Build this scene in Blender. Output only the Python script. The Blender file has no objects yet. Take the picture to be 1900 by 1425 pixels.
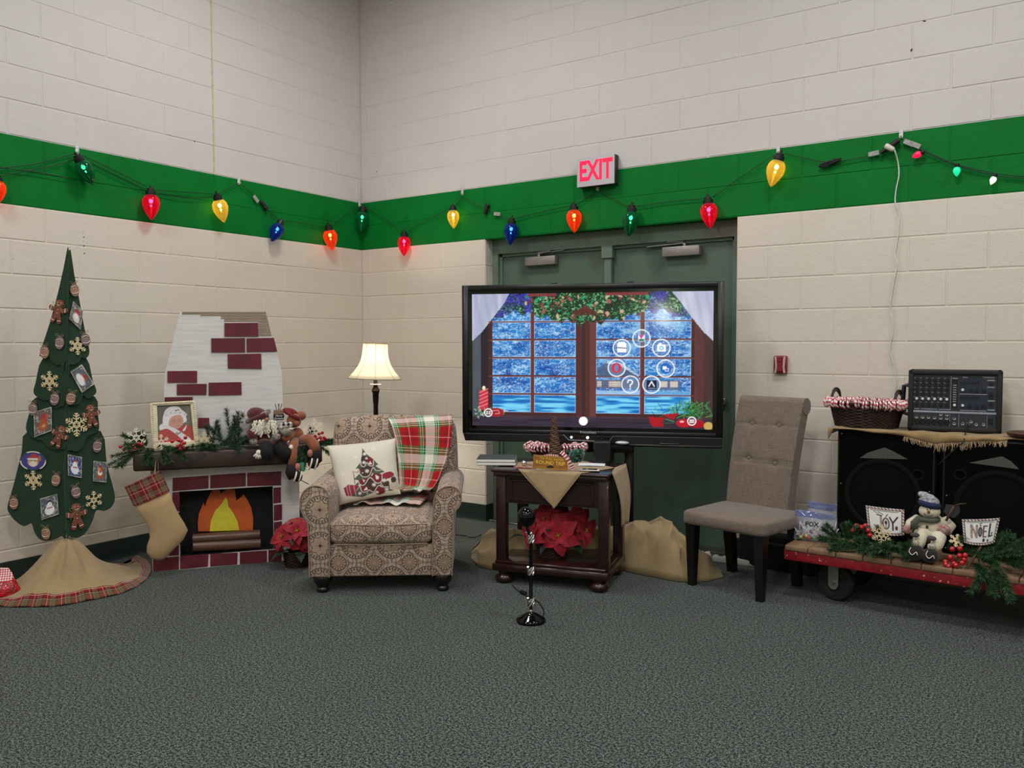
import bpy, bmesh, math, random
import numpy as np
from mathutils import Vector, Matrix, Euler
random.seed(7); RNG=np.random.default_rng(7)
S=bpy.context.scene; COL=S.collection; PI=math.pi
# ---------------------------------------------------------------- camera
FPX=1548.27; YAW,PIT,ROL=-.5953,-.0474,-.0017; CAM=Vector((5.2021,-5.345,1.4105))
_fw=Vector((math.sin(YAW)*math.cos(PIT),math.cos(YAW)*math.cos(PIT),math.sin(PIT)))
_r=Vector((math.cos(YAW),-math.sin(YAW),0)); _u=_r.cross(_fw)
RT=_r*math.cos(ROL)+_u*math.sin(ROL); UP=_u*math.cos(ROL)-_r*math.sin(ROL)
cd=bpy.data.cameras.new('camera'); cam=bpy.data.objects.new('camera',cd); COL.objects.link(cam)
cd.sensor_width=36; cd.lens=FPX/1900*36; cd.clip_start=.05; cd.clip_end=60
cam.matrix_world=Matrix(((RT.x,UP.x,-_fw.x,CAM.x),(RT.y,UP.y,-_fw.y,CAM.y),(RT.z,UP.z,-_fw.z,CAM.z),(0,0,0,1)))
S.camera=cam
# ---------------------------------------------------------------- world, lights, exposure
wd=bpy.data.worlds.new('world'); S.world=wd; wd.use_nodes=True
wd.node_tree.nodes['Background'].inputs[0].default_value=(.9,.95,1,1)
wd.node_tree.nodes['Background'].inputs[1].default_value=.05
ROOM_X,ROOM_Y,ROOM_Z=9.6,-9.6,4.62
def area(x,y,sx,sy,w,col,z=ROOM_Z-.12):
    l=bpy.data.lights.new('ceiling_light','AREA'); l.shape='RECTANGLE'; l.size=sx; l.size_y=sy; l.energy=w; l.color=col
    o=bpy.data.objects.new('ceiling_light',l); o.location=(x,y,z); COL.objects.link(o); return o
WARM=(1,.985,.985)
LIGHTS=[(1.7,-1.9,52),(4.4,-1.9,48),(7.2,-2.,55),(1.7,-4.8,52),(4.4,-4.8,60),(7.2,-4.8,50),(1.7,-7.8,40),(4.4,-7.8,50),(7.2,-7.8,40)]
for x,y,w in LIGHTS: area(x,y,.6,.6,w*.97,WARM)
vs=S.view_settings; vs.view_transform='Standard'; vs.look='None'; vs.exposure=0.05; vs.gamma=1; vs.use_curve_mapping=False
S.cycles.use_denoising=True
# ---------------------------------------------------------------- measuring helpers (photo point -> point on a real surface)
def ray(u,v): return _fw+RT*((u-950)/FPX)+UP*((712.5-v)/FPX)
def on(u,v,axis,val):
    d=ray(u,v); return CAM+d*((val-CAM[axis])/d[axis])
class FR:
    """local frame of a thing: X to its right seen from the front, Y to its back, Z up"""
    def __init__(s,x,y,deg,z=0.):
        s.o=Vector((x,y,z)); s.rz=math.radians(deg); s.m=Matrix.Translation(s.o)@Matrix.Rotation(s.rz,4,'Z'); s.i=s.m.inverted()
    def px(s,u,v,y=0.):
        o=s.i@CAM; d=s.i.to_3x3()@ray(u,v); h=o+d*((y-o.y)/d.y); return h.x,h.z
    def fl(s,u,v,z=0.):
        h=s.i@on(u,v,2,z+s.o.z); return h.x,h.y
    def X(s,u,v,y=0.): return s.px(u,v,y)[0]
    def Z(s,u,v,y=0.): return s.px(u,v,y)[1]
# ---------------------------------------------------------------- colour and material helpers
def lin(h):
    h=h.lstrip('#'); v=[int(h[i:i+2],16)/255 for i in (0,2,4)]
    return tuple(c/12.92 if c<=.04045 else ((c+.055)/1.055)**2.4 for c in v)
class X:
    """arithmetic on shader sockets"""
    def __init__(s,nt,k): s.nt=nt; s.k=k
    def _m(s,op,*a):
        n=s.nt.nodes.new('ShaderNodeMath'); n.operation=op
        for i,v in enumerate((s,)+a):
            if isinstance(v,X): s.nt.links.new(v.k,n.inputs[i])
            else: n.inputs[i].default_value=v
        return X(s.nt,n.outputs[0])
    def __add__(s,o): return s._m('ADD',o)
    def __radd__(s,o): return s._m('ADD',o)
    def __sub__(s,o): return s._m('SUBTRACT',o)
    def __rsub__(s,o): return (s*-1.)+o
    def __mul__(s,o): return s._m('MULTIPLY',o)
    def __rmul__(s,o): return s._m('MULTIPLY',o)
    def __truediv__(s,o): return s._m('DIVIDE',o)
    def fr(s): return s._m('FRACT')
    def ab(s): return s._m('ABSOLUTE')
    def sin(s): return s._m('SINE')
    def sq(s): return s._m('SQRT')
    def lt(s,o): return s._m('LESS_THAN',o)
    def gt(s,o): return s._m('GREATER_THAN',o)
    def mx(s,o): return s._m('MAXIMUM',o)
    def mn(s,o): return s._m('MINIMUM',o)
    def at(s,o): return s._m('ARCTAN2',o)
    def band(s,a,b): return s.gt(a)*s.lt(b)
def mixc(nt,f,a,b):
    n=nt.nodes.new('ShaderNodeMix'); n.data_type='RGBA'
    for i,v in ((0,f),(6,a),(7,b)):
        if isinstance(v,X): nt.links.new(v.k,n.inputs[i])
        elif i==0: n.inputs[0].default_value=v
        else: n.inputs[i].default_value=(*v,1)
    return X(nt,n.outputs[2])
def coords(nt,kind='Object'):
    n=nt.nodes.new('ShaderNodeTexCoord'); k=n.outputs[kind]
    sp=nt.nodes.new('ShaderNodeSeparateXYZ'); nt.links.new(k,sp.inputs[0])
    return X(nt,k),[X(nt,sp.outputs[i]) for i in range(3)]
def nz(nt,vec,scale,detail=2.,rough=.5,stretch=None):
    if stretch:
        mp=nt.nodes.new('ShaderNodeMapping'); mp.inputs['Scale'].default_value=stretch; nt.links.new(vec.k,mp.inputs[0]); vec=X(nt,mp.outputs[0])
    n=nt.nodes.new('ShaderNodeTexNoise'); n.inputs['Scale'].default_value=scale; n.inputs['Detail'].default_value=detail; n.inputs['Roughness'].default_value=rough
    nt.links.new(vec.k,n.inputs['Vector']); return X(nt,n.outputs[0])
MATS={}
def new_mat(name):
    m=bpy.data.materials.new(name); m.use_nodes=True; nt=m.node_tree; MATS[name]=m
    return m,nt,nt.nodes['Principled BSDF']
def setb(b,rough,metal=0,spec=.5,sheen=0,coat=0,trans=0,emit=None,es=0):
    b.inputs['Roughness'].default_value=rough; b.inputs['Metallic'].default_value=metal; b.inputs['Specular IOR Level'].default_value=spec
    b.inputs['Sheen Weight'].default_value=sheen; b.inputs['Coat Weight'].default_value=coat; b.inputs['Transmission Weight'].default_value=trans
    if emit: b.inputs['Emission Color'].default_value=(*emit,1); b.inputs['Emission Strength'].default_value=es
def bump(nt,b,h,strength,dist=.002):
    n=nt.nodes.new('ShaderNodeBump'); n.inputs['Strength'].default_value=strength; n.inputs['Distance'].default_value=dist
    nt.links.new(h.k,n.inputs['Height']); nt.links.new(n.outputs[0],b.inputs['Normal'])
def mat(name,col,rough=.6,metal=0,var=.08,vs=25,bp=0,bs=150,dist=.002,stretch=None,col2=None,**kw):
    """a procedural material: one colour broken up by noise, with optional second colour and relief"""
    if name in MATS: return MATS[name]
    m,nt,b=new_mat(name); setb(b,rough,metal,**kw); c=lin(col)
    vec,_=coords(nt)
    f=nz(nt,vec,vs,3,.55,stretch)
    c2=lin(col2) if col2 else tuple(min(1,v*(1+var*2)) for v in c)
    c1=c if col2 else tuple(v*(1-var*2) for v in c)
    k=((f-.5)*2.4+.5).mx(0.).mn(1.)
    nt.links.new(mixc(nt,k,c1,c2).k,b.inputs['Base Color'])
    if bp: bump(nt,b,nz(nt,vec,bs,3,.6,stretch),bp,dist)
    return m
def attr_mat(name,rough=.6,emit=0,coat=0,spec=.5,bp=0,bs=400,gain=1.):
    """colour comes from the print painted on the mesh"""
    if name in MATS: return MATS[name]
    m,nt,b=new_mat(name); setb(b,rough,coat=coat,spec=spec)
    n=nt.nodes.new('ShaderNodeAttribute'); n.attribute_name='Col'
    if emit:
        b.inputs['Base Color'].default_value=(.01,.01,.012,1); nt.links.new(n.outputs[0],b.inputs['Emission Color']); b.inputs['Emission Strength'].default_value=emit
    else: nt.links.new(n.outputs[0],b.inputs['Base Color'])
    if bp: vec,_=coords(nt); bump(nt,b,nz(nt,vec,bs),bp,.001)
    return m
# ---------------------------------------------------------------- mesh helpers
def B(): return bmesh.new()
def T(x=0,y=0,z=0,rx=0,ry=0,rz=0,s=None):
    m=Matrix.Translation((x,y,z))@Euler((rx,ry,rz)).to_matrix().to_4x4()
    if s: m=m@Matrix.Diagonal((*s,1))
    return m
def box(bm,c,s,bev=0,seg=1,rot=None,mi=0):
    """box of full size s centred at c"""
    r=bmesh.ops.create_cube(bm,size=1); vs=r['verts']
    for v in vs: v.co=Vector((v.co.x*s[0],v.co.y*s[1],v.co.z*s[2]))
    fs={f for v in vs for f in v.link_faces}
    if bev:
        es=list({e for v in vs for e in v.link_edges})
        q=bmesh.ops.bevel(bm,geom=es,offset=min(bev,min(s)*.49),segments=seg,affect='EDGES',profile=.5)
        fs={f for f in fs if f.is_valid}|set(q['faces']); vs=list({v for f in fs for v in f.verts})
    m=Matrix.Translation(c)@(Euler(rot).to_matrix().to_4x4() if rot else Matrix())
    for v in vs: v.co=m@v.co
    for f in fs: f.material_index=mi
    return vs
def bx(bm,a,b,bev=0,seg=1,mi=0):
    """box between two corners"""
    return box(bm,[(p+q)/2 for p,q in zip(a,b)],[abs(q-p) for p,q in zip(a,b)],bev,seg,None,mi)
def grid(bm,fn,nu,nv,cu=False,cv=False,mi=0):
    """surface fn(u,v), u and v in 0..1"""
    vs=[[bm.verts.new(fn(i/nu,j/nv)) for j in range(nv+(0 if cv else 1))] for i in range(nu+(0 if cu else 1))]
    n,m=len(vs),len(vs[0]); fs=[]
    for i in range(nu):
        for j in range(nv):
            q=(vs[i][j],vs[(i+1)%n][j],vs[(i+1)%n][(j+1)%m],vs[i][(j+1)%m])
            try: f=bm.faces.new(q); f.material_index=mi; fs.append(f)
            except ValueError: pass
    return vs,fs
def lathe(bm,prof,n=24,m=None,mi=0,cap=True):
    """turned profile of (radius, z)"""
    m=m or Matrix()
    vs,fs=grid(bm,lambda u,v:(0,0,0),n,len(prof)-1,cu=True,mi=mi)
    for i,c in enumerate(vs):
        a=2*PI*i/n
        for j,v in enumerate(c): r,z=prof[j]; v.co=m@Vector((r*math.cos(a),r*math.sin(a),z))
    if cap:
        for j in (0,-1):
            if prof[j][0]>1e-5:
                f=bm.faces.new([c[j] for c in vs]); f.material_index=mi
    return vs
def frames(pts):
    pts=[Vector(p) for p in pts]; T_=[]
    for i in range(len(pts)):
        a=pts[max(i-1,0)]; b=pts[min(i+1,len(pts)-1)]; T_.append((b-a).normalized() if (b-a).length>1e-9 else Vector((0,0,1)))
    n=T_[0].orthogonal().normalized(); out=[]
    for p,t in zip(pts,T_):
        n=(n-t*n.dot(t)); n=n.normalized() if n.length>1e-6 else t.orthogonal().normalized()
        out.append((p,n,t.cross(n)))
    return out
def tube(bm,pts,r,n=8,cap=True,mi=0,stripe=None,flat=1.):
    fr=frames(pts); R=r if hasattr(r,'__len__') else [r]*len(fr); rings=[]
    for (p,a,b),q in zip(fr,R): rings.append([bm.verts.new(p+a*(q*math.cos(2*PI*k/n))+b*(q*flat*math.sin(2*PI*k/n))) for k in range(n)])
    for i in range(len(rings)-1):
        for k in range(n):
            f=bm.faces.new((rings[i][k],rings[i][(k+1)%n],rings[i+1][(k+1)%n],rings[i+1][k]))
            f.material_index=stripe(i,k) if stripe else mi
    if cap:
        for q,s in ((rings[0],-1),(rings[-1],1)):
            f=bm.faces.new(q if s>0 else q[::-1]); f.material_index=mi
    return rings
def ell(bm,c,r,n=16,m=10,rot=None,mi=0,fn=None):
    M=Matrix.Translation(c)@(Euler(rot).to_matrix().to_4x4() if rot else Matrix())
    r=r if hasattr(r,'__len__') else (r,r,r)
    q=bmesh.ops.create_uvsphere(bm,u_segments=n,v_segments=m,radius=1)['verts']
    for v in q:
        p=Vector((v.co.x*r[0],v.co.y*r[1],v.co.z*r[2]))
        if fn: p=fn(p)
        v.co=M@p
    for f in {f for v in q for f in v.link_faces}: f.material_index=mi
    return q
def prism(bm,poly,y0,y1,m=None,mi=0,bev=0):
    """outline poly of (x,z) given a thickness from y0 to y1"""
    m=m or Matrix(); A=[bm.verts.new(m@Vector((x,y0,z))) for x,z in poly]; Bv=[bm.verts.new(m@Vector((x,y1,z))) for x,z in poly]
    n=len(poly); fs=[bm.faces.new(A),bm.faces.new(Bv[::-1])]
    for i in range(n): fs.append(bm.faces.new((A[i],Bv[i],Bv[(i+1)%n],A[(i+1)%n])))
    for f in fs: f.material_index=mi
    bmesh.ops.recalc_face_normals(bm,faces=fs)
    if bev:
        es=[e for e in fs[0].edges]+[e for e in fs[1].edges]
        bmesh.ops.bevel(bm,geom=es,offset=bev,segments=2,affect='EDGES',profile=.5)
def pillow_box(bm,c,s,r,seg=4,puff=0,mi=0,rot=None,n=10):
    """soft upholstery block: rounded box whose faces bulge"""
    b2=bmesh.new(); bmesh.ops.create_cube(b2,size=1)
    bmesh.ops.subdivide_edges(b2,edges=b2.edges[:],cuts=n,use_grid_fill=True)
    M=Matrix.Translation(c)@(Euler(rot).to_matrix().to_4x4() if rot else Matrix())
    h=Vector(s)/2; out={}
    for v in b2.verts:
        p=Vector((v.co.x*s[0],v.co.y*s[1],v.co.z*s[2]))
        q=Vector([max(-h[i]+r,min(h[i]-r,p[i])) for i in range(3)]); d=p-q
        if d.length>1e-7: p=q+d.normalized()*r
        if puff:
            for i in range(3):
                a,b=[k for k in range(3) if k!=i]
                if abs(v.co[i])>.499:
                    w=(1-(2*v.co[a])**2)*(1-(2*v.co[b])**2); p[i]+=math.copysign(puff*w,v.co[i])
        out[v.index]=bm.verts.new(M@p)
    for f in b2.faces:
        g=bm.faces.new([out[v.index] for v in f.verts]); g.material_index=mi
    b2.free()
def box_uv(me):
    """metre-scaled coordinates from each face's main direction"""
    uv=me.uv_layers.new(name='UVMap'); n=len(me.loops); co=np.empty(len(me.vertices)*3); me.vertices.foreach_get('co',co); co=co.reshape(-1,3)
    li=np.empty(n,int); me.loops.foreach_get('vertex_index',li)
    out=np.zeros((n,2))
    for p in me.polygons:
        a=np.abs(np.array(p.normal)); k=int(a.argmax()); ax=((1,2),(0,2),(0,1))[k]
        s=slice(p.loop_start,p.loop_start+p.loop_total); out[s]=co[li[s]][:,ax]
    uv.data.foreach_set('uv',out.ravel())
def mesh(name,bm,m,smooth=40,uv=False,fix=False):
    if fix: bmesh.ops.recalc_face_normals(bm,faces=bm.faces[:])
    me=bpy.data.meshes.new(name); bm.to_mesh(me); bm.free()
    for q in (m if isinstance(m,(list,tuple)) else [m]): me.materials.append(q)
    if smooth:
        me.shade_smooth()
        if smooth<180: me.set_sharp_from_angle(angle=math.radians(smooth))
    if uv: box_uv(me)
    return me
def obj(name,bm,m,parent=None,smooth=40,loc=None,rot=None,uv=False,fix=False,kind=None,label=None,me=None):
    o=bpy.data.objects.new(name,me or mesh(name,bm,m,smooth,uv,fix)); COL.objects.link(o)
    if parent: o.parent=parent
    if loc is not None: o.location=loc
    if rot is not None: o.rotation_euler=rot
    if kind: o['kind']=kind
    if label: o['label']=label
    return o
def tag(o,label,cat,group=None,kind=None):
    o['label']=label; o['category']=cat
    if group: o['group']=group
    if kind: o['kind']=kind
    return o
def thing(name,label,cat,loc,rot=0,group=None):
    o=bpy.data.objects.new(name,None); o.empty_display_size=.1; COL.objects.link(o)
    if isinstance(loc,FR): o.location=loc.o; o.rotation_euler=(0,0,loc.rz)
    else:
        o.location=loc; o.rotation_euler=rot if hasattr(rot,'__len__') else (0,0,rot)
    return tag(o,label,cat,group)
def kids(r): return [o for o in COL.objects if o.parent==r]
def text(name,body,size,m,parent,loc,rot=(PI/2,0,0),ext=.0006,align='CENTER',sx=1.,shear=0.,bold=0.):
    c=bpy.data.curves.new(name,'FONT'); c.body=body; c.size=size; c.extrude=ext; c.align_x=align; c.align_y='CENTER'; c.shear=shear; c.offset=bold; c.resolution_u=2
    t=bpy.data.objects.new(name,c); COL.objects.link(t)
    me=bpy.data.meshes.new_from_object(t.evaluated_get(bpy.context.evaluated_depsgraph_get())); bpy.data.objects.remove(t); bpy.data.curves.remove(c)
    me.materials.clear(); me.materials.append(m)
    o=bpy.data.objects.new(name,me); COL.objects.link(o); o.parent=parent; o.location=loc; o.rotation_euler=rot; o.scale=(sx,1,1); return o
# ---------------------------------------------------------------- prints: flat pictures painted in numbers, carried by the mesh
class Cv:
    def __init__(s,nx,ny,w=1.,h=1.,bg='#ffffff'):
        s.nx,s.ny,s.w,s.h=nx,ny,w,h; s.X,s.Y=np.meshgrid(np.linspace(0,w,nx),np.linspace(0,h,ny)); s.a=np.empty((ny,nx,3)); s.a[:]=lin(bg); s.px=w/nx
    def put(s,k,c,al=1.):
        c=np.array(lin(c) if isinstance(c,str) else c); k=(np.clip(k,0,1)*al)[...,None]; s.a=s.a*(1-k)+c*k; return s
    def soft(s,d,e=None): e=e or s.px; return np.clip(.5-d/e,0,1)
    def rect(s,x0,y0,x1,y1,c,al=1.): return s.put(s.soft(np.maximum(np.maximum(x0-s.X,s.X-x1),np.maximum(y0-s.Y,s.Y-y1))),c,al)
    def ell(s,x,y,a,b,c,al=1.,rot=0.,e=None):
        dx,dy=s.X-x,s.Y-y; C,D=math.cos(rot),math.sin(rot); u,v=dx*C+dy*D,-dx*D+dy*C
        return s.put(s.soft((np.sqrt((u/a)**2+(v/b)**2)-1)*min(a,b),e),c,al)
    def ring(s,x,y,r,w,c,al=1.): return s.put(s.soft(np.abs(np.hypot(s.X-x,s.Y-y)-r)-w/2),c,al)
    def inpoly(s,P):
        k=np.zeros(s.X.shape,bool); n=len(P)
        for i in range(n):
            (x0,y0),(x1,y1)=P[i],P[(i+1)%n]
            if y0==y1: continue
            k^=((s.Y>y0)!=(s.Y>y1))&(s.X<(x1-x0)*(s.Y-y0)/(y1-y0)+x0)
        return k
    def poly(s,P,c,al=1.): return s.put(s.inpoly(P).astype(float),c,al)
    def dist(s,P):
        d=np.full(s.X.shape,9.)
        for (x0,y0),(x1,y1) in zip(P[:-1],P[1:]):
            vx,vy=x1-x0,y1-y0; t=np.clip(((s.X-x0)*vx+(s.Y-y0)*vy)/(vx*vx+vy*vy+1e-12),0,1); d=np.minimum(d,np.hypot(s.X-x0-t*vx,s.Y-y0-t*vy))
        return d
    def line(s,P,w,c,al=1.): return s.put(s.soft(s.dist(P)-w/2),c,al)
    def noise(s,cell,seed=0,sy=1.):
        r=np.random.default_rng(seed); nx,ny=int(s.w/cell)+3,int(s.h/(cell*sy))+3; g=r.random((ny,nx)); u,v=s.X/cell,s.Y/(cell*sy); i,j=u.astype(int),v.astype(int); f,q=u-i,v-j; f=f*f*(3-2*f); q=q*q*(3-2*q)
        return (g[j,i]*(1-f)+g[j,i+1]*f)*(1-q)+(g[j+1,i]*(1-f)+g[j+1,i+1]*f)*q
def print_mesh(name,cv,m,parent,fn,smooth=180,back=None,**kw):
    """carry a painted picture on the surface fn(x,y) -> local point"""
    nx,ny=cv.nx,cv.ny
    co=np.array([fn(x,y) for x,y in zip(cv.X.ravel(),cv.Y.ravel())],dtype=np.float32)
    i=np.arange(nx*ny).reshape(ny,nx); q=np.stack([i[:-1,:-1],i[:-1,1:],i[1:,1:],i[1:,:-1]],-1).reshape(-1,4)
    me=bpy.data.meshes.new(name); me.vertices.add(len(co)); me.vertices.foreach_set('co',co.ravel()); me.loops.add(q.size); me.loops.foreach_set('vertex_index',q.ravel().astype(np.int32))
    me.polygons.add(len(q)); me.polygons.foreach_set('loop_start',np.arange(0,q.size,4,dtype=np.int32)); me.update(calc_edges=True); me.validate()
    at=me.color_attributes.new('Col','FLOAT_COLOR','POINT'); at.data.foreach_set('color',np.concatenate([cv.a.reshape(-1,3),np.ones((nx*ny,1))],1).astype(np.float32).ravel())
    me.materials.append(m); me.shade_smooth()
    o=bpy.data.objects.new(name,me); COL.objects.link(o); o.parent=parent
    for k,v in kw.items(): o[k]=v
    return o
# ================================================================ the room
BH=.2032; BL=.4064; X0=.1045; Y0=-.1395
def paint(name,c,c2,sp=.35):
    m,nt,b=new_mat(name); setb(b,.55,spec=sp); vec,_=coords(nt)
    g=nt.nodes.new('ShaderNodeNewGeometry'); pos=X(nt,g.outputs['Position'])
    f=nz(nt,pos,3.,3,.6); nt.links.new(mixc(nt,((f-.5)*2+.5).mx(0.).mn(1.),lin(c),lin(c2)).k,b.inputs['Base Color'])
    h=nz(nt,pos,160,4,.65)+nz(nt,pos,28,3,.6)*1.5+(nz(nt,pos,75,1,.5)-.68).mx(0.)*-9.
    bump(nt,b,h,.38,.004); return m
P_UP=paint('white_wall_paint','#c6c1be','#c2bdb9'); P_LO=paint('cream_wall_paint','#d3cabd','#cec5b6'); P_GR=paint('green_band_paint','#03702a','#026625',.12)
def wall_mat(z): return P_LO if z<11*BH-.01 else (P_GR if z<13*BH-.01 else P_UP)
carpet,nt,b=new_mat('speckled_carpet'); setb(b,.95,spec=.1,sheen=.1); vec,_=coords(nt)
f=nz(nt,vec,95,3,.8); f2=nz(nt,vec,210,1,.6); f3=nz(nt,vec,2.2,2,.5)
k=((f*.6+f2*.4-.5)*10.+.34).mx(0.).mn(1.)
c=mixc(nt,k,lin('#080a09'),lin('#69736c')); c=mixc(nt,(f3-.3)*.3,c,lin('#232927'))
nt.links.new(c.k,b.inputs['Base Color']); bump(nt,b,f*.6+f2,.5,.004)
bm=B(); bx(bm,(-.3,ROOM_Y-.2,-.15),(ROOM_X+.2,.6,0)); fl=obj('floor',bm,carpet,smooth=0); fl['kind']='structure'
bm=B(); bx(bm,(-.3,ROOM_Y-.2,ROOM_Z),(ROOM_X+.2,.3,ROOM_Z+.15)); o=obj('ceiling',bm,mat('ceiling_tile','#a8a297',.9,bp=.3,bs=60),smooth=0); o['kind']='structure'
# door opening in the right-hand wall
DX0,DX1,DZ=1.327,3.352,11*BH
MD=-.0025                                            # mortar face behind the block faces
def slab(bm,a,b_):
    for z0,z1,mi in ((0,11*BH,0),(11*BH,13*BH,1),(13*BH,ROOM_Z,2)):
        lo=max(a[2],z0); hi=min(b_[2],z1)
        if hi-lo>1e-4: bx(bm,(a[0],a[1],lo),(b_[0],b_[1],hi),mi=mi)
bm=B(); slab(bm,(-.25,.0025,0),(DX0,.2,DZ)); slab(bm,(DX1,.0025,0),(ROOM_X,.2,DZ)); slab(bm,(-.25,.0025,DZ),(ROOM_X,.2,ROOM_Z))
wallR=obj('wall_right',bm,[P_LO,P_GR,P_UP],smooth=0); wallR['kind']='structure'
bm=B(); slab(bm,(-.25,ROOM_Y,0),(-.0025,.0,ROOM_Z))
wallL=obj('wall_left',bm,[P_LO,P_GR,P_UP],smooth=0); wallL['kind']='structure'
bm=B(); slab(bm,(ROOM_X,ROOM_Y,0),(ROOM_X+.2,.2,ROOM_Z)); o=obj('wall_side',bm,[P_LO,P_GR,P_UP],smooth=0); o['kind']='structure'
bm=B(); slab(bm,(-.25,ROOM_Y-.2,0),(ROOM_X+.2,ROOM_Y,ROOM_Z)); o=obj('wall_near',bm,[P_LO,P_GR,P_UP],smooth=0); o['kind']='structure'
BM={}
def block_bm(bm,x,z,w,flip=False):
    """front face at y=0, body into the wall; x,z = lower corner"""
    j=.0045; c=.0022; d=.006; a,b_,e,f=x+j,x+w-j,z+j,z+BH-j
    o=[(a,d,e),(b_,d,e),(b_,d,f),(a,d,f)]; m_=[(a,c,e),(b_,c,e),(b_,c,f),(a,c,f)]; i=[(a+c,0,e+c),(b_-c,0,e+c),(b_-c,0,f-c),(a+c,0,f-c)]
    R=[[bm.verts.new(p) for p in q] for q in (o,m_,i)]
    bm.faces.new(R[2])
    for A,C in ((R[0],R[1]),(R[1],R[2])):
        for k in range(4): bm.faces.new((A[k],A[(k+1)%4],C[(k+1)%4],C[k]))
def block(parent,s,z,w,right):
    m=wall_mat(z); key=(round(w,3),m.name)
    if key not in BM:
        bm=B(); block_bm(bm,0,0,w); BM[key]=mesh('block',bm,m,smooth=0)
    o=bpy.data.objects.new('block',BM[key]); COL.objects.link(o); o.parent=parent
    e=random.uniform(-.0008,.0008)
    if right: o.location=(s,e,z)
    else: o.location=(-e,-s-w,z); o.rotation_euler=(0,0,PI/2)
def courses(parent,start,vis,end,right):
    rest={}
    for L in range(22):
        z=L*BH; odd=L%2; p=0.; s=start(odd); cuts=[0.]
        q=s
        while q<end: cuts.append(q); q+=BL
        cuts.append(end)
        for a,c in zip(cuts[:-1],cuts[1:]):
            if c-a<.03: continue
            segs=[(a,c)]
            if right and L<11:
                segs=[(max(a,lo),min(c,hi)) for lo,hi in ((0,DX0),(DX1,99)) if min(c,hi)-max(a,lo)>.02]
            for a1,c1 in segs:
                if a1<vis and z<4.3: block(parent,a1,z,c1-a1,right)
                else: rest.setdefault(wall_mat(z).name,[]).append((a1,z,c1-a1))
    bm=B(); mi={P_LO.name:0,P_GR.name:1,P_UP.name:2}
    for k,l in rest.items():
        n0=len(bm.faces)
        for a,z,w in l: block_bm(bm,a if right else -a-w,z,w)
        bm.faces.ensure_lookup_table()
        for f in bm.faces[n0:]: f.material_index=mi[k]
    o=obj('block_courses',bm,[P_LO,P_GR,P_UP],parent,smooth=0,kind='stuff')
    if not right: o.rotation_euler=(0,0,PI/2)
# right wall: even courses have joints at X0+2k*BH, odd ones half a block on; left wall the other way round
courses(wallR,lambda odd:X0+(BH if odd else 0.),5.15,9.5,True)
courses(wallL,lambda odd:(Y0+BH) if odd else (Y0+2*BH),3.15,9.5,False)
# reveal of the opening (painted block ends)
bm=B()
for x,s in ((DX0,1),(DX1,-1)):
    for L in range(11):
        bx(bm,(x-.05*s,.008,L*BH+.004),(x+.003*s,.1,L*BH+BH-.004),bev=.002)
o=obj('door_reveal_block',bm,P_LO,wallR,smooth=0)
# caulked control joint on the left wall
yj=-on(394,150,0,0).y
bm=B(); bx(bm,(-.004,-yj-.007,13*BH),(.003,-yj+.007,ROOM_Z),bev=.002); bx(bm,(-.004,-yj-.004,0),(.001,-yj+.004,11*BH),mi=1); bx(bm,(-.004,-yj-.004,11*BH),(.001,-yj+.004,13*BH),mi=2)
o=obj('trim_1',bm,[mat('tan_caulk','#b9a98a',.7),P_LO,P_GR],smooth=0); o['kind']='structure'
# baseboards of dark green vinyl
VB=mat('green_vinyl_base','#1b2b26',.45,var=.05)
def base(name,pts,d):
    bm=B(); (x0,y0),(x1,y1)=pts; h=.135
    prof=[(.0,0.),(.012,0),(.008,.01),(.005,.03),(.004,h-.004),(.002,h),(0,h)]
    for q,p in zip(prof[:-1],prof[1:]):
        bm.faces.new([bm.verts.new((x0+d[0]*q[0],y0+d[1]*q[0],q[1])),bm.verts.new((x1+d[0]*q[0],y1+d[1]*q[0],q[1])),bm.verts.new((x1+d[0]*p[0],y1+d[1]*p[0],p[1])),bm.verts.new((x0+d[0]*p[0],y0+d[1]*p[0],p[1]))])
    o=obj(name,bm,VB,smooth=0,fix=True); o['kind']='structure'
base('baseboard_left',((.0005,0),(.0005,ROOM_Y)),(1,0)); base('baseboard_right',((.02,-.0005),(DX0+.003,-.0005)),(0,-1)); base('baseboard_far_right',((DX1,-.0005),(ROOM_X,-.0005)),(0,-1))
bm=B(); bx(bm,(DX0+.003,-.008,.0),(DX0+.008,.09,.135)); o=obj('trim_2',bm,VB,smooth=0); o['kind']='structure'
# ---- double steel door in the recess
GM=mat('dark_green_door_paint','#4d6355',.5,var=.04,vs=4,bp=.05,bs=90); GF=mat('grey_green_frame_paint','#5f7364',.5,var=.04,vs=4)
door=bpy.data.objects.new('door_1',None); COL.objects.link(door); door['kind']='structure'; door.location=(DX0,.1,0)
W=DX1-DX0
bm=B()
for x0,x1 in ((0,.055),(W-.055,W)): bx(bm,(x0,.001,0),(x1,.14,DZ-.108))
bx(bm,(0,0,DZ-.11),(W,.14,DZ-.001))
for x0,x1 in ((.05,.075),(W-.075,W-.05)): bx(bm,(x0,.03,0),(x1,.07,DZ-.105))
bx(bm,(.05,.03,DZ-.13),(W-.05,.07,DZ-.105)); obj('door_frame',bm,GF,door,smooth=0)
cx=on(1130,500,1,.14).x-DX0
bm=B(); bx(bm,(cx-.03,.015,0),(cx+.03,.06,DZ-.11),bev=.004); bx(bm,(cx-.045,.0,DZ-.2),(cx+.045,.05,DZ-.105),bev=.004); obj('center_mullion',bm,GF,door,smooth=0)
SV=mat('silver_painted_steel','#8f8a86',.45,.5,var=.05); CH=mat('chrome','#d8d8d8',.12,1,var=.02); STEEL=mat('worn_steel','#9a9b98',.35,.9,var=.1,vs=60)
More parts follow.
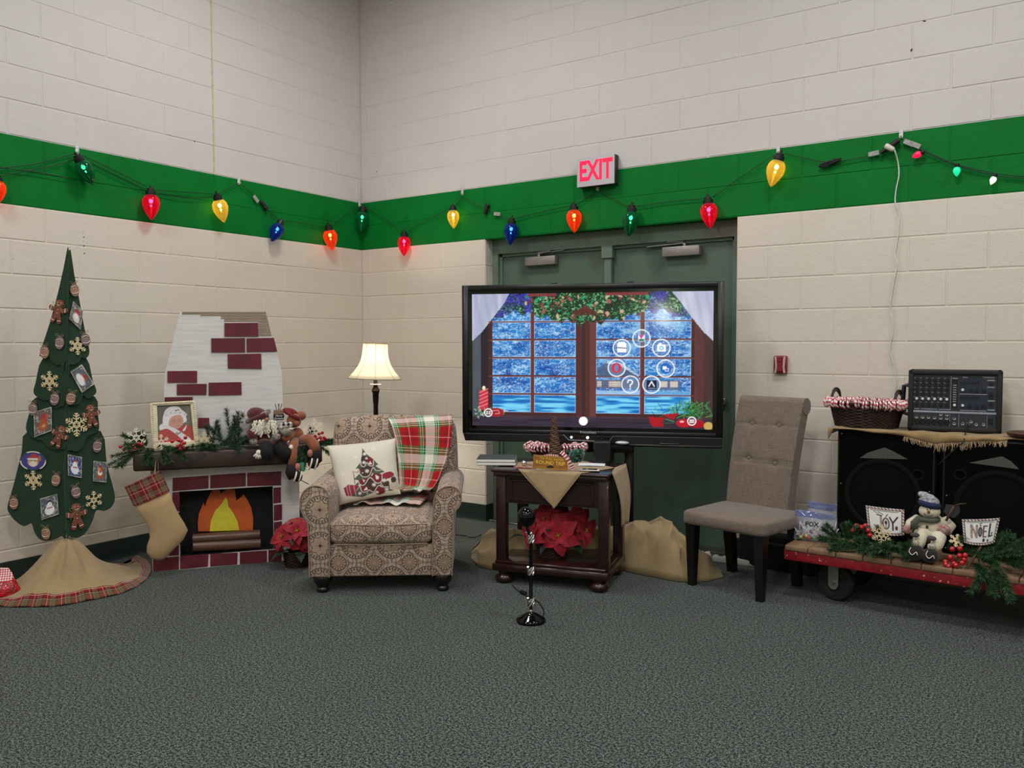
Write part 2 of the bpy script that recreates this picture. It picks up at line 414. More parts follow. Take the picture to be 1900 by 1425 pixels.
for x0,x1,cxp,cyp in ((.06,cx-.03,1003,484),(cx+.03,W-.06,1264,466)):
    bm=B(); bx(bm,(x0,.05,.01),(x1,.095,DZ-.115),bev=.002); lf=obj('door_leaf',bm,GM,door,smooth=0)
    p=on(cxp,cyp,1,.11); x=p.x-DX0; z=p.z
    bm=B(); box(bm,(x,.02,z),(.275,.055,.068),.008,2); obj('closer_body',bm,SV,lf)
    s=1 if x<cx else -1
    bm=B(); lathe(bm,[(.014,0),(.014,.02),(.01,.024)],12,T(x-.02*s,.02,z+.034)); tube(bm,[(x-.02*s,.01,z+.058),(x+.21*s if s>0 else x-.26,.015,z+.075 if s>0 else z+.05)],.009,6,flat=.5); tube(bm,[(x-.02*s,.005,z+.062),(x+.1*s,-.005,z+.068)],.007,6)
    obj('closer_arm',bm,STEEL,lf)
    bm=B(); box(bm,((x0+x1)/2,.035,1.02),(x1-x0-.1,.03,.05),.006); obj('push_bar',bm,STEEL,lf)
# added out-of-view globe, standing in for the light source mirrored in the display's glass
_wl=bpy.data.objects.new('stand_in_lamp',None); COL.objects.link(_wl); _wl.location=(6.5,ROOM_Y,1.93); tag(_wl,'added stand-in globe lamp on the unseen wall behind the camera','lamp')
GLW=new_mat('stand_in_globe_glow'); setb(GLW[2],.3,emit=(1,.97,.92),es=55)
bm=B(); ell(bm,(0,.16,0),.11,20,14); obj('glass_globe',bm,GLW[0],_wl,180); bm=B(); lathe(bm,[(.07,0),(.07,.02),(.03,.03),(.03,.06)],20,T(0,0,0,-PI/2)); obj('wall_plate',bm,SV,_wl,50)
# sill
bm=B(); bx(bm,(DX0,.02,0),(DX1,.2,.012),bev=.003); o=obj('trim_3',bm,mat('threshold_aluminium','#6c6d68',.4,.8),smooth=0); o['kind']='structure'
# ================================================================ shared decoration builders
def cr(P,n=4,closed=True):
    """smooth curve through points"""
    out=[]; N=len(P)
    for i in range(N if closed else N-1):
        g=lambda k:Vector((*P[(i+k)%N],0)[:3]) if closed else Vector((*P[max(0,min(N-1,i+k))],0)[:3])
        a,b_,c,d=g(-1),g(0),g(1),g(2)
        for k in range(n):
            t=k/n; v=.5*((2*b_)+(c-a)*t+(2*a-5*b_+4*c-d)*t*t+(3*b_-a-3*c+d)*t**3); out.append(tuple(v)[:len(P[0])])
    if not closed: out.append(tuple(P[-1]))
    return out
def loft(bm,st,mi=0,n=12,m=None,cap=True):
    """st: stations (left point, right point, half thickness, y centre) of a padded shape"""
    m=m or Matrix(); rings=[]
    for (a,b_,t,y) in st:
        a,b_=Vector((a[0],y,a[1])),Vector((b_[0],y,b_[1])); c=(a+b_)/2; h=(b_-a)/2
        rings.append([bm.verts.new(m@(c+h*math.cos(2*PI*k/n)+Vector((0,-t*math.sin(2*PI*k/n),0)))) for k in range(n)])
    for q,w in zip(rings[:-1],rings[1:]):
        for k in range(n): f=bm.faces.new((q[k],q[(k+1)%n],w[(k+1)%n],w[k])); f.material_index=mi
    if cap: bm.faces.new(rings[0][::-1]).material_index=mi; bm.faces.new(rings[-1]).material_index=mi
SNOW={}
WOOD_L=mat('pale_cut_wood','#e6d3a6',.6,var=.05,vs=90); WOOD_W=mat('white_cut_wood','#f0e6cf',.6,var=.04,vs=90)
def snowflake_bm(r,style=0,t=.004):
    bm=B()
    def bar(a,b_,w): 
        a,b_=Vector((a[0],0,a[1])),Vector((b_[0],0,b_[1])); d=(b_-a); ang=math.atan2(d.z,d.x); box(bm,(a+b_)/2,(d.length,t,w),0,1,(0,-ang,0))
    for k in range(6):
        a=PI/2+k*PI/3; P=lambda q,da=0.:(r*q*math.cos(a+da),r*q*math.sin(a+da))
        bar(P(.1),P(1.),r*.085)
        for q,l in ((.55,.3),(.78,.22)) if style!=2 else ((.42,.34),(.66,.3),(.86,.16)):
            for sg in (1,-1):
                o=P(q); e=(o[0]+r*l*math.cos(a+sg*PI/3.2),o[1]+r*l*math.sin(a+sg*PI/3.2)); bar(o,e,r*.075)
        b1=P(.3); b2=(r*.3*math.cos(a+PI/3),r*.3*math.sin(a+PI/3)); bar(b1,b2,r*.08)
        if style==1:
            b1=P(.55); m_=(r*.36*math.cos(a+PI/6),r*.36*math.sin(a+PI/6)); bar(b1,m_,r*.07); b2=(r*.55*math.cos(a+PI/3),r*.55*math.sin(a+PI/3)); bar(m_,b2,r*.07)
    return bm
def snowflake(fr,u,v,y,rpx,label,style=0,group=None,tilt=(0,0,0),m=None,lean=0):
    x,z=fr.px(u,v,y); x2,_=fr.px(u+rpx,v,y); p=fr.m@Vector((x,y,z))
    o=obj('wooden_snowflake',snowflake_bm(abs(x2-x)*1.05,style),m or WOOD_L,smooth=0,loc=p,rot=(lean,tilt[1],fr.rz+tilt[2]))
    return tag(o,label,'snowflake',group)
BERRY=mat('glossy_red_berry','#a3101c',.18,var=.06,coat=.5); TWIG=mat('brown_twig','#4b3323',.8)
def berries(fr,pts,y,rpx,label,group='red berry clusters'):
    """pts: photo points of the berries; they grow on short twigs from the cluster's middle"""
    L=[Vector((fr.px(u,v,y+dy)[0],y+dy,fr.px(u,v,y+dy)[1])) for u,v,dy in pts]
    c=sum(L,Vector())/len(L); base=Vector((c.x,c.y+.025,c.z-.012)); t=thing('berry_sprig',label,'berries',fr.m@base,fr.rz,group); r=abs(fr.X(pts[0][0]+rpx,pts[0][1],y)-fr.X(pts[0][0],pts[0][1],y))
    bm=B()
    for p in L: tube(bm,[(0,0,0),(p-base)*.5+Vector((0,0,.004)),p-base],.0012,5)
    obj('twig',bm,TWIG,t)
    b0=B(); ell(b0,(0,0,0),r,12,8); me=mesh('berry',b0,BERRY,180)
    for p in L: obj('berry',None,None,t,me=me,loc=p-base)
    return t
NEED=mat('green_pine_needles','#3d6638',.6,var=.3,vs=60,col2='#1c3a20'); NEED2=mat('grey_green_cedar','#42604a',.65,var=.2,vs=60,col2='#22402b')
def sprig(bn,bs,p,d,l,n,nl=.03,w=.0027,droop=.1,bush=.9):
    p=Vector(p); d=Vector(d).normalized(); pts=[]
    for i in range(6):
        pts.append(p.copy()); p=p+d*(l/5); d=(d+Vector((random.uniform(-.08,.08),random.uniform(-.08,.08),-droop/2))).normalized()
    tube(bs,pts,[.0022*(1-.12*i) for i in range(6)],5)
    for i in range(int(n*2.1)):
        t=random.random()**.8*4.99; k=int(t); q=pts[k].lerp(pts[k+1],t-k); ax=(pts[k+1]-pts[k]).normalized()
        s=Vector((random.gauss(0,1),random.gauss(0,1),random.gauss(0,1))); s=(s-ax*s.dot(ax)).normalized()
        e=(ax*random.uniform(.35,.8)+s*bush*random.uniform(.5,1)).normalized()*nl*random.uniform(.6,1.15); o=e.cross(Vector((random.gauss(0,1),random.gauss(0,1),random.gauss(0,1)))).normalized()*w
        a,b_,c=bn.verts.new(q-o*.5),bn.verts.new(q+o*.5),bn.verts.new(q+e*.65+o*.45); d2=bn.verts.new(q+e)
        bn.faces.new((a,b_,c)); bn.faces.new((a,c,d2))
def garland(name,label,fr,sp,m=NEED,group=None,cat='garland'):
    """sp: list of (u,v,y, direction in the local frame, length, needles)"""
    t=thing(name,label,cat,fr,group=group); bn,bs=B(),B()
    for u,v,y,d,l,n in sp:
        x,z=fr.px(u,v,y); sprig(bn,bs,(x,y,z),d,l,n)
        j=lambda q:random.uniform(-q,q)
        sprig(bn,bs,(x+j(.02),y+j(.012),z+random.uniform(0,.008)),[q+j(.4) for q in d],l*random.uniform(.7,1.),n)
    obj('needles',bn,m,t,smooth=0,kind='stuff'); obj('stem',bs,TWIG,t); return t
def bow_bm(bm,c,s,r=.0012):
    c=Vector(c)
    for sg in (-1,1):
        tube(bm,[c+Vector(q)*s for q in ((0,0,0),(.5*sg,-.1,.45),(.95*sg,-.1,.5),(.85*sg,0,.1),(0,0,0))],r,5,False)
        tube(bm,[c+Vector(q)*s for q in ((0,0,0),(.55*sg,-.1,-.35),(.95*sg,-.05,-1.0))],r,5)
# plaid cloth as a procedural weave
def plaid_mat(name,per,stops,lines=(),uvmap=True,rough=.9,fine=0):
    """stops: (position 0..1, colour) constant bands, used both ways of the cloth"""
    m,nt,b=new_mat(name); setb(b,rough,spec=.15,sheen=.3); vec,c=coords(nt,'UV' if uvmap else 'Object'); u,v=(c[0],c[1]) if uvmap else (c[0],c[2])
    cols=[]
    for q in (u,v):
        r=nt.nodes.new('ShaderNodeValToRGB'); r.color_ramp.interpolation='CONSTANT'; e=r.color_ramp.elements
        for i,(p,k) in enumerate(stops):
            q_=e[i] if i<2 else e.new(p); q_.position=p; q_.color=(*lin(k),1)
        nt.links.new((q/per).fr().k,r.inputs[0]); cols.append(X(nt,r.outputs[0]))
    tw=((u+v)*(fine or 300.)).fr().gt(.5); col=mixc(nt,tw*.3+.35,cols[0],cols[1])
    for pos,w,k in lines:
        for q in (u,v):
            f=((q/per-pos).fr()).lt(w/per); col=mixc(nt,f*.85,col,lin(k))
    nt.links.new(col.k,b.inputs['Base Color']); bump(nt,b,nz(nt,vec,700),.2,.001); return m
TARTAN=plaid_mat('red_olive_tartan',.075,[(0,'#7c131b'),(.38,'#2f1c1a'),(.5,'#5f5b3e'),(.8,'#371d1a'),(.9,'#7c131b')],[(.19,.0015,'#d9b9a0'),(.65,.0015,'#9f3030'),(.45,.0012,'#c8b79a')])
BURLAP_M={}
def burlap(name,c='#a98a5f',c2='#8f7149',s=260.):
    m,nt,b=new_mat(name); setb(b,.95,spec=.1,sheen=.2); vec,k=coords(nt,'UV'); u,v=k[0],k[1]
    w=((u*(s*2*PI)).sin()*(v*(s*2*PI)).sin())*.5+.5; f=nz(nt,vec,30,4,.7); f2=nz(nt,vec,220,2,.6,(1,.08,1)); 
    col=mixc(nt,(f*.9+f2*.5-.25).mx(0.).mn(1.),lin(c2),lin(c)); col=mixc(nt,w*.25,col,lin('#6f5535'))
    nt.links.new(col.k,b.inputs['Base Color']); bump(nt,b,w+f2,.35,.0015); return m
BURL=burlap('tan_burlap','#a8946f','#8d7a58'); BURL2=burlap('golden_burlap','#bda27a','#a88d66')
# ================================================================ plywood tree in the corner of the left wall
_t=on(125,800,0,.47); TX,TY=_t.x,_t.y
TL=FR(TX,TY,30); TR=FR(TX,TY,88)
TG=mat('dark_green_felt','#0c3019',.85,var=.06,vs=15,bp=.2,bs=300,sheen=.15)
TF=FR(TX,TY,58)
tree=thing('board_christmas_tree','tall folded dark green board Christmas tree with scalloped tiers, standing in a burlap skirt','tree',TF)
LP=[[(127,467),(118,497),(107,545),(92,600),(74,655),(76,661),(81,663.5),(90,662),(94,669),(104,677),(112,676),(120,671)],
    [(125,660),(80,664),(66,710),(62,727),(68,736),(81,743),(89,742),(94,751),(103,757.6),(112,754),(121,745)],
    [(124,740),(66,738),(55,765),(48,793),(55,808),(66,815),(78,817),(88,829),(105,835),(116,833),(123,826)],
    [(123,815),(50,802),(40,840),(25,900),(14,939),(18,954),(30,968),(45,976.5),(58,971),(64,988),(73,1000),(85,1003.5),(101,1001),(114,994),(122,985)]]
RP=[[(128,467),(138,510),(148,560),(157,610),(166,652),(159,665),(152,663),(146,672),(135,677),(127,675),(122,671)],
    [(126,660),(160,664),(172,705),(179,725),(174,734),(164,740),(154,734),(150,746),(140,752),(130,751),(123,746)],
    [(125,740),(176,736),(182,770),(184,795),(178,803),(168,807),(161,812),(154,830),(142,838),(132,835),(125,828)],
    [(124,815),(187,800),(198,860),(208,897),(213,918),(212,932),(204.5,943),(193,948),(179,947),(173,963),(164,982),(151,995),(138,998.5),(129,994),(124,985)]]
def toff(k): return -.011*(3-k)
for fr,PL in ((TL,LP),(TR,RP)):
    mm=TF.i@fr.m
    for k,P in enumerate(PL):
        y=toff(k); q=cr([fr.px(u,v,y) for u,v in P],3)
        q=[(max(-.9,x) if fr is TR else x,z) for x,z in q]
        bm=B(); prism(bm,q,y,y+.008,mm); obj('tier_panel',bm,TG,tree,smooth=0,uv=False)
x,z=TL.px(118,1005,.02)
bm=B(); box(bm,(0,.05,.14),(.07,.07,.28),.006,rot=(0,0,.2)); [tube(bm,[TF.i@TL.m@Vector((TL.px(u_,v_,toff(k_))[0],toff(k_),TL.px(u_,v_,toff(k_))[1])) for u_,v_ in q_],.004,6,mi=1) for k_,q_ in enumerate((((128,472),(125,600),(121,672)),((124,675),(120,745)),((123,748),(123,826)),((124,828),(123,985))))]; obj('trunk',bm,[mat('brown_bark_fabric','#4a3524',.9),TG],tree)
# ornaments: each sits on one board of the tree
GING=mat('gingerbread_felt','#7a4430',.8,var=.12,vs=60); ICING=mat('white_icing','#d9cdbd',.7); TWINE=mat('jute_twine','#8d7a5c',.9); REDP=mat('dull_red_paint','#7d2a2a',.7)
def tier_of(v): return 0 if v<668 else 1 if v<748 else 2 if v<826 else 3
def seat(side,u,v,th=.004):
    fr=TL if side=='L' else TR; y=toff(tier_of(v))-th; x,z=fr.px(u,v,y); p=fr.m@Vector((x,y,z)); return fr,FR(p.x,p.y,math.degrees(fr.rz),p.z),y
gp=cr([(0,.5),(.16,.47),(.22,.33),(.15,.2),(.3,.17),(.46,.22),(.52,.1),(.42,0),(.2,-.02),(.2,-.15),(.3,-.38),(.24,-.5),(.1,-.49),(0,-.25)],3,False)
gp=[(x*.8,z) for x,z in gp]; gp=gp+[(-x,z) for x,z in gp[::-1][1:-1]]
def gingerbread(side,u,v,hpx,tilt,label):
    fr,f,y=seat(side,u,v); s=abs(fr.Z(u,v-hpx/2,y)-fr.Z(u,v+hpx/2,y)); c,d=math.cos(tilt),math.sin(tilt)
    t=thing('gingerbread_ornament',label,'ornament',f.o,(0,-tilt,f.rz),'gingerbread man ornaments on the tree')
    bm=B(); prism(bm,[(x*s,z*s) for x,z in gp],-.006,0,bev=.0015); obj('body',bm,GING,t)
    bm=B()
    for sx in (-1,1):
        tube(bm,[(sx*.3*s,-.0065,.2*s),(sx*.32*s,-.0065,.02*s)],.0022,5); tube(bm,[(sx*.07*s,-.0065,-.4*s),(sx*.21*s,-.0065,-.36*s)],.0022,5); ell(bm,(sx*.07*s,-.007,.38*s),.0028,6,4)
    tube(bm,[(-.08*s,-.0065,.3*s),(0,-.007,.26*s),(.08*s,-.0065,.3*s)],.0014,5); ell(bm,(0,-.007,.08*s),.003,6,4); ell(bm,(0,-.007,-.08*s),.003,6,4); obj('icing',bm,ICING,t,kind='stuff')
    bm=B(); bow_bm(bm,(0,-.008,.22*s),s*.28); obj('twine_bow',bm,TWINE,t)
gingerbread('L',108,578,44,-.25,'gingerbread man near the top of the tree, left board')
gingerbread('R',169,772,42,.1,'gingerbread man on the right edge of the tree, beside a card tier')
gingerbread('L',110,810,42,-.45,'tilted gingerbread man across the middle fold of the tree')
gingerbread('R',142,958,48,.05,'lowest gingerbread man, right board near the tree bottom')
def flake(side,u,v,r,st,label):
    fr,f,y=seat(side,u,v,.005); snowflake(fr,u,v,y,r,label,st,'wooden snowflakes on the tree')
flake('R',144,642,16,1,'topmost wooden snowflake on the tree, right board')
flake('L',92,707,17,1,'lacy wooden snowflake alone on the left board, second tier')
flake('R',142,788,21,2,'large wooden snowflake beside the middle fold, right board')
flake('L',62,891,17,1,'wooden snowflake under the oval blue picture')
flake('R',174,928,16,0,'lowest wooden snowflake, right board near the scalloped edge')
OVW=mat('painted_oval_wood','#8f6a55',.7,var=.25,vs=120,col2='#7b7484')
OVW2=mat('painted_oval_wood_red','#93614d',.7,var=.25,vs=120,col2='#a38a72')
def oval(side,u,v,label,red=False):
    fr,f,y=seat(side,u,v); t=thing('oval_ornament',label,'ornament',f.o,(0,random.uniform(-.25,.25),f.rz),'small oval face ornaments on the tree'); a=.026;b_=.036
    bm=B(); prism(bm,[(a*math.cos(k*PI/8),b_*math.sin(k*PI/8)-.008) for k in range(16)],-.007,0,bev=.002); obj('body',bm,OVW2 if red else OVW,t)
    bm=B(); tube(bm,[(-a*.75,-.0082,-.02),(-a*.3,-.0085,-.026),(a*.3,-.0085,-.026),(a*.75,-.0082,-.02)],.0022,5); ell(bm,(-.008,-.008,0),.002,6,4); ell(bm,(.008,-.008,0),.002,6,4); tube(bm,[(-a*.8,-.008,.008),(0,-.0085,.016),(a*.8,-.008,.008)],.0018,5); obj('icing',bm,ICING,t,kind='stuff')
    bm=B(); bow_bm(bm,(0,-.009,.03),.026); obj('twine_bow',bm,TWINE,t)
for s,u,v,l,r in (('R',137,536,'small oval face ornament nearest the tree tip',1),('L',111.5,634,'grey-blue oval ornament with a big twine bow, first tier',0),('L',83.5,651,'oval ornament at the left lobe of the top tier',1),('R',157.6,628,'oval ornament at the right edge of the top tier',0),
    ('L',102.6,738,'oval ornament left of the fold on the second tier',0),('R',131,737,'reddish oval ornament just right of the fold, second tier',1),('L',62,757,'oval ornament above the square picture on the left edge',0),('R',180,826,'oval ornament above the reindeer picture card on the right edge',0),
    ('L',105,888,'oval ornament with a wide bow beside the oval picture',1),('R',139.6,911,'oval ornament below the snowman picture card',0),('L',26.5,931,'oval ornament at the far left corner of the lowest tier',1),('L',86,987,'lowest oval ornament at the bottom of the left board',1)): oval(s,u,v,l,r)
PRINT=attr_mat('printed_card',.55,coat=.2)
def card_art(k,w,h):
    c=Cv(44,int(44*h/w)+1,1,h/w,bg='#39457c' if k in (3,4,7) else '#5d6068'); H=h/w
    if k in (0,2): c=Cv(44,int(44*H)+1,1,H,bg='#6a5b55')
    c.put((c.noise(.07,k)>.72)*.7,'#b9bec8')
    rn=random.Random(k)
    body={0:'#d8d0cc',1:'#dfe2e4',2:'#a9562f',3:'#b7693f',4:'#e8e8ea',5:'#a05a3c',6:'#f0eef0'}.get(k,'#d0d0d0')
    c.ell(.5,H*.34,.28,H*.22,body); c.ell(.5,H*.55,.17,H*.15,'#c98d6d' if k in (0,1,3,5) else body)
    if k in (0,1,3,5): c.ell(.5,H*.44,.17,H*.13,'#e8e4e0')
    c.poly([(.32,H*.62),(.7,H*.62),(.58,H*.84),(.45,H*.8)],'#a32f33' if k!=6 else '#22232c')
    if k in (2,5,3): 
        for q in range(5): c.ell(rn.uniform(.2,.8),rn.uniform(.25,.7)*H,.1,.09,rn.choice(['#b5623a','#8a4a2c','#b83a38','#d09a64']))
    if k in (4,6): c.ell(.52,H*.62,.13,H*.1,'#f4f2f2'); c.rect(.36,H*.42,.68,H*.47,'#a63a3a'); c.ell(.56,H*.62,.03,.03,'#c9682f')
    for q in (0,1):
        d=np.minimum(np.minimum(c.X,1-c.X),np.minimum(c.Y,H-c.Y))
    c.put((d<.07).astype(float),'#23382f'); c.put(((d<.06)&(((c.X+c.Y)*14)%1<.5)).astype(float),'#ddd8c8')
    return c
def card(side,P,k,label):
    cu=sum(p[0] for p in P)/4; cv=sum(p[1] for p in P)/4; fr,f,y=seat(side,cu,cv,.004)
    L=[Vector((fr.px(u,v,y)[0],0,fr.px(u,v,y)[1]))-Vector((fr.px(cu,cv,y)[0],0,fr.px(cu,cv,y)[1])) for u,v in P]; tl,tr,br,bl=L
    w=(tr-tl).length; h=(tl-bl).length; t=thing('picture_card_ornament',label,'card',f,group='printed picture cards on the tree')
    bm=B(); prism(bm,[(p.x,p.z) for p in L],-.003,0); obj('board',bm,TG,t,smooth=0)
    cv_=card_art(k,w,h)
    def fn(x,yy): q=x; r=yy*w/h; p=(bl*(1-q)+br*q)*(1-r)+(tl*(1-q)+tr*q)*r; return (p.x,-.0036,p.z)
    print_mesh('printed_picture',cv_,PRINT,t,fn)
card('R',[(135.6,558.7),(154,577.6),(149,611.7),(127.5,591.5)],0,'grey diamond-set picture card near the tree top')
card('R',[(151.5,676),(174.8,712.7),(151.5,729),(130,690)],1,'tilted grey-blue picture card of a red-hatted figure, second tier')
card('L',[(63,764.5),(96.5,754.4),(97,798.9),(64.5,811.5)],2,'square picture card of gingerbread faces, left board')
card('R',[(125,843),(151.5,848),(151,887),(125.5,882)],4,'upright picture card of a snowman beside the fold')
card('R',[(173,855),(197.7,857.8),(197,895),(171.7,893)],5,'picture card of a bearded man and reindeer, right edge')
card('L',[(75,925),(107,916),(110,954),(77.8,965)],6,'bright blue picture card of a snowman with red bird, lowest on left board')
fr,f,y=seat('L',62,855); t=thing('oval_picture_ornament','large oval blue picture of a red-hatted reindeer on the left board','card',f); a=abs(fr.X(62+24.5,855,y)-fr.X(62,855,y)); b_=abs(fr.Z(62,855-18,y)-fr.Z(62,855,y))
bm=B(); prism(bm,[(a*math.cos(k*PI/12),b_*math.sin(k*PI/12)) for k in range(24)],-.003,0); obj('board',bm,TG,t,smooth=0)
c=Cv(48,24,2*PI,1,'#3b3a86'); U,V=np.cos(c.X)*c.Y,np.sin(c.X)*c.Y; c.X,c.Y,K=U,V,c.Y; c.px=.06
c.ell(0,-.15,.42,.42,'#c79a78'); c.ell(0,-.3,.3,.3,'#e3d8cc'); c.poly([(-.4,.2),(.42,.2),(.25,.75),(-.1,.72)],'#b03338'); c.rect(-.42,.12,.45,.27,'#e8e2da'); c.ell(.5,.25,.12,.3,'#a8683e'); c.ell(-.12,.02,.05,.05,'#222222'); c.ell(.12,.02,.05,.05,'#222222')
c.put((K>.9).astype(float),'#2a3d35'); c.put(((K>.9)&((np.arctan2(V,U)*7)%1<.5)).astype(float),'#ded9c6')
CX_=c.X.copy(); CY_=c.Y.copy(); print_mesh('printed_picture',c,PRINT,t,lambda x,yy:(a*x,-.0036,b_*y_) if 0 else (a*x,-.0036,b_*yy))
# ---- burlap skirt with tartan border
sk=thing('tree_skirt','tan burlap tree skirt with red tartan border spread under the board tree','tree skirt',(TX-.04,TY,0))
edge=[(-60,1112),(0,1125),(60,1126),(110,1124),(170,1113),(225,1101),(262,1083),(280,1062),(277,1044),(258,1032)]
E_=[on(u,v,2,.004) for u,v in edge]; E_=[Vector((p.x,p.y)) for p in E_]+[Vector((.20,-2.30)),Vector((.06,-2.45)),Vector((.03,-2.75)),Vector((.04,-3.1)),Vector((.15,-3.32))]
E_=[Vector(p[:2]) for p in cr([(p.x,p.y) for p in E_],5)]; c0=Vector((TX-.04,TY))
def sk_pt(i,s):
    e=E_[int(i)%len(E_)]; p=c0.lerp(e,s); a=i/len(E_)*2*PI
    r=(p-c0).length; hgt=.235*math.exp(-(r/.17)**2)+.07*math.exp(-(r/.34)**2)
    fold=.024*math.sin(a*8+1+s*2)*math.exp(-((s-.42)/.25)**2)+.02*math.sin(a*5-s*3)*math.exp(-((s-.65)/.22)**2)+.008*math.sin(a*17+s*9)*math.exp(-((s-.5)/.3)**2)
    z=max(.006,hgt+fold*(s>.1)); z=z*(1-max(0,(s-.9)/.1))+.005
    d=(e-c0).normalized(); return (p.x-c0.x,p.y-c0.y,z)
n=len(E_); bm=B(); grid(bm,lambda u,v:sk_pt(round(u*n),.03+v*.86),n,24,cu=True); obj('burlap_cloth',bm,BURL,sk,180,uv=True)
bm=B(); vs,fs=grid(bm,lambda u,v:Vector(sk_pt(round(u*n),.88+v*.12))+Vector((0,0,.006*math.sin(v*PI)+.001+.003*math.sin(u*n*1.7))),n,5,cu=True)
me=mesh('border',bm,TARTAN,180); uv=me.uv_layers.new(name='UVMap')
per=[0.]; 
for i in range(n): per.append(per[-1]+(E_[(i+1)%n]-E_[i]).length)
for p in me.polygons:
    for li in p.loop_indices:
        vi=me.loops[li].vertex_index; i,j=divmod(vi,6)
        ii=i if not(i==0 and p.index>=(n-1)*5) else n
        uv.data[li].uv=(per[ii],j*.013)
obj('border',None,None,sk,me=me)
# ---- gift bag at the edge of the picture
gx=FR(*on(20,1118,2,0).xy,40)
g=thing('gift_bag','crumpled glossy red gift bag with white lattice top, on the skirt at the left edge','gift bag',gx)
RS=mat('red_foil_wrap','#a5101f',.25,var=.3,vs=25,bp=.9,bs=30,dist=.02,coat=.4); LAT=plaid_mat('red_white_lattice',.012,[(0,'#c42334'),(.55,'#f2e9e6')],[],True,.6)
bm=B(); loft(bm,[((-.25,.015),(.03,.0),.05,.05),((-.26,.06),(.035,.05),.07,.05),((-.25,.1),(.012,.1),.06,.05),((-.25,.125),(.0,.12),.02,.05)]); obj('bag',bm,RS,g,60)
bm=B(); loft(bm,[((-.25,.115),(.0,.112),.035,.05),((-.24,.15),(-.012,.152),.012,.05),((-.24,.185),(-.03,.18),.008,.05)]); obj('bag_top',bm,LAT,g,60,uv=True)
# ================================================================ cardboard fireplace
FF=FR(.479,-2.357,54.2); fp=thing('cardboard_fireplace','white cardboard fireplace with dark red paper bricks, paper flames and wide brown mantel','fireplace',FF)
FPW=mat('white_sprayed_cardboard','#cfccc9',.7,var=.05,vs=5,stretch=(1,1,12),bp=.1,bs=60); KRAFT=mat('bare_kraft_cardboard','#8b7355',.8); BRK=mat('dark_red_brick_paper','#5e1626',.55,var=.15,vs=9,bp=.1); BLK=mat('black_paper','#060606',.8,var=.02)
fx0=FF.X(283,1050); fx1=FF.X(556,950); zt=FF.Z(400,868,0); D=.2
def qd(P,y): return [FF.px(u,v,y) for u,v in P]
ox0,ox1=FF.X(333,960),FF.X(507,960); oz0,oz1=FF.Z(420,1026),FF.Z(420,907)
bm=B(); bx(bm,(fx0,0,0),(ox0,D,zt),bev=.002); bx(bm,(ox1,0,0),(fx1,D,zt),bev=.002); bx(bm,(ox0,0,oz1),(ox1,D,zt)); bx(bm,(ox0,0,0),(ox1,D,oz0)); obj('surround',bm,FPW,fp,smooth=0)
bm=B(); bx(bm,(ox0-.004,.105,oz0-.004),(ox1+.004,.115,oz1+.004)); 
for a,b2 in (((ox0,.002,oz0),(ox0+.003,.11,oz1)),((ox1-.003,.002,oz0),(ox1,.11,oz1)),((ox0,.002,oz1-.003),(ox1,.11,oz1)),((ox0,.002,oz0),(ox1,.11,oz0+.003))): bx(bm,a,b2)
obj('firebox',bm,BLK,fp,smooth=0)
Z4=lambda P:[(200+x/4.318,780+y/4.318) for x,y in P]; Z3=lambda P:[(200+x/4.318,560+y/4.318) for x,y in P]
FB=[[(320.4,887),(387,882),(387,906),(320.4,911)],[(390,881.5),(456,877),(456,902),(390,906)],[(458.5,877),(522,874.5),(521,900),(458.5,902)],[(320,913.5),(333,912.5),(333,948),(320,949)],[(320,952),(333,951),(333,986),(319,987)],[(319,990),(333,989),(333,1010),(318,1011)],[(316,1013),(332,1012),(332,1030),(314,1031)],
 [(507,905),(521,904),(521,932),(507,934)],[(508,937),(523,935.5),(523,964),(508,966)],[(508,969),(523,967),(522,995),(508,998)],[(508,1001),(522,999),(522,1016),(508,1018)],
 [(284,1037),(332,1032),(332,1056),(284,1060.5)],[(334.5,1031.5),(387,1028),(386,1051),(334.5,1056)],[(390,1028),(441,1025),(440,1047),(390,1051)],[(445,1024.5),(495,1021),(495,1043),(445,1047)],[(498,1020.5),(522,1019),(522,1040.5),(498,1042.5)]]
for P in FB: bm=B(); prism(bm,qd(P,0),-.004,.001); obj('brick',bm,BRK,fp,smooth=0)
FO=mat('orange_paper_flame','#c2571d',.6,var=.06); FY=mat('yellow_paper_flame','#d3c632',.6,var=.05)
for nm,P,y,m_ in (('orange_flame',[(725,890),(721,820),(730,745),(752,695),(765,662),(780,692),(795,640),(825,575),(850,548),(890,540),(905,585),(970,540),(1015,540),(1030,642),(1065,618),(1088,592),(1120,640),(1150,700),(1166,790),(1162,880)],.09,FO),
                  ('yellow_flame',[(815,890),(826,800),(860,725),(910,670),(948,616),(962,650),(966,690),(1005,740),(1040,810),(1055,880)],.082,FY)):
    bm=B(); prism(bm,qd(Z4(P),y),y,y+.003); obj(nm,bm,m_,fp,smooth=0)
LOG=mat('brown_paper_log','#5b3f31',.4,var=.2,vs=8,stretch=(1,1,20),coat=.1)
for (a,b2),r in (((Z4([(680,948)])[0],Z4([(1217,912)])[0]),.031),((Z4([(682,1008)])[0],Z4([(1222,982)])[0]),.036)):
    y=.03; A=FF.px(*a,y); C=FF.px(*b2,y); bm=B(); tube(bm,[(A[0],y,A[1]),(C[0],y,C[1])],r,16); obj('log',bm,LOG,fp,60)
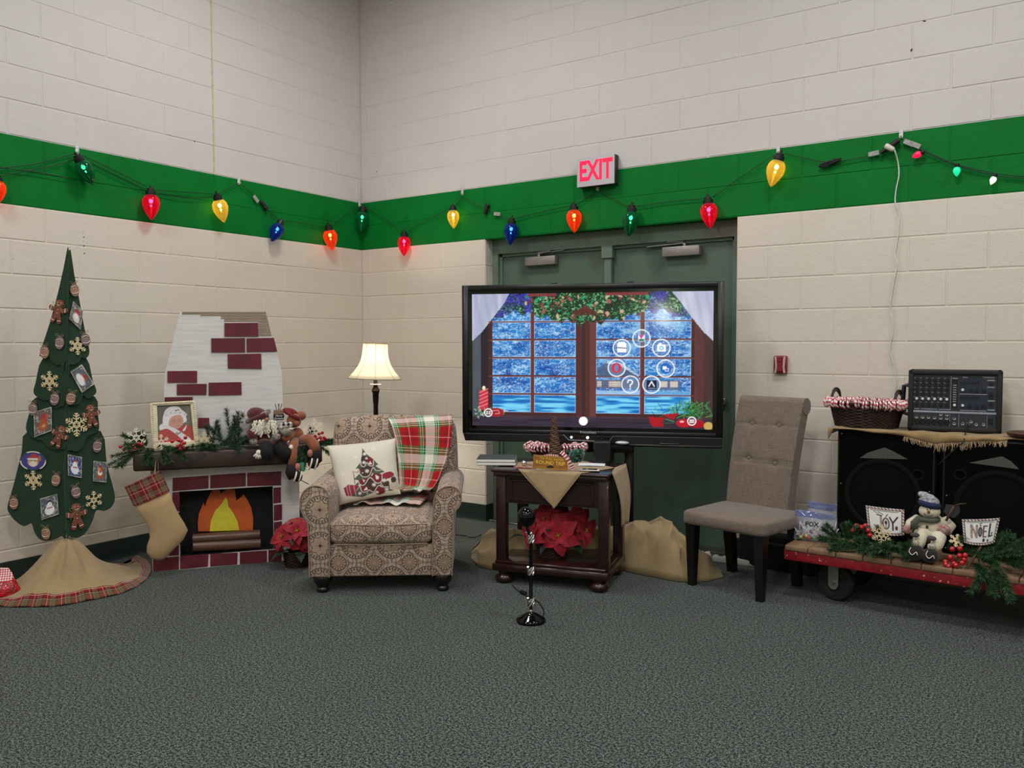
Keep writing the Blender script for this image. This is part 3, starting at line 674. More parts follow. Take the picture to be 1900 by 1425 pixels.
# mantel: a brown paper beam, slightly crumpled
MB_=mat('brown_mantel_paper','#33241d',.5,var=.15,vs=6,bp=.35,bs=14,dist=.01)
my=-.1; mx0,mz1=FF.px(246,842,my); mx1,_=FF.px(598,832,my); mz0=FF.Z(420,867,my)
bm=B(); box(bm,((mx0+mx1)/2,my/2+.1,(mz0+mz1)/2),(mx1-mx0,.2-my,mz1-mz0),.012,2); obj('mantel',bm,MB_,fp,60)
# chimney breast
cy=.06; CP=[(304,838),(304,736),(306.5,690),(320,636),(334,578.5),(493,578.5),(504.5,625),(513,652),(523,690),(525,757),(525,832)]
bm=B(); prism(bm,qd(CP,cy),cy,cy+.02); obj('chimney_panel',bm,FPW,fp,smooth=0)
for P in ([(935,170),(1205,168),(1207,278),(935,278)],[(828,292),(1100,290),(1100,405),(830,405)],[(1112,292),(1330,288),(1358,398),(1112,403)],[(960,420),(1228,415),(1232,537),(962,533)],[(478,555),(715,553),(715,648),(478,647)],[(553,660),(792,657),(790,745),(553,747)],[(808,648),(1070,643),(1072,745),(808,750)],[(725,930),(812,930),(815,1010),(725,1010)],[(455,765),(680,762),(680,800),(455,800)]):
    bm=B(); prism(bm,qd(Z3(P),cy-.006),cy-.007,cy); obj('brick',bm,BRK,fp,smooth=0)
# bare fluted patch at the top right of the chimney
bm=B()
for k in range(17):
    v=579.5+k*2.7; 
    u0=(338 if k<2 else 372 if k<3 else 410 if k<5 else 416 if k<7 else 480); u1=493.+(v-578.5)*.25
    a=FF.px(u0,v,cy); c_=FF.px(u1,v,cy); tube(bm,[(a[0],cy-.0005,a[1]),(c_[0],cy-.0005,c_[1])],.0032,6)
obj('fluted_cardboard',bm,KRAFT,fp,60)
# ---- stocking
st=thing('christmas_stocking','burlap stocking with red tartan cuff hanging from the left end of the mantel','stocking',FF)
sy=my-.035
def prs(P,t,y=None): return [((*FF.px(*Z4([a])[0],sy),),(*FF.px(*Z4([b2])[0],sy),),th,sy) for a,b2,th in P]
bm=B(); loft(bm,prs([((214,678),(492,566),.02),((250,750),(522,650),.026),((290,800),(562,740),.03),((328,870),(615,825),.03),((337,940),(643,878),.032),((314,1000),(608,955),.032),((311,1055),(532,1030),.028),((340,1098),(472,1098),.02),((392,1119),(430,1119),.006)],0),n=20); obj('sock_body',bm,BURL2,st,180,uv=True)
bm=B(); loft(bm,prs([((133,533),(424,404),.02),((168,606),(460,482),.028),((206,688),(497,564),.029)],0),n=20)
me=mesh('cuff',bm,TARTAN,60)
uvl=me.uv_layers.new(name='UVMap'); a0=FF.px(*Z4([(133,533)])[0],sy); a1=FF.px(*Z4([(424,404)])[0],sy); dx=(Vector(a1)-Vector(a0)).normalized(); dz=Vector((-dx.y,dx.x))
for l in me.loops: p=me.vertices[l.vertex_index].co; q=Vector((p.x,p.z))-Vector(a0); uvl.data[l.index].uv=(q.dot(dx),q.dot(dz))
obj('cuff',None,None,st,me=me)
a=FF.px(291,878,sy); b2=FF.px(291,858,my-.008)
bm=B(); tube(bm,[(a[0]-.012,sy,a[1]-.01),(b2[0]-.006,my-.012,b2[1]),(b2[0],my-.016,b2[1]+.02),(b2[0]+.008,my-.012,b2[1]),(a[0]+.006,sy,a[1]-.01)],.005,6,flat=.3); obj('hanging_loop',bm,BURL2,st,uv=True)
# ---- portrait in a cream frame
pf=thing('framed_portrait','cream rope-edged picture frame with portrait of an old woman in white bonnet','picture frame',FF)
yq=.0; Q=qd(Z3([(340,787),(698,766),(735,1133),(356,1156)]),yq); I=qd(Z3([(396,832),(662,820),(690,1108),(408,1128)]),yq)
dzq=mz1+.001-min(Q[2][1],Q[3][1]); Q=[(x,z+dzq*(1-k)) for (x,z),k in zip(Q,(.4,.4,0,0))]; Q=[(x,z+max(0,mz1+.001-z)) for x,z in Q]
CRM=mat('cream_painted_wood','#d8ceae',.45,var=.06,vs=40)
lean=T(0,0,0)
for k in range(4):
    a,b2,c_,d=Q[k],Q[(k+1)%4],I[(k+1)%4],I[k]; bm=B(); prism(bm,[a,b2,c_,d],yq-.02,yq,bev=.004)
    A,Bq=Vector((*a,0)),Vector((*b2,0)); C,Dq=Vector((*d,0)),Vector((*c_,0)); nb=int((Bq-A).length/.014)
    for i in range(nb):
        t=(i+.5)/nb; p=A.lerp(Bq,t).lerp(C.lerp(Dq,t),.3); ell(bm,(p.x,yq-.02,p.y),(.008,.005,.005),6,4,(0,.6+k*PI/2,0))
    obj('frame_rail',bm,CRM,pf,50)
bm=B(); prism(bm,[I[0],I[1],I[2],I[3]],yq-.006,yq-.001); obj('backing',bm,BLK,pf,smooth=0)
c=Cv(90,104,1,1.15,bg='#6d675e'); N=c.noise(.3,3); c.put((N-.4)*.7,'#857d70')
H=lambda x,y:((x-396)/290,1.15*(1-(y-822)/312))
def PL_(P,col): c.poly(cr([H(*p) for p in P],4),col)
PL_([(410,1140),(408,1040),(470,1000),(560,1010),(640,1000),(695,1040),(700,1140)],'#b4504b')
PL_([(412,1030),(410,990),(450,975),(520,1010),(590,1060),(660,1120),(650,1145),(600,1130),(540,1070),(470,1020)],'#e4e0e0')
PL_([(600,1040),(640,990),(620,960),(640,975),(632,1020),(612,1050)],'#e6e2e2')
PL_([(440,985),(440,930),(470,900),(620,890),(640,940),(640,960),(610,980),(600,930),(540,920),(500,950),(490,985)],'#ece9ea')
PL_([(487,985),(495,945),(530,915),(590,910),(612,950),(605,990),(570,1022),(540,1020),(500,1005)],'#d39f8c')
PL_([(440,930),(455,880),(480,850),(530,832),(580,840),(610,870),(640,895),(648,915),(600,905),(540,905),(480,925),(450,950)],'#ebe8ea')
for q in ((470,905),(510,890),(550,888),(590,890),(630,905)): c.ell(*H(*q),.05,.035,'#d5d2d8')
c.put((c.noise(.035,9)-.6)*.5*((c.Y>.75)&(c.Y<1.1)),'#bcb8c0')
for q in (530,580): c.ring(*H(q,958),.055,.008,'#7a6f6c')
for q in (532,578): c.ell(*H(q,957),.02,.012,'#4a3a36')
c.line([H(552,958),H(560,958)],.008,'#7a6f6c'); c.line([H(545,998),H(562,1004),H(582,996)],.014,'#a8534d'); c.ell(*H(560,980),.022,.018,'#c88a7a'); c.ell(*H(520,985),.035,.03,'#cf8f80',.7); c.ell(*H(590,980),.03,.03,'#cf8f80',.7)
for q in ((560,1070),(575,1062),(548,1062),(556,870),(575,866)): c.ell(*H(*q),.035,.016,'#41503f',rot=q[0])
def pfn(x,y):
    r=y/1.15; a=[(I[3][k]*(1-x)+I[2][k]*x)*(1-r)+(I[0][k]*(1-x)+I[1][k]*x)*r for k in (0,1)]; return (a[0],yq-.0068,a[1])
print_mesh('portrait_print',c,attr_mat('glossy_photo_print',.3,coat=.4),pf,pfn)
# ---- greenery on the mantel
MZ=mz1
def sp(u,v,y,d,l,n=150): return (u,v,y,d,l,n)
G=[]
for u,v,y,d,l in [(262,836,-.06,(-1,-.5,-.25),.2),(258,838,-.08,(-1,-.4,-.5),.16),(270,832,-.05,(-.6,-.6,.2),.16),(285,834,-.06,(-.4,-.9,-.35),.14),(300,836,-.07,(.2,-1,-.4),.12),(272,828,-.02,(-.5,0,.9),.1),(290,830,-.05,(.9,-.4,.0),.16),(275,834,-.06,(0,-1,-.5),.13),(315,836,-.06,(.8,-.6,-.2),.14),(335,834,-.06,(.9,-.3,-.1),.14),(350,832,-.06,(-.7,-.5,.1),.12),(262,826,.0,(-.9,0,.7),.12),(368,832,-.05,(.7,-.5,.1),.12)]: G.append(sp(u,v,y,d,l))
garland('pine_garland','green pine garland on the left end of the mantel, under the portrait frame',FF,G)
G=[]
for u,v,y,d,l in [(395,826,-.02,(.1,0,1),.16),(420,826,-.02,(.5,0,.9),.18),(432,826,.0,(-.2,0,1),.24),(440,824,-.01,(.1,0,1),.2),(405,828,-.04,(.9,-.2,.4),.2),(430,828,-.03,(.9,-.3,.25),.16),(450,826,-.02,(.7,0,.7),.14),(400,828,-.05,(-.6,-.4,.2),.1),(440,828,-.05,(-.8,-.3,.4),.18),(460,826,-.02,(.3,-.2,.8),.14),(415,820,-.01,(-.6,0,.8),.13),(425,828,-.05,(.6,-.6,.0),.1)]: G.append(sp(u,v,y,d,l))
garland('pine_garland','feathery grey-green garland standing on the mantel between the portrait and the dolls',FF,G,NEED2)
G=[]
for u,v,y,d,l in [(575,824,-.03,(.9,-.3,.1),.13),(582,826,-.04,(.8,-.5,-.3),.12),(570,826,-.06,(-.3,-.9,-.5),.13),(565,828,-.08,(-.2,-.6,-.9),.14),(558,828,-.08,(-.4,-.6,-.9),.16),(590,822,-.02,(1,0,.1),.09),(572,820,-.02,(.2,0,.9),.1),(562,832,-.1,(0,-.4,-1),.13)]: G.append(sp(u,v,y,d,l))
garland('pine_garland','short green garland at the right end of the mantel, beside the brown doll',FF,G)
for u,v,y,r,l,s_ in ((253,812,-.06,19,'white snowflake at the left end of the mantel, above the berries',0),(299,820,-.075,15,'pale snowflake half hidden in front of the portrait',0),(379,818,-.06,18,'snowflake with star centre right of the portrait frame',1),(446,777,-.02,15,'white snowflake high in the garland beside the burgundy hat',0),(583,794,-.03,17,'white snowflake at the right end of the mantel, over red berries',2)):
    snowflake(FF,u,v,y,r,l,s_,'wooden snowflakes on the mantel',m=WOOD_W if s_!=1 else WOOD_L)
berries(FF,[(223.5,829,-.01),(230,834,0),(238,830,-.01),(247,827,0),(250,832,-.01),(257,823,-.01),(262,825,0),(240,836,0)],-.1,3.6,'red berry sprig sticking out left of the mantel')
berries(FF,[(319.5,819,0),(330,828,-.01),(336,818,0),(342,822,-.01),(341,831,0),(336,825,-.02),(334,833,-.01),(344,812,0),(331,817,.01)],-.1,3.8,'red berry cluster in front of the portrait frame')
berries(FF,[(585,809,0),(592,805,-.01),(598,803,0),(601,812,-.01),(594,812,0),(588,814,-.01),(604,815,0),(597,817,-.01)],-.06,3.2,'red berry cluster on the right tip of the mantel')
# ---- plush dolls sitting on the mantel edge
D7=lambda x,y:(430+x/7.915,740+y/7.915)
def dp(x,y,Y): a=FF.px(*D7(x,y),Y); return Vector((a[0],Y,a[1]))
SC=abs(dp(100,0,-.08).x-dp(0,0,-.08).x)/100           # metres per zoomed pixel
BURG=mat('burgundy_plush','#4d0f1a',.95,var=.12,vs=40,sheen=.4,bp=.4,bs=300); BLKP=mat('black_plush','#090808',.9,var=.1,sheen=.02,bp=.3,bs=300); YARN=mat('white_yarn','#d8d0be',.9,var=.08,vs=80,bp=.4,bs=250); FUR=mat('grey_speckled_fur','#a79f92',.95,var=.3,vs=90,col2='#4d453d',bp=.4); SKIN=mat('tan_doll_cloth','#9a7156',.85,var=.06); BRN=mat('gingerbread_brown_plush','#8a4d2e',.9,var=.12,vs=40,sheen=.3,bp=.3,bs=300); REDC=mat('dark_red_knit','#6e1c1b',.9,var=.12,bp=.4,bs=200); PLDB=plaid_mat('black_white_check',.03,[(0,'#191718'),(.5,'#d8d2c8')])
doll=thing('bearded_plush_doll','plush doll with white yarn beard, burgundy hat and black trousers, seated on the mantel','doll',FF)
def E(bm,x,y,Y,rx,ry,rd=None,rot=None,n=14): return ell(bm,dp(x,y,Y),(rx*SC,(rd or (rx+ry)/2)*SC,ry*SC),n,10,rot)
bm=B(); E(bm,430,520,-.05,170,150,120); tube(bm,[dp(330,400,-.05),dp(290,500,-.09),dp(310,590,-.11)],[.03,.032,.03],12); E(bm,480,640,-.1,110,60,80); E(bm,650,660,-.1,110,60,80); tube(bm,[dp(600,420,-.06),dp(680,540,-.1),dp(800,640,-.12)],[.028,.03,.024],12); obj('body',bm,BURG,doll,180)
bm=B(); tube(bm,[dp(470,660,-.08),dp(500,700,-.13),dp(510,790,-.155),dp(500,880,-.15)],[.03,.042,.045,.035],14); tube(bm,[dp(620,670,-.08),dp(720,720,-.14),dp(800,800,-.16),dp(810,860,-.15)],[.03,.045,.045,.035],14); obj('trousers',bm,BLKP,doll,180)
bm=B(); E(bm,430,310,-.05,130,110,110); obj('head',bm,SKIN,doll,180)
bm=B(); E(bm,385,245,-.04,175,125,140,(0,.35,0)); tube(bm,[dp(230,330,-.02),dp(330,300,-.1),dp(470,240,-.11),dp(545,180,-.06)],.016,10); obj('hat',bm,BURG,doll,180)
bm=B(); E(bm,480,225,-.1,75,45,40,(0,-.3,0)); obj('hat_trim',bm,FUR,doll,180)
bm=B(); E(bm,515,305,-.125,32,30,26); obj('nose',bm,SKIN,doll,180)
bm=B()
for k in range(46):
    x=random.uniform(330,640); y=random.uniform(300,400)+abs(x-480)*.1; l=random.uniform(100,190); yy=-.1-.02*random.random()
    P=[dp(x,y,yy)]
    for i in range(1,6): P.append(dp(x+math.sin(i*2.2+k)*16+ (x-480)*.05*i,y+l*i/5,yy-.004*(i%2)))
    tube(bm,P,.0065,6)
E(bm,480,410,-.09,150,120,40); obj('beard',bm,YARN,doll,180)
bm=B(); E(bm,318,630,-.11,68,58,60,(0,.1,0)); obj('cuff',bm,FUR,doll,180)
for cx_,cy_,s in ((395,790,1),(875,715,-1)):
    bm=B(); E(bm,cx_,cy_,-.165,42,45,34)
    for k in range(4): a=.6+k*.45; q=dp(cx_,cy_,-.165); tube(bm,[q,q+Vector((-s*math.cos(a)*58*SC,-.004,-math.sin(a)*62*SC)),q+Vector((-s*math.cos(a)*92*SC,-.002,-math.sin(a)*100*SC))],[.008,.0075,.006],7)
    q=dp(cx_,cy_,-.165); tube(bm,[q,q+Vector((s*60*SC,-.005,-10*SC)),q+Vector((s*85*SC,0,-35*SC))],[.008,.0075,.006],7); obj('glove',bm,YARN,doll,180)
# sign carried on twigs
q=dp(690,270,-.1); sg=thing('mini_christmas_sign','small black sign lettered Merry Christmas, tied to a twig bundle above the dolls','sign',FF.m@q,FF.rz)
bm=B(); box(bm,(0,0,0),(.066,.008,.036),.002); obj('board',bm,BLK,sg,smooth=0)
WHT=mat('white_lettering','#e5e2da',.6); 
text('lettering','Merry',.018,WHT,sg,(0,-.005,.009),shear=.3); text('lettering','Christmas',.0155,WHT,sg,(0,-.005,-.008),shear=.3)
bm=B(); bx(bm,(-.03,.004,.015),(.03,.03,.045),bev=.004); obj('twig_basket',bm,mat('tan_woven_basket','#7d6448',.9,bp=.6,bs=90),sg)
bm=B()
for x,dx in ((-.01,-.01),(.0,.004),(.01,.012),(.004,-.004)): tube(bm,[(x,.015,.04),(x+dx,.012,.085)],.0022,5)
obj('twig',bm,TWIG,sg)
bd=thing('brown_plush_doll','brown plush doll with dark red cap and striped boots dangling off the mantel','doll',FF)
bm=B(); E(bm,960,530,-.07,105,115,90); E(bm,915,320,-.085,115,115,100); E(bm,1010,250,-.06,90,75,70); E(bm,955,360,-.12,60,50,50); tube(bm,[dp(880,500,-.09),dp(830,560,-.13),dp(760,600,-.14)],[.026,.024,.02],12)
tube(bm,[dp(1010,600,-.08),dp(1140,590,-.13),dp(1210,680,-.16),dp(1230,780,-.165)],[.03,.034,.034,.028],12); tube(bm,[dp(920,610,-.09),dp(890,720,-.15),dp(900,850,-.165),dp(880,980,-.165)],[.03,.03,.026,.024],12); obj('body',bm,BRN,bd,180)
bm=B(); E(bm,860,195,-.06,125,60,90,(0,.35,0)); E(bm,985,270,-.075,65,30,70,(0,.9,0)); tube(bm,[dp(760,170,-.05),dp(860,230,-.13),dp(1000,300,-.13)],.012,8); obj('cap',bm,REDC,bd,180)
bm=B(); E(bm,790,385,-.14,95,45,36,(0,.2,0)); E(bm,735,405,-.145,50,48,30); E(bm,850,380,-.145,50,48,30); obj('check_bow',bm,PLDB,bd,180,uv=True)
for a,b2,r in ((805,490,68),(660,560,62)): bm=B(); E(bm,a,b2,-.165,r,r*.95,r*.8); obj('mitten',bm,FUR,bd,180)
bm=B(); tube(bm,[dp(1235,760,-.165),dp(1250,850,-.17),dp(1230,930,-.17)],[.03,.032,.03],12); E(bm,1200,950,-.18,88,82,75); tube(bm,[dp(880,970,-.165),dp(860,1080,-.17),dp(900,1160,-.17)],[.03,.032,.03],12); E(bm,970,1140,-.18,72,86,65); obj('boot',bm,BLKP,bd,180)
bm=B(); 
for (cx_,cy_,r) in ((1200,950,88),(970,1140,80)):
    q=dp(cx_,cy_,-.18)
    for s in (-.45,.35): tube(bm,[q+Vector((s*r*SC*1.2+.3*r*SC*math.sin(t),-r*SC*.98*math.cos(t),r*SC*1.0*math.sin(t))) for t in np.linspace(-1.2,1.2,9)],.0055,6)
obj('boot_stripe',bm,ICING,bd,180)
for x_,y_ in ((1150,800),(970,1000)): bm=B(); E(bm,x_,y_,-.185,44,61,38); obj('hand',bm,mat('pink_felt','#a4685a',.9),bd,180)
bm=B(); tube(bm,[dp(1030,940,-.165),dp(1035,1065,-.165)],.0155,12); obj('spool',bm,mat('green_felt','#3c8a63',.8),bd)
bm=B(); tube(bm,[dp(990,1180,-.17),dp(1130,1255,-.19)],.003,6); obj('stick',bm,TWIG,bd)
# ================================================================ poinsettias
PET=mat('red_velvet_petal','#9a0a22',.7,var=.2,vs=40,sheen=.12); LEAF=mat('dark_green_leaf','#16301d',.7,var=.2,vs=30); WICK=mat('dark_brown_wicker','#2c1a14',.6,var=.3,vs=60,bp=.3)
def petal_me(name,l,w,m):
    bm=B(); fn=lambda u,v:Vector(((v-.5)*2*w*(math.sin(PI*min(1,u*.92+.06))**.85)*(1.15-.4*u),l*u,.18*l*math.sin(u*PI*.9)-.25*l*u*u+.1*w*abs(v-.5)*2))
    grid(bm,fn,7,4); me=mesh(name,bm,m,180); return me
PM=[petal_me('petal',.10,.035,PET),petal_me('petal',.07,.026,PET)]; LM=petal_me('leaf',.12,.035,LEAF)
GOLD=mat('gold_bead','#b08a3a',.4,.6)
def wicker_ring(bm,z,rx,ry,r,ph,n=48,amp=.004):
    tube(bm,[((rx+amp*math.cos(ph+12*2*PI*k/n))*math.cos(2*PI*k/n),(ry+amp*math.cos(ph+12*2*PI*k/n))*math.sin(2*PI*k/n),z) for k in range(n+1)],r,5,False)
def poinsettia(fr,label,flowers,bas,leaves,group='poinsettias in wicker baskets'):
    """flowers: (x,y,z, facing, scale) in the frame; bas: (x,y,rx,ry,h)"""
    t=thing('potted_poinsettia',label,'plant',fr,group=group); bx_,by,rx,ry,h=bas
    bm=B()
    for k in range(int(h/.009)): z=.006+k*.009; s=.82+.18*z/h; wicker_ring(bm,z,rx*s,ry*s,.0055,k*PI)
    bmesh.ops.translate(bm,verts=bm.verts[:],vec=(bx_,by,0)); lathe(bm,[(.001,.004),(min(rx,ry)*.8,.004)],16,T(bx_,by,0)); obj('wicker_basket',bm,WICK,t)
    for x,y,z,d,s in flowers:
        d=Vector(d).normalized(); q=d.to_track_quat('Z','Y'); c=Vector((x,y,z))
        for ring,(me,n,el,off) in enumerate(((PM[0],6,.15,0),(PM[1],5,.55,.4))):
            for k in range(n):
                o=bpy.data.objects.new('petal',me); COL.objects.link(o); o.parent=t; a=2*PI*k/n+off+random.uniform(-.2,.2)
                m_=Matrix.Translation(c)@q.to_matrix().to_4x4()@Matrix.Rotation(a,4,'Z')@Matrix.Rotation(el+random.uniform(-.2,.25),4,'X'); o.matrix_local=m_@Matrix.Scale(s*random.uniform(.85,1.1),4)
        b2=B()
        for k in range(9): ell(b2,c+q@Vector(((.005+.009*(k%2))*math.cos(k*.7),(.005+.009*(k%2))*math.sin(k*.7),.024)),.0048,6,5)
        obj('flower_center',b2,GOLD,t); b2=B(); tube(b2,[(bx_,by,h*.6),(bx_*.5+x*.5,by*.5+y*.5,z*.55+h*.4),c],.004,6); obj('stem',b2,LEAF,t)
    for x,y,z,d,s in leaves:
        o=bpy.data.objects.new('leaf',LM); COL.objects.link(o); o.parent=t; q=Vector(d).normalized().to_track_quat('Y','Z'); o.matrix_local=Matrix.Translation((x,y,z))@q.to_matrix().to_4x4()@Matrix.Scale(s,4)
    return t
PB=on(548,1056,2,0); P1=FR(PB.x-.05,PB.y+.06,36)
poinsettia(P1,'dark red poinsettia in a dark wicker basket on the carpet left of the armchair',
 [(-.07,-.05,.2,(-.5,-.8,.35),1.),(.02,-.08,.235,(.1,-.8,.6),1.05),(.05,-.05,.17,(.4,-.9,.2),.95),(-.02,.04,.26,(-.2,-.2,1),.9),(-.1,.02,.15,(-.9,-.4,.2),.9)],(0,0,.085,.075,.1),
 [(-.04,-.05,.1,(-1,-.6,-.2),1),(.03,-.06,.1,(.3,-1,-.2),.9),(-.08,0,.12,(-1,.1,.1),.9),(.05,-.03,.12,(.8,-.6,.1),.8)])
# ================================================================ medallion upholstery fabric
m,nt,b=new_mat('medallion_upholstery'); setb(b,.9,spec=.15,sheen=.25); DAM=m
vec,k=coords(nt,'UV'); u,v=k[0],k[1]; PU,PV=.2,.205
def med(du,dv):
    p=((u/PU+du).fr()-.5)*PU; q=((v/PV+dv).fr()-.5)*PV; return (p*p+q*q).sq(),q.at(p),p,q
r1,t1,p1,q1=med(.5,.15); r2,t2,_,_=med(0.,.65)
LT,MD_,DK,TN=lin('#b6a391'),lin('#8d705c'),lin('#41332d'),lin('#a78e79')
w1=nz(nt,vec,26,2,.6)
bg=((r1*230.+w1*5.).sin()).gt(.25); c=mixc(nt,bg*.8,LT,MD_)
bg2=((r2*300.+w1*7.).sin()).gt(.75); c=mixc(nt,bg2*.7,c,DK)
# small medallion
c=mixc(nt,r2.lt(.046),c,TN); c=mixc(nt,r2.lt(.042)*((t2*14.).sin()).gt(.45)*r2.gt(.008)*.8,c,DK); c=mixc(nt,r2.band(.0415,.0455),c,DK)
# large medallion
c=mixc(nt,r1.lt(.083),c,LT); pet=((t1*8.).sin()*.006)
c=mixc(nt,r1.band(.076,.081),c,DK); c=mixc(nt,r1.band(.06,.074)*((t1*26.).sin()).gt(-.15),c,DK); c=mixc(nt,r1.band(.0655,.0685),c,MD_)
c=mixc(nt,(r1+pet).lt(.056),c,TN); c=mixc(nt,(r1+pet).band(.05,.0545)*.9,c,DK); c=mixc(nt,(r1+pet).band(.03,.044)*((t1*16.).sin()).gt(.2)*.7,c,LT)
c=mixc(nt,(p1.ab()*q1.ab()).lt(.000018)*r1.lt(.046)*.8,c,DK); c=mixc(nt,r1.lt(.009),c,DK)
f=nz(nt,vec,400,2,.6); c=mixc(nt,f*.25,c,lin('#6f6054')); nt.links.new(c.k,b.inputs['Base Color']); bump(nt,b,f,.3,.001)
# ================================================================ armchair
AF=FR(1.693,-2.096,36.3)
Z5=lambda x,y:(540+x/3.75,740+y/3.75)
ac=thing('armchair','rolled-arm armchair in brown and cream medallion fabric with dark turned feet','armchair',AF)
def a5(x,y,Y=0.): return AF.px(*Z5(x,y),Y)
zb=a5(600,1238)[1]
def arm_prof(P): return [a5(*p) for p in P]
LA=[(130,1242),(122,1000),(117,870),(92,822),(68,765),(63,705),(84,650),(128,614),(180,606),(226,622),(256,660),(266,720),(266,900),(266,1242)]
RA=[(985,1236),(987,900),(990,780),(996,700),(1018,648),(1060,617),(1110,608),(1152,622),(1180,660),(1184,710),(1168,752),(1140,785),(1128,830),(1124,1000),(1120,1230)]
DEP=.72
WELT=mat('tan_welt','#8f7d6b',.9)
for P in (LA,RA):
    q=arm_prof(P); low=[q[0],q[-1]] ; q2=cr(q[1:-1],3,False); poly=[q[0]]+q2+[q[-1]]; poly=[(x,max(z,zb)) for x,z in poly]
    bm=B(); prism(bm,poly,.0,DEP,bev=.008); o=obj('arm',bm,DAM,ac,50,uv=True)
    bm=B(); tube(bm,[(x,-.002,z) for x,z in poly],.0035,6); obj('welt',bm,WELT,o)
xl,xr=a5(262,1100)[0],a5(988,1100)[0]; zc0,zc1=a5(600,1028)[1],a5(600,858)[1]
bm=B(); bx(bm,(xl-.01,.012,zb),(xr+.01,.64,zc0+.005),bev=.008,seg=2); obj('front_rail',bm,DAM,ac,50,uv=True)
bm=B(); pillow_box(bm,((xl+xr)/2,.295,(zc0+zc1)/2+.008),(xr-xl-.004,.61,zc1-zc0+.004),.045,puff=.018); sc_=obj('seat_cushion',bm,DAM,ac,180,uv=True)
bm=B()
for z in (zc0+.016,zc1-.012): tube(bm,[(xl+.03,-.004,z),((xl+xr)/2,-.03,z+.0),(xr-.03,-.004,z)],.0035,6)
obj('welt',bm,WELT,sc_)
# back: cushion block leaning back
by0=.56; bxl,bzt=AF.px(*Z5(300,138),by0+.1); bxr,_=AF.px(*Z5(1138,150),by0+.1); bzb=zc0
bh=bzt-bzb; bm=B(); pillow_box(bm,((bxl+bxr)/2,by0+.14,bzb+bh/2),(bxr-bxl,.2,bh),.05,puff=.02,rot=(-.14,0,0)); obj('backrest',bm,DAM,ac,180,uv=True)
bm=B(); bx(bm,(xl-.08,DEP-.02,zb),(xr+.08,DEP+.1,zc1+.12),bev=.02,seg=2); obj('back_panel',bm,DAM,ac,50,uv=True)
ESP=mat('espresso_wood','#120c0a',.25,var=.15,vs=20,coat=.4)
for x,y in ((a5(208,1300)[0],.06),(a5(1052,1300)[0],.06),(a5(208,1300)[0],DEP),(a5(1052,1300)[0],DEP)):
    bm=B(); lathe(bm,[(.03,0),(.036,.006),(.036,.02),(.03,.028),(.034,.036),(.052,.062),(.056,.082),(.05,.1),(.042,zb+.004)],24,T(x,y,0)); obj('foot',bm,ESP,ac,50)
# ---- tree pillow
Z7=lambda x,y:(600+x/8.905,800+y/8.905)
pw=thing('christmas_pillow','cream cushion printed with a brown and red patchwork Christmas tree, tilted on the armchair','cushion',AF)
def pq(x,y,Y): a=AF.px(*Z7(x,y),Y); return Vector((a[0],Y,a[1]))
zs=zc1+.02
PT=[pq(60,240,.47),pq(1192,118,.49),pq(1278,1040,.36),pq(262,1225,.31)]
for p in PT[2:]: p.z=max(p.z,zs+.01)
c=Cv(136,124,1,1,bg='#cfc8b8'); c.put((c.noise(.012,2)-.3)*.25,'#bdb5a4')
def H2(x,y):
    L=60+.2*(y-245); R=1190+.1*(y-120); tp=245-.11*(x-60); bt=1225-.18*(x-262); return ((x-L)/(R-L),(bt-y)/(bt-tp))
def PP(P,col,al=1.,s=0): q=[H2(*p) for p in P]; c.poly(cr(q,4) if s else q,col,al)
GRN,BRN_,RD,WHI='#4a5247','#3f2b26','#6f1f27','#d8cfc2'
PP([(655,262),(750,365),(850,440),(945,535),(880,545),(1045,650),(960,680),(1110,745),(1060,790),(1180,970),(900,985),(660,1085),(490,1068),(640,870),(540,880),(610,800),(520,780),(640,660),(600,600),(555,600),(650,470),(655,370)],GRN)
PP([(650,400),(720,380),(850,450),(850,540),(780,555),(735,500),(690,570),(640,540),(640,470)],BRN_,1,1); PP([(760,400),(850,450),(850,540),(790,550),(745,480)],RD,1,1)
PP([(650,580),(800,560),(840,590),(830,700),(720,745),(640,730),(625,660)],BRN_,1,1); PP([(610,790),(790,745),(1000,700),(1000,800),(960,845),(800,760),(700,870),(620,870)],RD,1,1); PP([(830,690),(990,690),(1000,790),(960,840),(830,770)],RD,1,1)
PP([(640,880),(790,770),(930,860),(1100,800),(1110,900),(920,890),(870,1000),(780,960),(700,1000),(650,960)],BRN_,1,1); PP([(650,890),(760,900),(770,960),(700,1000),(655,960)],RD,1,1); PP([(900,920),(1020,910),(1030,1010),(890,1040)],RD,1,1)
PP([(345,930),(430,870),(600,880),(610,900),(490,1065),(390,1060)],'#8a2433'); PP([(1010,690),(1130,650),(1195,690),(1180,735),(1060,770)],'#8a2433',1,1); PP([(1115,830),(1240,820),(1280,960),(1130,950)],'#b8ab98'); PP([(1150,760),(1210,740),(1225,820),(1160,830)],BRN_,1,1)
def LN(P,w=.011,col=WHI): c.line([H2(*p) for p in cr(P,5,False)],w,col)
LN([(636,470),(650,550),(700,565),(740,495),(790,550),(850,540),(852,460)]); LN([(625,690),(680,740),(780,715),(845,580),(900,630),(980,625)]); LN([(590,800),(630,870),(700,870),(795,748),(900,840),(990,810),(1000,710)]); LN([(625,890),(660,990),(740,990),(780,960),(850,995),(935,880),(1000,905),(1100,900)])
LN([(540,850),(520,700)],.012,RD); LN([(520,690),(505,650),(560,660),(640,610),(630,640),(560,680)],.008,RD)
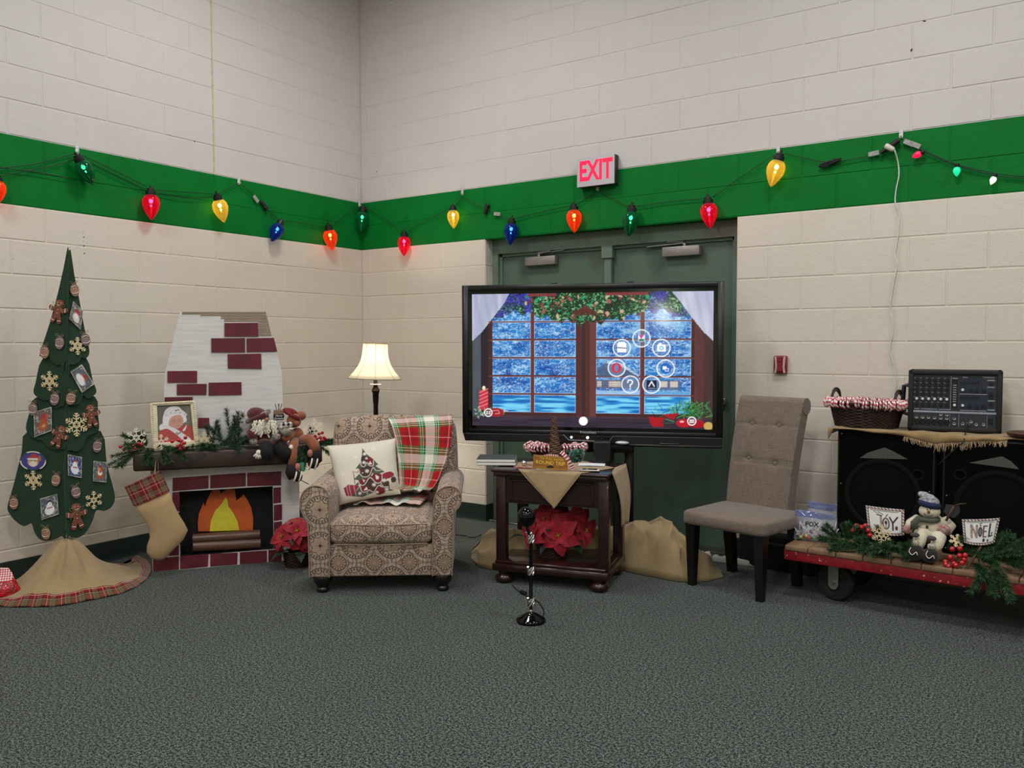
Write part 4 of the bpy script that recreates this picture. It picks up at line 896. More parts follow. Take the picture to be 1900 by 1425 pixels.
for x,y in ((700,350),(690,495),(745,640),(860,870),(620,1020),(1035,795),(1070,945),(905,1000)):
    h=H2(x,y)
    for q in range(4): a=q*PI/4; r=.034 if y<1000 and y>600 else .026; c.line([(h[0]-r*math.cos(a),h[1]-r*math.sin(a)),(h[0]+r*math.cos(a),h[1]+r*math.sin(a))],.009,WHI)
    c.ring(*h,.017,.007,WHI)
for P in ([(770,510),(800,470),(830,520),(790,530)],[(890,700),(950,730),(940,770),(900,780)],[(680,970),(730,905),(760,960)],[(665,770),(700,800),(720,765),(690,840)]): PP(P,WHI)
for x,y in ((720,430),(745,432),(733,412),(668,672),(838,685),(825,708),(740,1025),(985,850),(975,880),(1005,880)): c.ell(*H2(x,y),.01,.011,WHI)
for x,y in ((550,395),(330,700),(840,270)):
    h=H2(x,y)
    for q in range(3): a=q*PI/3+.5; c.line([(h[0]-.04*math.cos(a),h[1]-.04*math.sin(a)),(h[0]+.04*math.cos(a),h[1]+.04*math.sin(a))],.007,'#dedacb')
for a_,b_ in ((395,890),(440,870),(520,880)): LN([(a_,b_+10),(a_+40,1060)],.012,'#b98f8f')
def pil(sd):
    def fn(x,y):
        s=2*x-1; t=2*y-1; x2=x+.02*s*(t*t-1)*1.; y2=y+.02*t*(s*s-1)
        p=(PT[3]*(1-x2)+PT[2]*x2)*(1-y2)+(PT[0]*(1-x2)+PT[1]*x2)*y2
        k=max(0,(1-s**4)*(1-t**4))**.55*.075; return p+Vector((0,sd*k+.012*math.sin(x*9)*(1-abs(s))*sd*.3,0))
    return fn
print_mesh('printed_cover',c,attr_mat('printed_canvas',.9,bp=.2),pw,pil(-1))
bm=B(); f_=pil(1); grid(bm,lambda u,v:f_(u,v),24,24); obj('back_cover',bm,mat('cream_canvas','#cfc8b8',.9,bp=.2,bs=400),pw,180)
# ---- tartan throw
THR=plaid_mat('christmas_plaid_fleece',.272,[(0,'#a8101d'),(.13,'#6d1a1e'),(.17,'#a8101d'),(.28,'#6d1a1e'),(.32,'#a8101d'),(.44,'#077034'),(.63,'#e0dace'),(.87,'#077034')],[(.5,.0022,'#e8e3d8'),(.56,.0022,'#e8e3d8'),(.9,.0022,'#e8e3d8'),(.95,.0022,'#e8e3d8'),(.22,.002,'#e9d9cf')],fine=500.)
th=thing('plaid_throw','red, green and white plaid throw draped over the right side of the armchair back','blanket',AF)
ST=[((690,260),(1125,240),by0+.30),((676,140),(1122,122),by0+.27),((672,132),(1118,112),by0+.14),((690,165),(1121,135),by0+.045),((705,200),(1123,180),by0+.02),((728,290),(1108,320),by0-.005),((746,430),(1078,440),by0-.03),((752,540),(1030,560),by0-.06),((756,600),(992,622),by0-.1),((700,640),(965,640),by0-.17)]
SP=[]
for a,b2,y in ST:
    p=AF.px(*Z5(*a),y); q=AF.px(*Z5(*b2),y); SP.append((Vector((p[0],y,p[1])),Vector((q[0],y,q[1]))))
zs2=zc1+.035
for a,b2,z in (((560,672),(968,652),zs2+.012),((470,690),(960,680),zs2+.012),((440,712),(930,705),zs2+.01),((436,738),(896,742),zs2+.002)):
    p=AF.fl(*Z5(*a),z); q=AF.fl(*Z5(*b2),z); SP.append((Vector((*p,z)),Vector((*q,z))))
VC=[0.]
for a,b2 in zip(SP[:-1],SP[1:]): VC.append(VC[-1]+((b2[0]+b2[1])/2-(a[0]+a[1])/2).length)
tot=VC[-1]
def thr(u,v,o=0):
    d=v*tot; k=max(i for i in range(len(VC)-1) if VC[i]<=d+1e-9); f=(d-VC[k])/(VC[k+1]-VC[k]+1e-9); f=f*f*(3-2*f) if k>5 else f
    A=SP[k][0].lerp(SP[k+1][0],f); C=SP[k][1].lerp(SP[k+1][1],f); p=A.lerp(C,u)
    rip=.007*math.sin(u*19+v*5)+.005*math.sin(u*31-v*9); amp=min(1,max(.3,(v-.25)*2.2)); n=Vector((0,-1,.25)) if k<9 else Vector((0,-.2,1))
    return p+n*(rip*amp+.008+.004*o)
bm=B(); grid(bm,thr,44,60); me=mesh('fleece',bm,THR,180); uv=me.uv_layers.new(name='UVMap')
for l in me.loops:
    i,j=divmod(l.vertex_index,61); wd=.46; uv.data[l.index].uv=(i/44*.40+.216+.008*math.sin(j*.12),j/60*tot-.13)
o=obj('fleece',None,None,th,me=me); md=o.modifiers.new('thickness','SOLIDIFY'); md.thickness=.005; md.offset=-1
# ================================================================ floor lamp in the corner
lp=on(697,725,0,.82); LF=FR(lp.x,lp.y,34)
lamp=thing('floor_lamp','lit floor lamp with cream bell shade on a dark bronze pole, behind the armchair','floor lamp',LF)
BRZ=mat('dark_bronze','#2a1c16',.4,.6,var=.15,vs=30)
zt1,zb1=LF.Z(700,637),LF.Z(696,702); rt=abs(LF.X(722,640)-LF.X(677,640))/2; rb=abs(LF.X(744,700)-LF.X(646,700))/2
m,nt,b=new_mat('cream_lamp_shade'); out=nt.nodes['Material Output']; tl=nt.nodes.new('ShaderNodeBsdfTranslucent'); mx=nt.nodes.new('ShaderNodeMixShader'); mx.inputs[0].default_value=.72
vec,_=coords(nt); b.inputs['Emission Color'].default_value=(1,.9,.7,1); b.inputs['Emission Strength'].default_value=.7; b.inputs['Base Color'].default_value=(*lin('#e6dac2'),1); b.inputs['Roughness'].default_value=.9  # even glow put into the shade itself, on top of the bulb's light
nt.links.new(mixc(nt,nz(nt,vec,60,2),lin('#fbf4e6'),lin('#f6eddb')).k,tl.inputs[0]); nt.links.new(b.outputs[0],mx.inputs[1]); nt.links.new(tl.outputs[0],mx.inputs[2]); nt.links.new(mx.outputs[0],out.inputs[0])
bm=B(); N=6
prof=[(rb*(1-t)+rt*t-(rb-rt)*.42*math.sin(t*PI)*(1-t*.35),zb1+(zt1-zb1)*t) for t in np.linspace(0,1,10)]; lathe(bm,prof,36,cap=False); sh=obj('lamp_shade',bm,m,lamp,180); md=sh.modifiers.new('thickness','SOLIDIFY'); md.thickness=.002
sh.rotation_euler=(0,.035,0); sh.location=(-.04*1.2,0,0)
bm=B()
for k in range(8): a=k*PI/4+.2; tube(bm,[((r+.001)*math.cos(a),(r+.001)*math.sin(a),z) for r,z in prof],.0015,5)
for r,z in (prof[0],prof[-1]): tube(bm,[((r+.001)*math.cos(a),(r+.001)*math.sin(a),z) for a in np.linspace(0,2*PI,37)],.003,5)
obj('shade_piping',bm,mat('tan_piping','#9c8660',.8),sh)
bm=B(); lathe(bm,[(.13,0),(.13,.012),(.12,.022),(.06,.04),(.025,.06),(.018,.09),(.018,.2)],28); zk=LF.Z(697,725)
lathe(bm,[(.018,.19),(.018,zk-.1),(.022,zk-.08),(.024,zk-.02),(.032,zk),(.024,zk+.02),(.016,zk+.035),(.016,zb1+.07)],20); obj('pole',bm,BRZ,lamp)
bm=B(); lathe(bm,[(.04,zk+.045),(.042,zk+.05),(.0,zk+.052)],20); obj('socket_cup',bm,mat('white_plastic','#d9d6d0',.4),lamp)
bm=B(); ell(bm,(0,0,zb1+.15),(.028,.028,.035),14,10); m_=new_mat('warm_bulb'); setb(m_[2],.5,emit=(1,.75,.45),es=40); obj('bulb',bm,m_[0],lamp,180)
l=bpy.data.lights.new('lamp_light','POINT'); l.energy=100; l.color=(1,.92,.79); l.shadow_soft_size=.035; o=bpy.data.objects.new('lamp_light',l); COL.objects.link(o); o.parent=lamp; o.location=(0,0,zb1+.15)
sh.visible_shadow=True
# ================================================================ interactive display on a stand
TVF=FR(1.875,-.897,22.44); Z6=lambda x,y:(850+x/3.7255,500+y/3.7255)
tv=thing('interactive_display','large black interactive touch display on a stand, showing a snowy window scene','display',TVF)
BLKM=mat('black_bezel_plastic','#0b0b0c',.35,var=.05); BLKG=mat('black_gloss_edge','#050506',.12,coat=.3)
tx0,tx1=TVF.X(858.5,670),TVF.X(1342.5,670); tz1=TVF.Z(1100,526); tz0=TVF.Z(1100,808); tzz=TVF.Z(1100,822)
sx0,sx1=TVF.X(876.5,667),TVF.X(1323,667); sz0,sz1=TVF.Z(1100,793),TVF.Z(1100,543)
bm=B(); bx(bm,(tx0,.004,tz0),(tx1,.085,tz1),bev=.006,seg=2); obj('housing',bm,BLKM,tv,50)
bm=B()
for a,c_ in (((tx0,tz0),(sx0-.025,tz1)),((sx1+.025,tz0),(tx1,tz1)),((sx0-.025,sz1+.022),(sx1+.025,tz1)),((sx0-.025,tz0),(sx1+.025,sz0-.022))): bx(bm,(a[0],-.014,a[1]),(c_[0],.01,c_[1]),bev=.003)
obj('bezel',bm,BLKM,tv,50)
bm=B()
for a,c_ in (((sx0-.025,sz0-.022),(sx0,sz1+.022)),((sx1,sz0-.022),(sx1+.025,sz1+.022)),((sx0,sz1),(sx1,sz1+.022)),((sx0,sz0-.022),(sx1,sz0))): bx(bm,(a[0],-.006,a[1]),(c_[0],.006,c_[1]))
obj('screen_border',bm,BLKG,tv,0)
bm=B(); prism(bm,[(tx0+.004,tz0+.003),(tx0+.02,tzz),(tx1-.008,tzz),(tx1-.002,tz0+.003)],-.02,.07,bev=.004); obj('speaker_bar',bm,BLKM,tv,0)
bm=B(); bx(bm,(TVF.X(1165,826),-.05,tzz-.012),(tx1-.006,-.015,tzz+.004),bev=.004); bx(bm,(TVF.X(1224,822),-.048,tzz+.004),(TVF.X(1262,822),-.02,tzz+.014),bev=.004); obj('pen_tray',bm,BLKM,tv,50)
bm=B(); ell(bm,(TVF.X(1154.5,814,-.05),-.055,tzz+.012),(.045,.022,.012),16,8); obj('silver_puck',bm,mat('silver_plastic','#c9c9c9',.3,.3),tv,180)
cpq=[TVF.px(*Z6(*p),-.022) for p in ((728,1140),(1072,1150),(1045,1190),(765,1178))]
bm=B(); prism(bm,cpq,-.026,-.018); obj('control_panel',bm,BLKM,tv,0)
bm=B(); tube(bm,[(x,-.027,z) for x,z in (cpq[0],cpq[3],cpq[2],cpq[1])],.003,5); obj('panel_trim',bm,mat('silver_trim','#b8b8ba',.25,.7),tv)
LED=new_mat('white_led'); setb(LED[2],.4,emit=(.9,.93,1),es=3.); LED2=new_mat('dim_blue_led'); setb(LED2[2],.4,emit=(.5,.6,.95),es=.6)
for x in (783,820,858,895,933,970,1008,1036):
    p=TVF.px(*Z6(x,1160+(x-783)*.02),-.027); bm=B(); lathe(bm,[(.009,-.001),(.009,.003),(.006,.0035)],12,T(p[0],-.026,p[1],PI/2)); obj('button',bm,LED[0] if x==895 else LED2[0] if x==783 else BLKG,tv)
p=TVF.px(*Z6(897,1127),-.021); text('brand_lettering','Promethean',.0215,mat('grey_lettering','#b9b9bd',.5),tv,(p[0],-.0145,p[1]))
bm=B()
for x in (665,1190): p=TVF.px(*Z6(x,92),.03); box(bm,(p[0],.03,tz1+.004),(.04,.03,.012),.003)
obj('top_clip',bm,BLKM,tv)
# stand
sxm=TVF.X(1167,900,.16)
bm=B(); bx(bm,(sxm-.03,.13,.06),(sxm+.03,.19,tzz+.1),bev=.005); bx(bm,(sxm-.47,.13,.06),(sxm-.41,.19,tzz+.1),bev=.005); bx(bm,(sxm-.49,.08,tzz-.02),(sxm+.06,.13,tzz+.4),bev=.005); obj('stand_column',bm,BLKM,tv,50)
bm=B(); bx(bm,(sxm-.45,.135,.07),(sxm,.185,.12),bev=.004); 
for x in (sxm,sxm-.44): bx(bm,(x-.03,-.1,.05),(x+.03,.32,.085),bev=.006)
obj('stand_base',bm,BLKM,tv,50)
for x in (sxm,sxm-.44):
    for y in (-.07,.29): bm=B(); tube(bm,[(x-.012,y,.027),(x+.012,y,.027)],.027,14); obj('caster',bm,BLKM,tv)
bm=B(); p=TVF.px(1131,838,.05); bx(bm,(TVF.X(1087,838,.05),.02,TVF.Z(1100,838,.05)),(TVF.X(1176,838,.05),.1,tzz+.005),bev=.004); obj('bracket_box',bm,BLKM,tv,50)
# ---- what is on the screen
c=Cv(446,250,1665,930,bg='#22171b'); f=lambda x,y:(x-97,930-(y-165)); R_=lambda x0,y0,x1,y1,col,al=1.: c.rect(*f(x0,y1),*f(x1,y0),col,al); PO=lambda P,col,al=1.,s=0: c.poly([f(*p) for p in (cr(P,4) if s else P)],col,al)
ci=lambda x,y:f(x,y)
# frame wood
N1=c.noise(60,1,.2); c.put(N1*.5,'#4c2f30'); R_(97,165,240,1100,'#3a3338'); R_(97,165,160,1100,'#5b6774',.6); R_(160,300,215,1000,'#251c22'); R_(1640,360,1770,1110,'#5f3433'); R_(1700,400,1770,1100,'#4a3030'); c.put(c.noise(18,8,6)*.35*((c.X>1530)|(c.X<150)),'#1d1418')
R_(215,300,1640,1040,'#3f2020'); R_(840,300,975,1030,'#4c2725'); R_(880,340,900,1030,'#38201f'); R_(935,340,975,1020,'#653733'); R_(97,1030,1770,1110,'#241a26'); c.put(c.noise(120,4,.06)*.5*(c.Y<75),'#4d4255')
# panes
def pane(x0,x1,y0,y1):
    k=(c.X>x0-97)&(c.X<x1-97)&(c.Y<930-(y0-165))&(c.Y>930-(y1-165)); return k.astype(float)
yy=165+930-c.Y
for x0,x1 in ((243,518),(545,836),(977,1277),(1308,1617)):
    for i in range(6):
        y0=(240,366,492,620,746,872)[i]; y1=y0+116 if i<5 else 995; k=pane(x0,x1,y0,y1)
        g=np.clip((yy-240)/760,0,1); base=np.array(lin('#1070bc'))*(1-g[...,None])+np.array(lin('#1666b8'))*g[...,None]; c.a=c.a*(1-k[...,None])+base*k[...,None]
        n1,n2,n3,n4=c.noise(26,11,.45),c.noise(8,12,.7),c.noise(85,13,.6),c.noise(60,17,.35); s=(n1*.5+n2*.2+n3*.4); rdg=np.clip(1-np.abs(c.noise(34,31,.42)-.5)*7,0,1)*np.clip(n3*1.6-.2,0,1); rdg2=np.clip(1-np.abs(c.noise(17,33,.5)-.5)*6,0,1)*np.clip(n4*1.8-.5,0,1)
        c.put(k*(yy<880)*np.clip((n3-.35)*1.6,0,1)*.4,'#2b93d6')
        c.put(k*rdg*.75*(yy<880),'#a8dcf8'); c.put(k*rdg2*.7*(yy<880),'#c4e8fb'); c.put(k*np.clip((.5-s)*5,0,1)*.7*(yy<880),'#0a3a90'); c.put(k*np.clip((n2-.75)*9,0,1)*.5*(yy<880),'#e4f3fc')
        w=c.noise(90,14,.12); c.put(k*np.clip((yy-868)/20,0,1),'#1f86cc'); c.put(k*(yy>872)*np.clip((w-.42)*3,0,1)*.85,'#7fd8f4'); c.put(k*(yy>872)*np.clip((.42-w)*4,0,1)*.8,'#1450a4')
        e=np.minimum(np.minimum(c.X-(x0-97),(x1-97)-c.X),np.minimum(yy-y0,y1-yy)); c.put(k*(np.abs(e)<3.2)*.7,'#b9d3ea'); c.put(k*(x0>900)*(yy<640)*(yy>360)*np.clip((n3-.5)*4,0,1)*.5,'#8fbfe2')
# cabin behind the right-hand panes
for P,col in (([(985,690),(1055,635),(1150,650),(1277,738),(1277,745),(985,745)],'#4e5b75'),([(1055,633),(1150,648),(1275,735),(1265,742),(1140,665),(1050,650)],'#bcd5ec'),([(977,765),(1277,765),(1277,825),(977,825)],'#5c5f74'),([(1308,765),(1545,765),(1545,830),(1308,830)],'#54617d')): PO(P,col,.85)
for x in (985,1065,1095,1410,1480): R_(x,772,x+(30 if x<1065 else 52),812,'#d6c9b8',.85)
for y in (700,715,730,775,790,805): c.line([f(985,y),f(1270,y)],4,'#2d3a57',.6)
R_(977,838,1277,875,'#9fc4e6',.8); R_(1308,838,1617,872,'#5f9fd8',.7)
# swag of greenery
top=np.clip(1-((c.X-800)/ 640)**2,0,1); low=185+top*190; low=np.where(np.abs(c.X-800)>640,330+20*np.sin(c.X/30),low+12*np.sin(c.X/23)+9*np.sin(c.X/11)); low=np.where((c.X<230)|(c.X>1390),350-abs(c.X-800)*.02,low); low=np.where((c.X<420)|(c.X>1230),np.maximum(low,300+18*np.sin(c.X/18)),low)
sw=np.clip((low-yy)/8,0,1); sw*=((c.X>110)&(c.X<1545)); n5=c.noise(9,21,.8); n6=c.noise(40,22); c.put(sw,'#16371f'); c.put(sw*np.clip((n5-.5)*4,0,1)*.9,'#3f8a4c'); c.put(sw*np.clip((n5-.72)*8,0,1)*.6,'#9fc7a4'); c.put(sw*np.clip((n6-.62)*5,0,1)*.8,'#0c1a14')
c.put(sw*np.clip((c.noise(70,23)-.45)*5,0,1)*((c.X<430)|(c.X>1180))*.85*(n5>.35),'#3d2fa8')
rr=random.Random(4)
for q in range(60): x=rr.uniform(480,1330); y=rr.uniform(180,350); k_=f(x,y); c.ell(*k_,rr.uniform(7,20),rr.uniform(5,13),rr.choice(['#8f3a3a','#a35b4c','#17a070','#6f2326','#d0a58e','#1a8a62','#35191c','#c9b98e']),.85,rr.uniform(0,3))
for q in range(9): c.line([f(900,255),f(805+q*24,318)],9,'#4a211c' if q%2 else '#6b3a30')
c.ell(*f(900,300),85,22,'#55271f',.7); R_(500,165,700,185,'#7d3338'); R_(1040,160,1330,185,'#7d3338')
# curtains
PO([(97,165),(365,165),(330,230),(250,330),(170,430),(97,497)],'#a9adc6'); PO([(1475,150),(1770,150),(1770,505),(1700,440),(1620,340),(1540,230)],'#b4b6cd')
cur=(c.inpoly([f(*p) for p in [(97,165),(365,165),(330,230),(250,330),(170,430),(97,497)]])|c.inpoly([f(*p) for p in [(1475,150),(1770,150),(1770,505),(1700,440),(1620,340),(1540,230)]])).astype(float)
c.put(cur*np.clip(c.noise(25,31,9)-.35,0,1)*.7,'#e0e1ec'); c.put(cur*np.clip(np.sin((c.X-np.where(c.X<800,0,1665))*.09+c.Y*.02),0,1)*.2,'#80829f')
# bars over the panes
for x in (520,1279): R_(x,300,x+24,1000,'#5c2c2c'); c.line([f(x+4,300),f(x+4,1000)],4,'#8a4a44')
for y in (358,485,612,740,866):
    for x0,x1 in ((215,840),(970,1640)): R_(x0,y,x1,y+8,'#6b3434')
c.put(sw*(yy<low-8)*.0,'#000000')
# candle, baubles, sprigs
R_(147,845,212,985,'#c22b38'); 
for q in range(-2,7): c.line([f(150,860+q*26),f(208,835+q*26)],8,'#e5828a',.8*(850<860+q*26<985))
c.ell(*f(181,830),13,17,'#cdbd9a'); c.ell(*f(181,826),6,10,'#fff3cf')
for q in range(110): x=rr.uniform(105,340); y=995+rr.uniform(-35,55)*(1-(x-105)/300); a=rr.uniform(0,3.1); k_=f(x,y); c.line([k_,(k_[0]+14*math.cos(a),k_[1]+14*math.sin(a))],4,rr.choice(['#1f5a2c','#8fb08a','#cfd8c6','#12351c','#56823f']))
c.ell(*f(270,1000),55,32,'#9c1520'); c.line([f(240,990),f(285,985),f(295,1008),f(262,1010)],4,'#e2a0a4')
for q in range(150): x=rr.gauss(1610,85); y=rr.gauss(985,26); a=rr.uniform(-.4,2.6); k_=f(x,y); c.line([k_,(k_[0]+60*math.cos(a),k_[1]+50*math.sin(a))],4,rr.choice(['#1f6a34','#2f8a45','#123f22','#5aa05a','#0d2c18']))
for P in ([(1335,1015),(1450,1020),(1400,1075),(1350,1065)],[(1430,1000),(1540,985),(1500,1035)],[(1350,1060),(1430,1045),(1440,1080),(1370,1085)]): PO(P,'#a5101d')
c.ell(*f(1575,1055),55,28,'#b4121f'); c.ell(*f(1660,1058),52,28,'#a01020'); c.ell(*f(1735,1072),30,28,'#c2a45a'); c.ell(*f(1560,1045),14,7,'#f1b5b5')
# launcher icons
for x,y in ((1153,545),(1286,480),(1420,545),(1119,682),(1450,685),(1212,795),(1356,795)): k_=f(x,y); c.ell(*k_,58,58,'#9ec4e4',.18); c.ring(*k_,58,7,'#f2f6fb')
R_(1122,512,1184,575,'#fbfcff'); c.line([f(1124,543),f(1182,547)],7,'#48556e'); R_(1130,503,1176,513,'#fbfcff')
R_(1264,458,1308,502,'#f4f2f6'); PO([(1268,500),(1285,478),(1305,500)],'#0b7f62'); R_(1268,484,1305,500,'#0b7f62'); PO([(1285,486),(1270,458),(1302,458)],'#d9309a')
R_(1392,522,1450,570,'#fbfcff'); R_(1402,512,1422,524,'#fbfcff'); c.ell(*f(1421,546),16,16,'#8fc0d8'); c.ell(*f(1421,546),7,7,'#e8f2f8')
c.ell(*f(1117,682),34,34,'#d8233f'); c.ell(*f(1117,682),14,24,'#5a86b8')
c.ell(*f(1450,685),36,36,'#1565b8'); R_(1430,670,1456,692,'#f4f8ff'); R_(1446,682,1470,704,'#f4f8ff'); R_(1450,687,1466,700,'#1565b8')
c.line([f(1194,782),f(1200,766),f(1216,764),f(1228,774),f(1224,790),f(1212,798),f(1212,812)],8,'#f6f8fb'); c.ell(*f(1212,826),5,5,'#f6f8fb')
R_(1322,764,1390,830,'#0d1c38'); c.line([f(1338,806),f(1356,774),f(1374,806)],7,'#f6f8fb'); c.line([f(1334,820),f(1382,820)],3.5,'#9fb0cc')
c.ell(*f(890,1052),30,30,'#ffffff')
for x,y in ((213,1003),(1626,1040)): k_=f(x,y); c.ell(*k_,28,28,'#6a4a52',.5); c.ring(*k_,27,6,'#ffffff'); c.line([(k_[0]-12,k_[1]+6),(k_[0]+12,k_[1]+6)],8,'#f4f4f6'); c.line([(k_[0]-12,k_[1]-7),(k_[0]+12,k_[1]-7)],8,'#f4f4f6')
R_(210,990,216,1016,'#4a2a34')
SCR=attr_mat('lit_screen',.09,emit=1.02,spec=.3)
SQ=[TVF.px(*q,0.) for q in ((876.5,788.8),(1321.5,798),(1324.6,541),(876.3,545.6))]
def scr(x,y): q=x/1665; r=y/930; return (sx0+(sx1-sx0)*q,-.003,sz0+(sz1-sz0)*r)
print_mesh('screen',c,SCR,tv,scr)
# ================================================================ end table and what stands on it
TB=FR(2.395,-1.372,14.5); Z1=lambda x,y:(860+x/3.394,760+y/3.394); ZT=lambda x,y:(890+x/7.123,760+y/7.123)
MAH=mat('dark_cherry_wood','#200d0c',.28,var=.35,vs=7,stretch=(1,14,14),coat=.35,col2='#2d1310')
tb=thing('end_table','dark cherry end table with open lower shelf and bun feet, beside the display','table',TB)
bx0,bx1=TB.X(*Z1(170,420)),TB.X(*Z1(912,430)); ztp=TB.Z(*Z1(540,393)); zt0=TB.Z(*Z1(540,440)); zap=TB.Z(*Z1(540,612)); zs1=TB.Z(*Z1(540,985)); zs0=TB.Z(*Z1(540,1050)); TD=.5
lx0,lx1=TB.X(*Z1(193,700)),TB.X(*Z1(905,760))
bm=B(); bx(bm,(bx0,0,ztp-.018),(bx1,TD,ztp),bev=.006,seg=2); bx(bm,(bx0+.012,.012,zt0),(bx1-.012,TD-.012,ztp-.015),bev=.006,seg=2); obj('tabletop',bm,MAH,tb,50)
for x in (lx0,lx1-.06):
    for y in (.03,TD-.09): bm=B(); bx(bm,(x,y,zs1-.01),(x+.06,y+.06,zt0+.002),bev=.004,seg=2); obj('leg',bm,MAH,tb,50)
bm=B(); bx(bm,(lx0+.05,.04,zap),(lx1-.05,.06,zt0)); bx(bm,(lx0+.02,.06,zap),(lx0+.04,TD-.06,zt0)); bx(bm,(lx1-.04,.06,zap),(lx1-.02,TD-.06,zt0)); bx(bm,(lx0+.05,TD-.06,zap),(lx1-.05,TD-.04,zt0)); obj('apron',bm,MAH,tb,0)
dx0,dx1=lx0+.085,lx1-.085
bm=B()
for a,c_ in (((dx0,zap+.012),(dx1,zap+.03)),((dx0,zt0-.03),(dx1,zt0-.012)),((dx0,zap+.012),(dx0+.018,zt0-.012)),((dx1-.018,zap+.012),(dx1,zt0-.012))): bx(bm,(a[0],.032,a[1]),(c_[0],.044,c_[1]),bev=.003)
obj('apron_molding',bm,MAH,tb,0)
bm=B(); bx(bm,(bx0+.004,.01,zs0),(bx1-.004,TD-.005,zs1-.018),bev=.004); bx(bm,(bx0+.018,.022,zs1-.02),(bx1-.018,TD-.015,zs1),bev=.004); obj('shelf',bm,MAH,tb,50)
for x in (bx0+.065,bx1-.065):
    for y in (.06,TD-.06): bm=B(); lathe(bm,[(.03,0),(.045,.004),(.056,.02),(.056,.034),(.046,.05),(.034,.056),(.042,.066),(.042,.072),(.036,zs0+.002)],24,T(x,y,0)); obj('bun_foot',bm,MAH,tb,50)
# burlap square laid corner-forward
cl=thing('burlap_table_cover','tan burlap square laid cornerwise over the end table, its point hanging in front','tablecloth',TB)
tip=TB.px(*Z1(575,617),-.006); e0=TB.X(*Z1(355,398)); e1=TB.X(*Z1(742,400)); hz=ztp+.003
rt_=Vector((bx1+.035,.3,TB.px(*Z1(985,720),.3)[1])); lt_=Vector((bx0-.012,.34,ztp-.16))
bm=B()
def clf(u,v):                       # front drop: v=0 at the edge, 1 at the tip
    a=Vector((e0,-.003,hz)).lerp(Vector((e1,-.003,hz)),u); t=Vector((tip[0],-.012,tip[1])); p=a.lerp(t,v); p.y-=.006*math.sin(v*PI)+.003*math.sin(u*9)*(1-v)*v*4; return p
grid(bm,clf,12,14)
grid(bm,lambda u,v:Vector((e0+(e1-e0)*u,-.003,hz)).lerp(Vector((bx0+.02+(bx1-bx0-.04)*u,.26,hz+.001+.001*math.sin(u*20))),v),12,8)
grid(bm,lambda u,v:Vector((bx0+.02+(bx1-bx0-.04)*u,.26,hz+.001)).lerp(Vector((e0+.1+(e1-e0-.2)*u,TD-.02,hz)),v),12,6)
def clr(u,v):                       # right-hand drop with folds
    a=Vector((bx1+.004,.07,hz)).lerp(Vector((bx1+.004,.45,hz)),u); p=a.lerp(rt_+Vector((0,(u-.5)*.24,0)),v); p.x+=.02*math.sin(v*PI)+.012*math.sin(u*12)*v; p.z+=.02*abs(u-.5)*v; return p
grid(bm,clr,20,14); grid(bm,lambda u,v:Vector((bx1-.02,.26,hz)).lerp(Vector((bx1+.004,.07+.38*u,hz)),v),20,2)
grid(bm,lambda u,v:Vector((bx0-.003,.2,hz)).lerp(Vector((bx0-.003,.45,hz)),u).lerp(lt_+Vector((-.008*v,(u-.5)*.04,0)),v),8,8); grid(bm,lambda u,v:Vector((bx0+.02,.26,hz)).lerp(Vector((bx0-.003,.2+.25*u,hz)),v),8,2)
o=obj('cloth',bm,burlap('beige_burlap','#b39c78','#9c8462'),cl,60,uv=True); md=o.modifiers.new('thickness','SOLIDIFY'); md.thickness=.0025
bm=B(); tube(bm,[clf(0,t)+Vector((0,-.001,0)) for t in np.linspace(0,1,12)]+[clf(1,t)+Vector((0,-.001,0)) for t in np.linspace(.95,0,12)],.0022,5); obj('hem',bm,mat('pale_hem','#b9a17c',.9),cl)
def tf(u,v,z=None): z=hz+.003 if z is None else z; x,y=TB.fl(u,v,z); return x,y,z
# candy canes
CW=mat('candy_white','#e9dfdc',.25,var=.03,coat=.4); CR_=mat('candy_red','#c02c3c',.25,var=.05,coat=.4)
def cane_me(L=.09,r=.0058,R=.023):
    bm=B(); P=[(0,0,-L*(1-t)) for t in np.linspace(0,1,16)]+[(0,-R+R*math.cos(a),R*math.sin(a)) for a in np.linspace(.2,PI+.8,15)]
    tube(bm,P,r,7,stripe=lambda i,k:1 if (i*2+k)%7<3 else 0); return mesh('candy_cane',bm,[CW,CR_],60)
CM=cane_me()
def canes(fr,ring,n,zrim,label,group,lean=.25,r0=0.):
    """canes stand in a basket with their hooks over the rim; ring(t) -> x,y and outward angle"""
    for i in range(int(n*1.35)):
        x,y,a=ring(i/n if i<n else (i-n)/(n*.35))
        if i>=n: x*=.66; y*=.66
        o=bpy.data.objects.new('candy_cane',CM); COL.objects.link(o)
        p=fr.m@Vector((x,y,zrim+random.uniform(0,.012))); o.location=p; o.rotation_euler=(random.uniform(.3,.5),random.uniform(-.12,.12),fr.rz+a+PI/2+random.uniform(-.12,.12)); q_=int(((a+PI/4)%(2*PI))/(PI/2)); tag(o,label%('right end','back edge','left end','front edge')[q_],'candy cane',group)
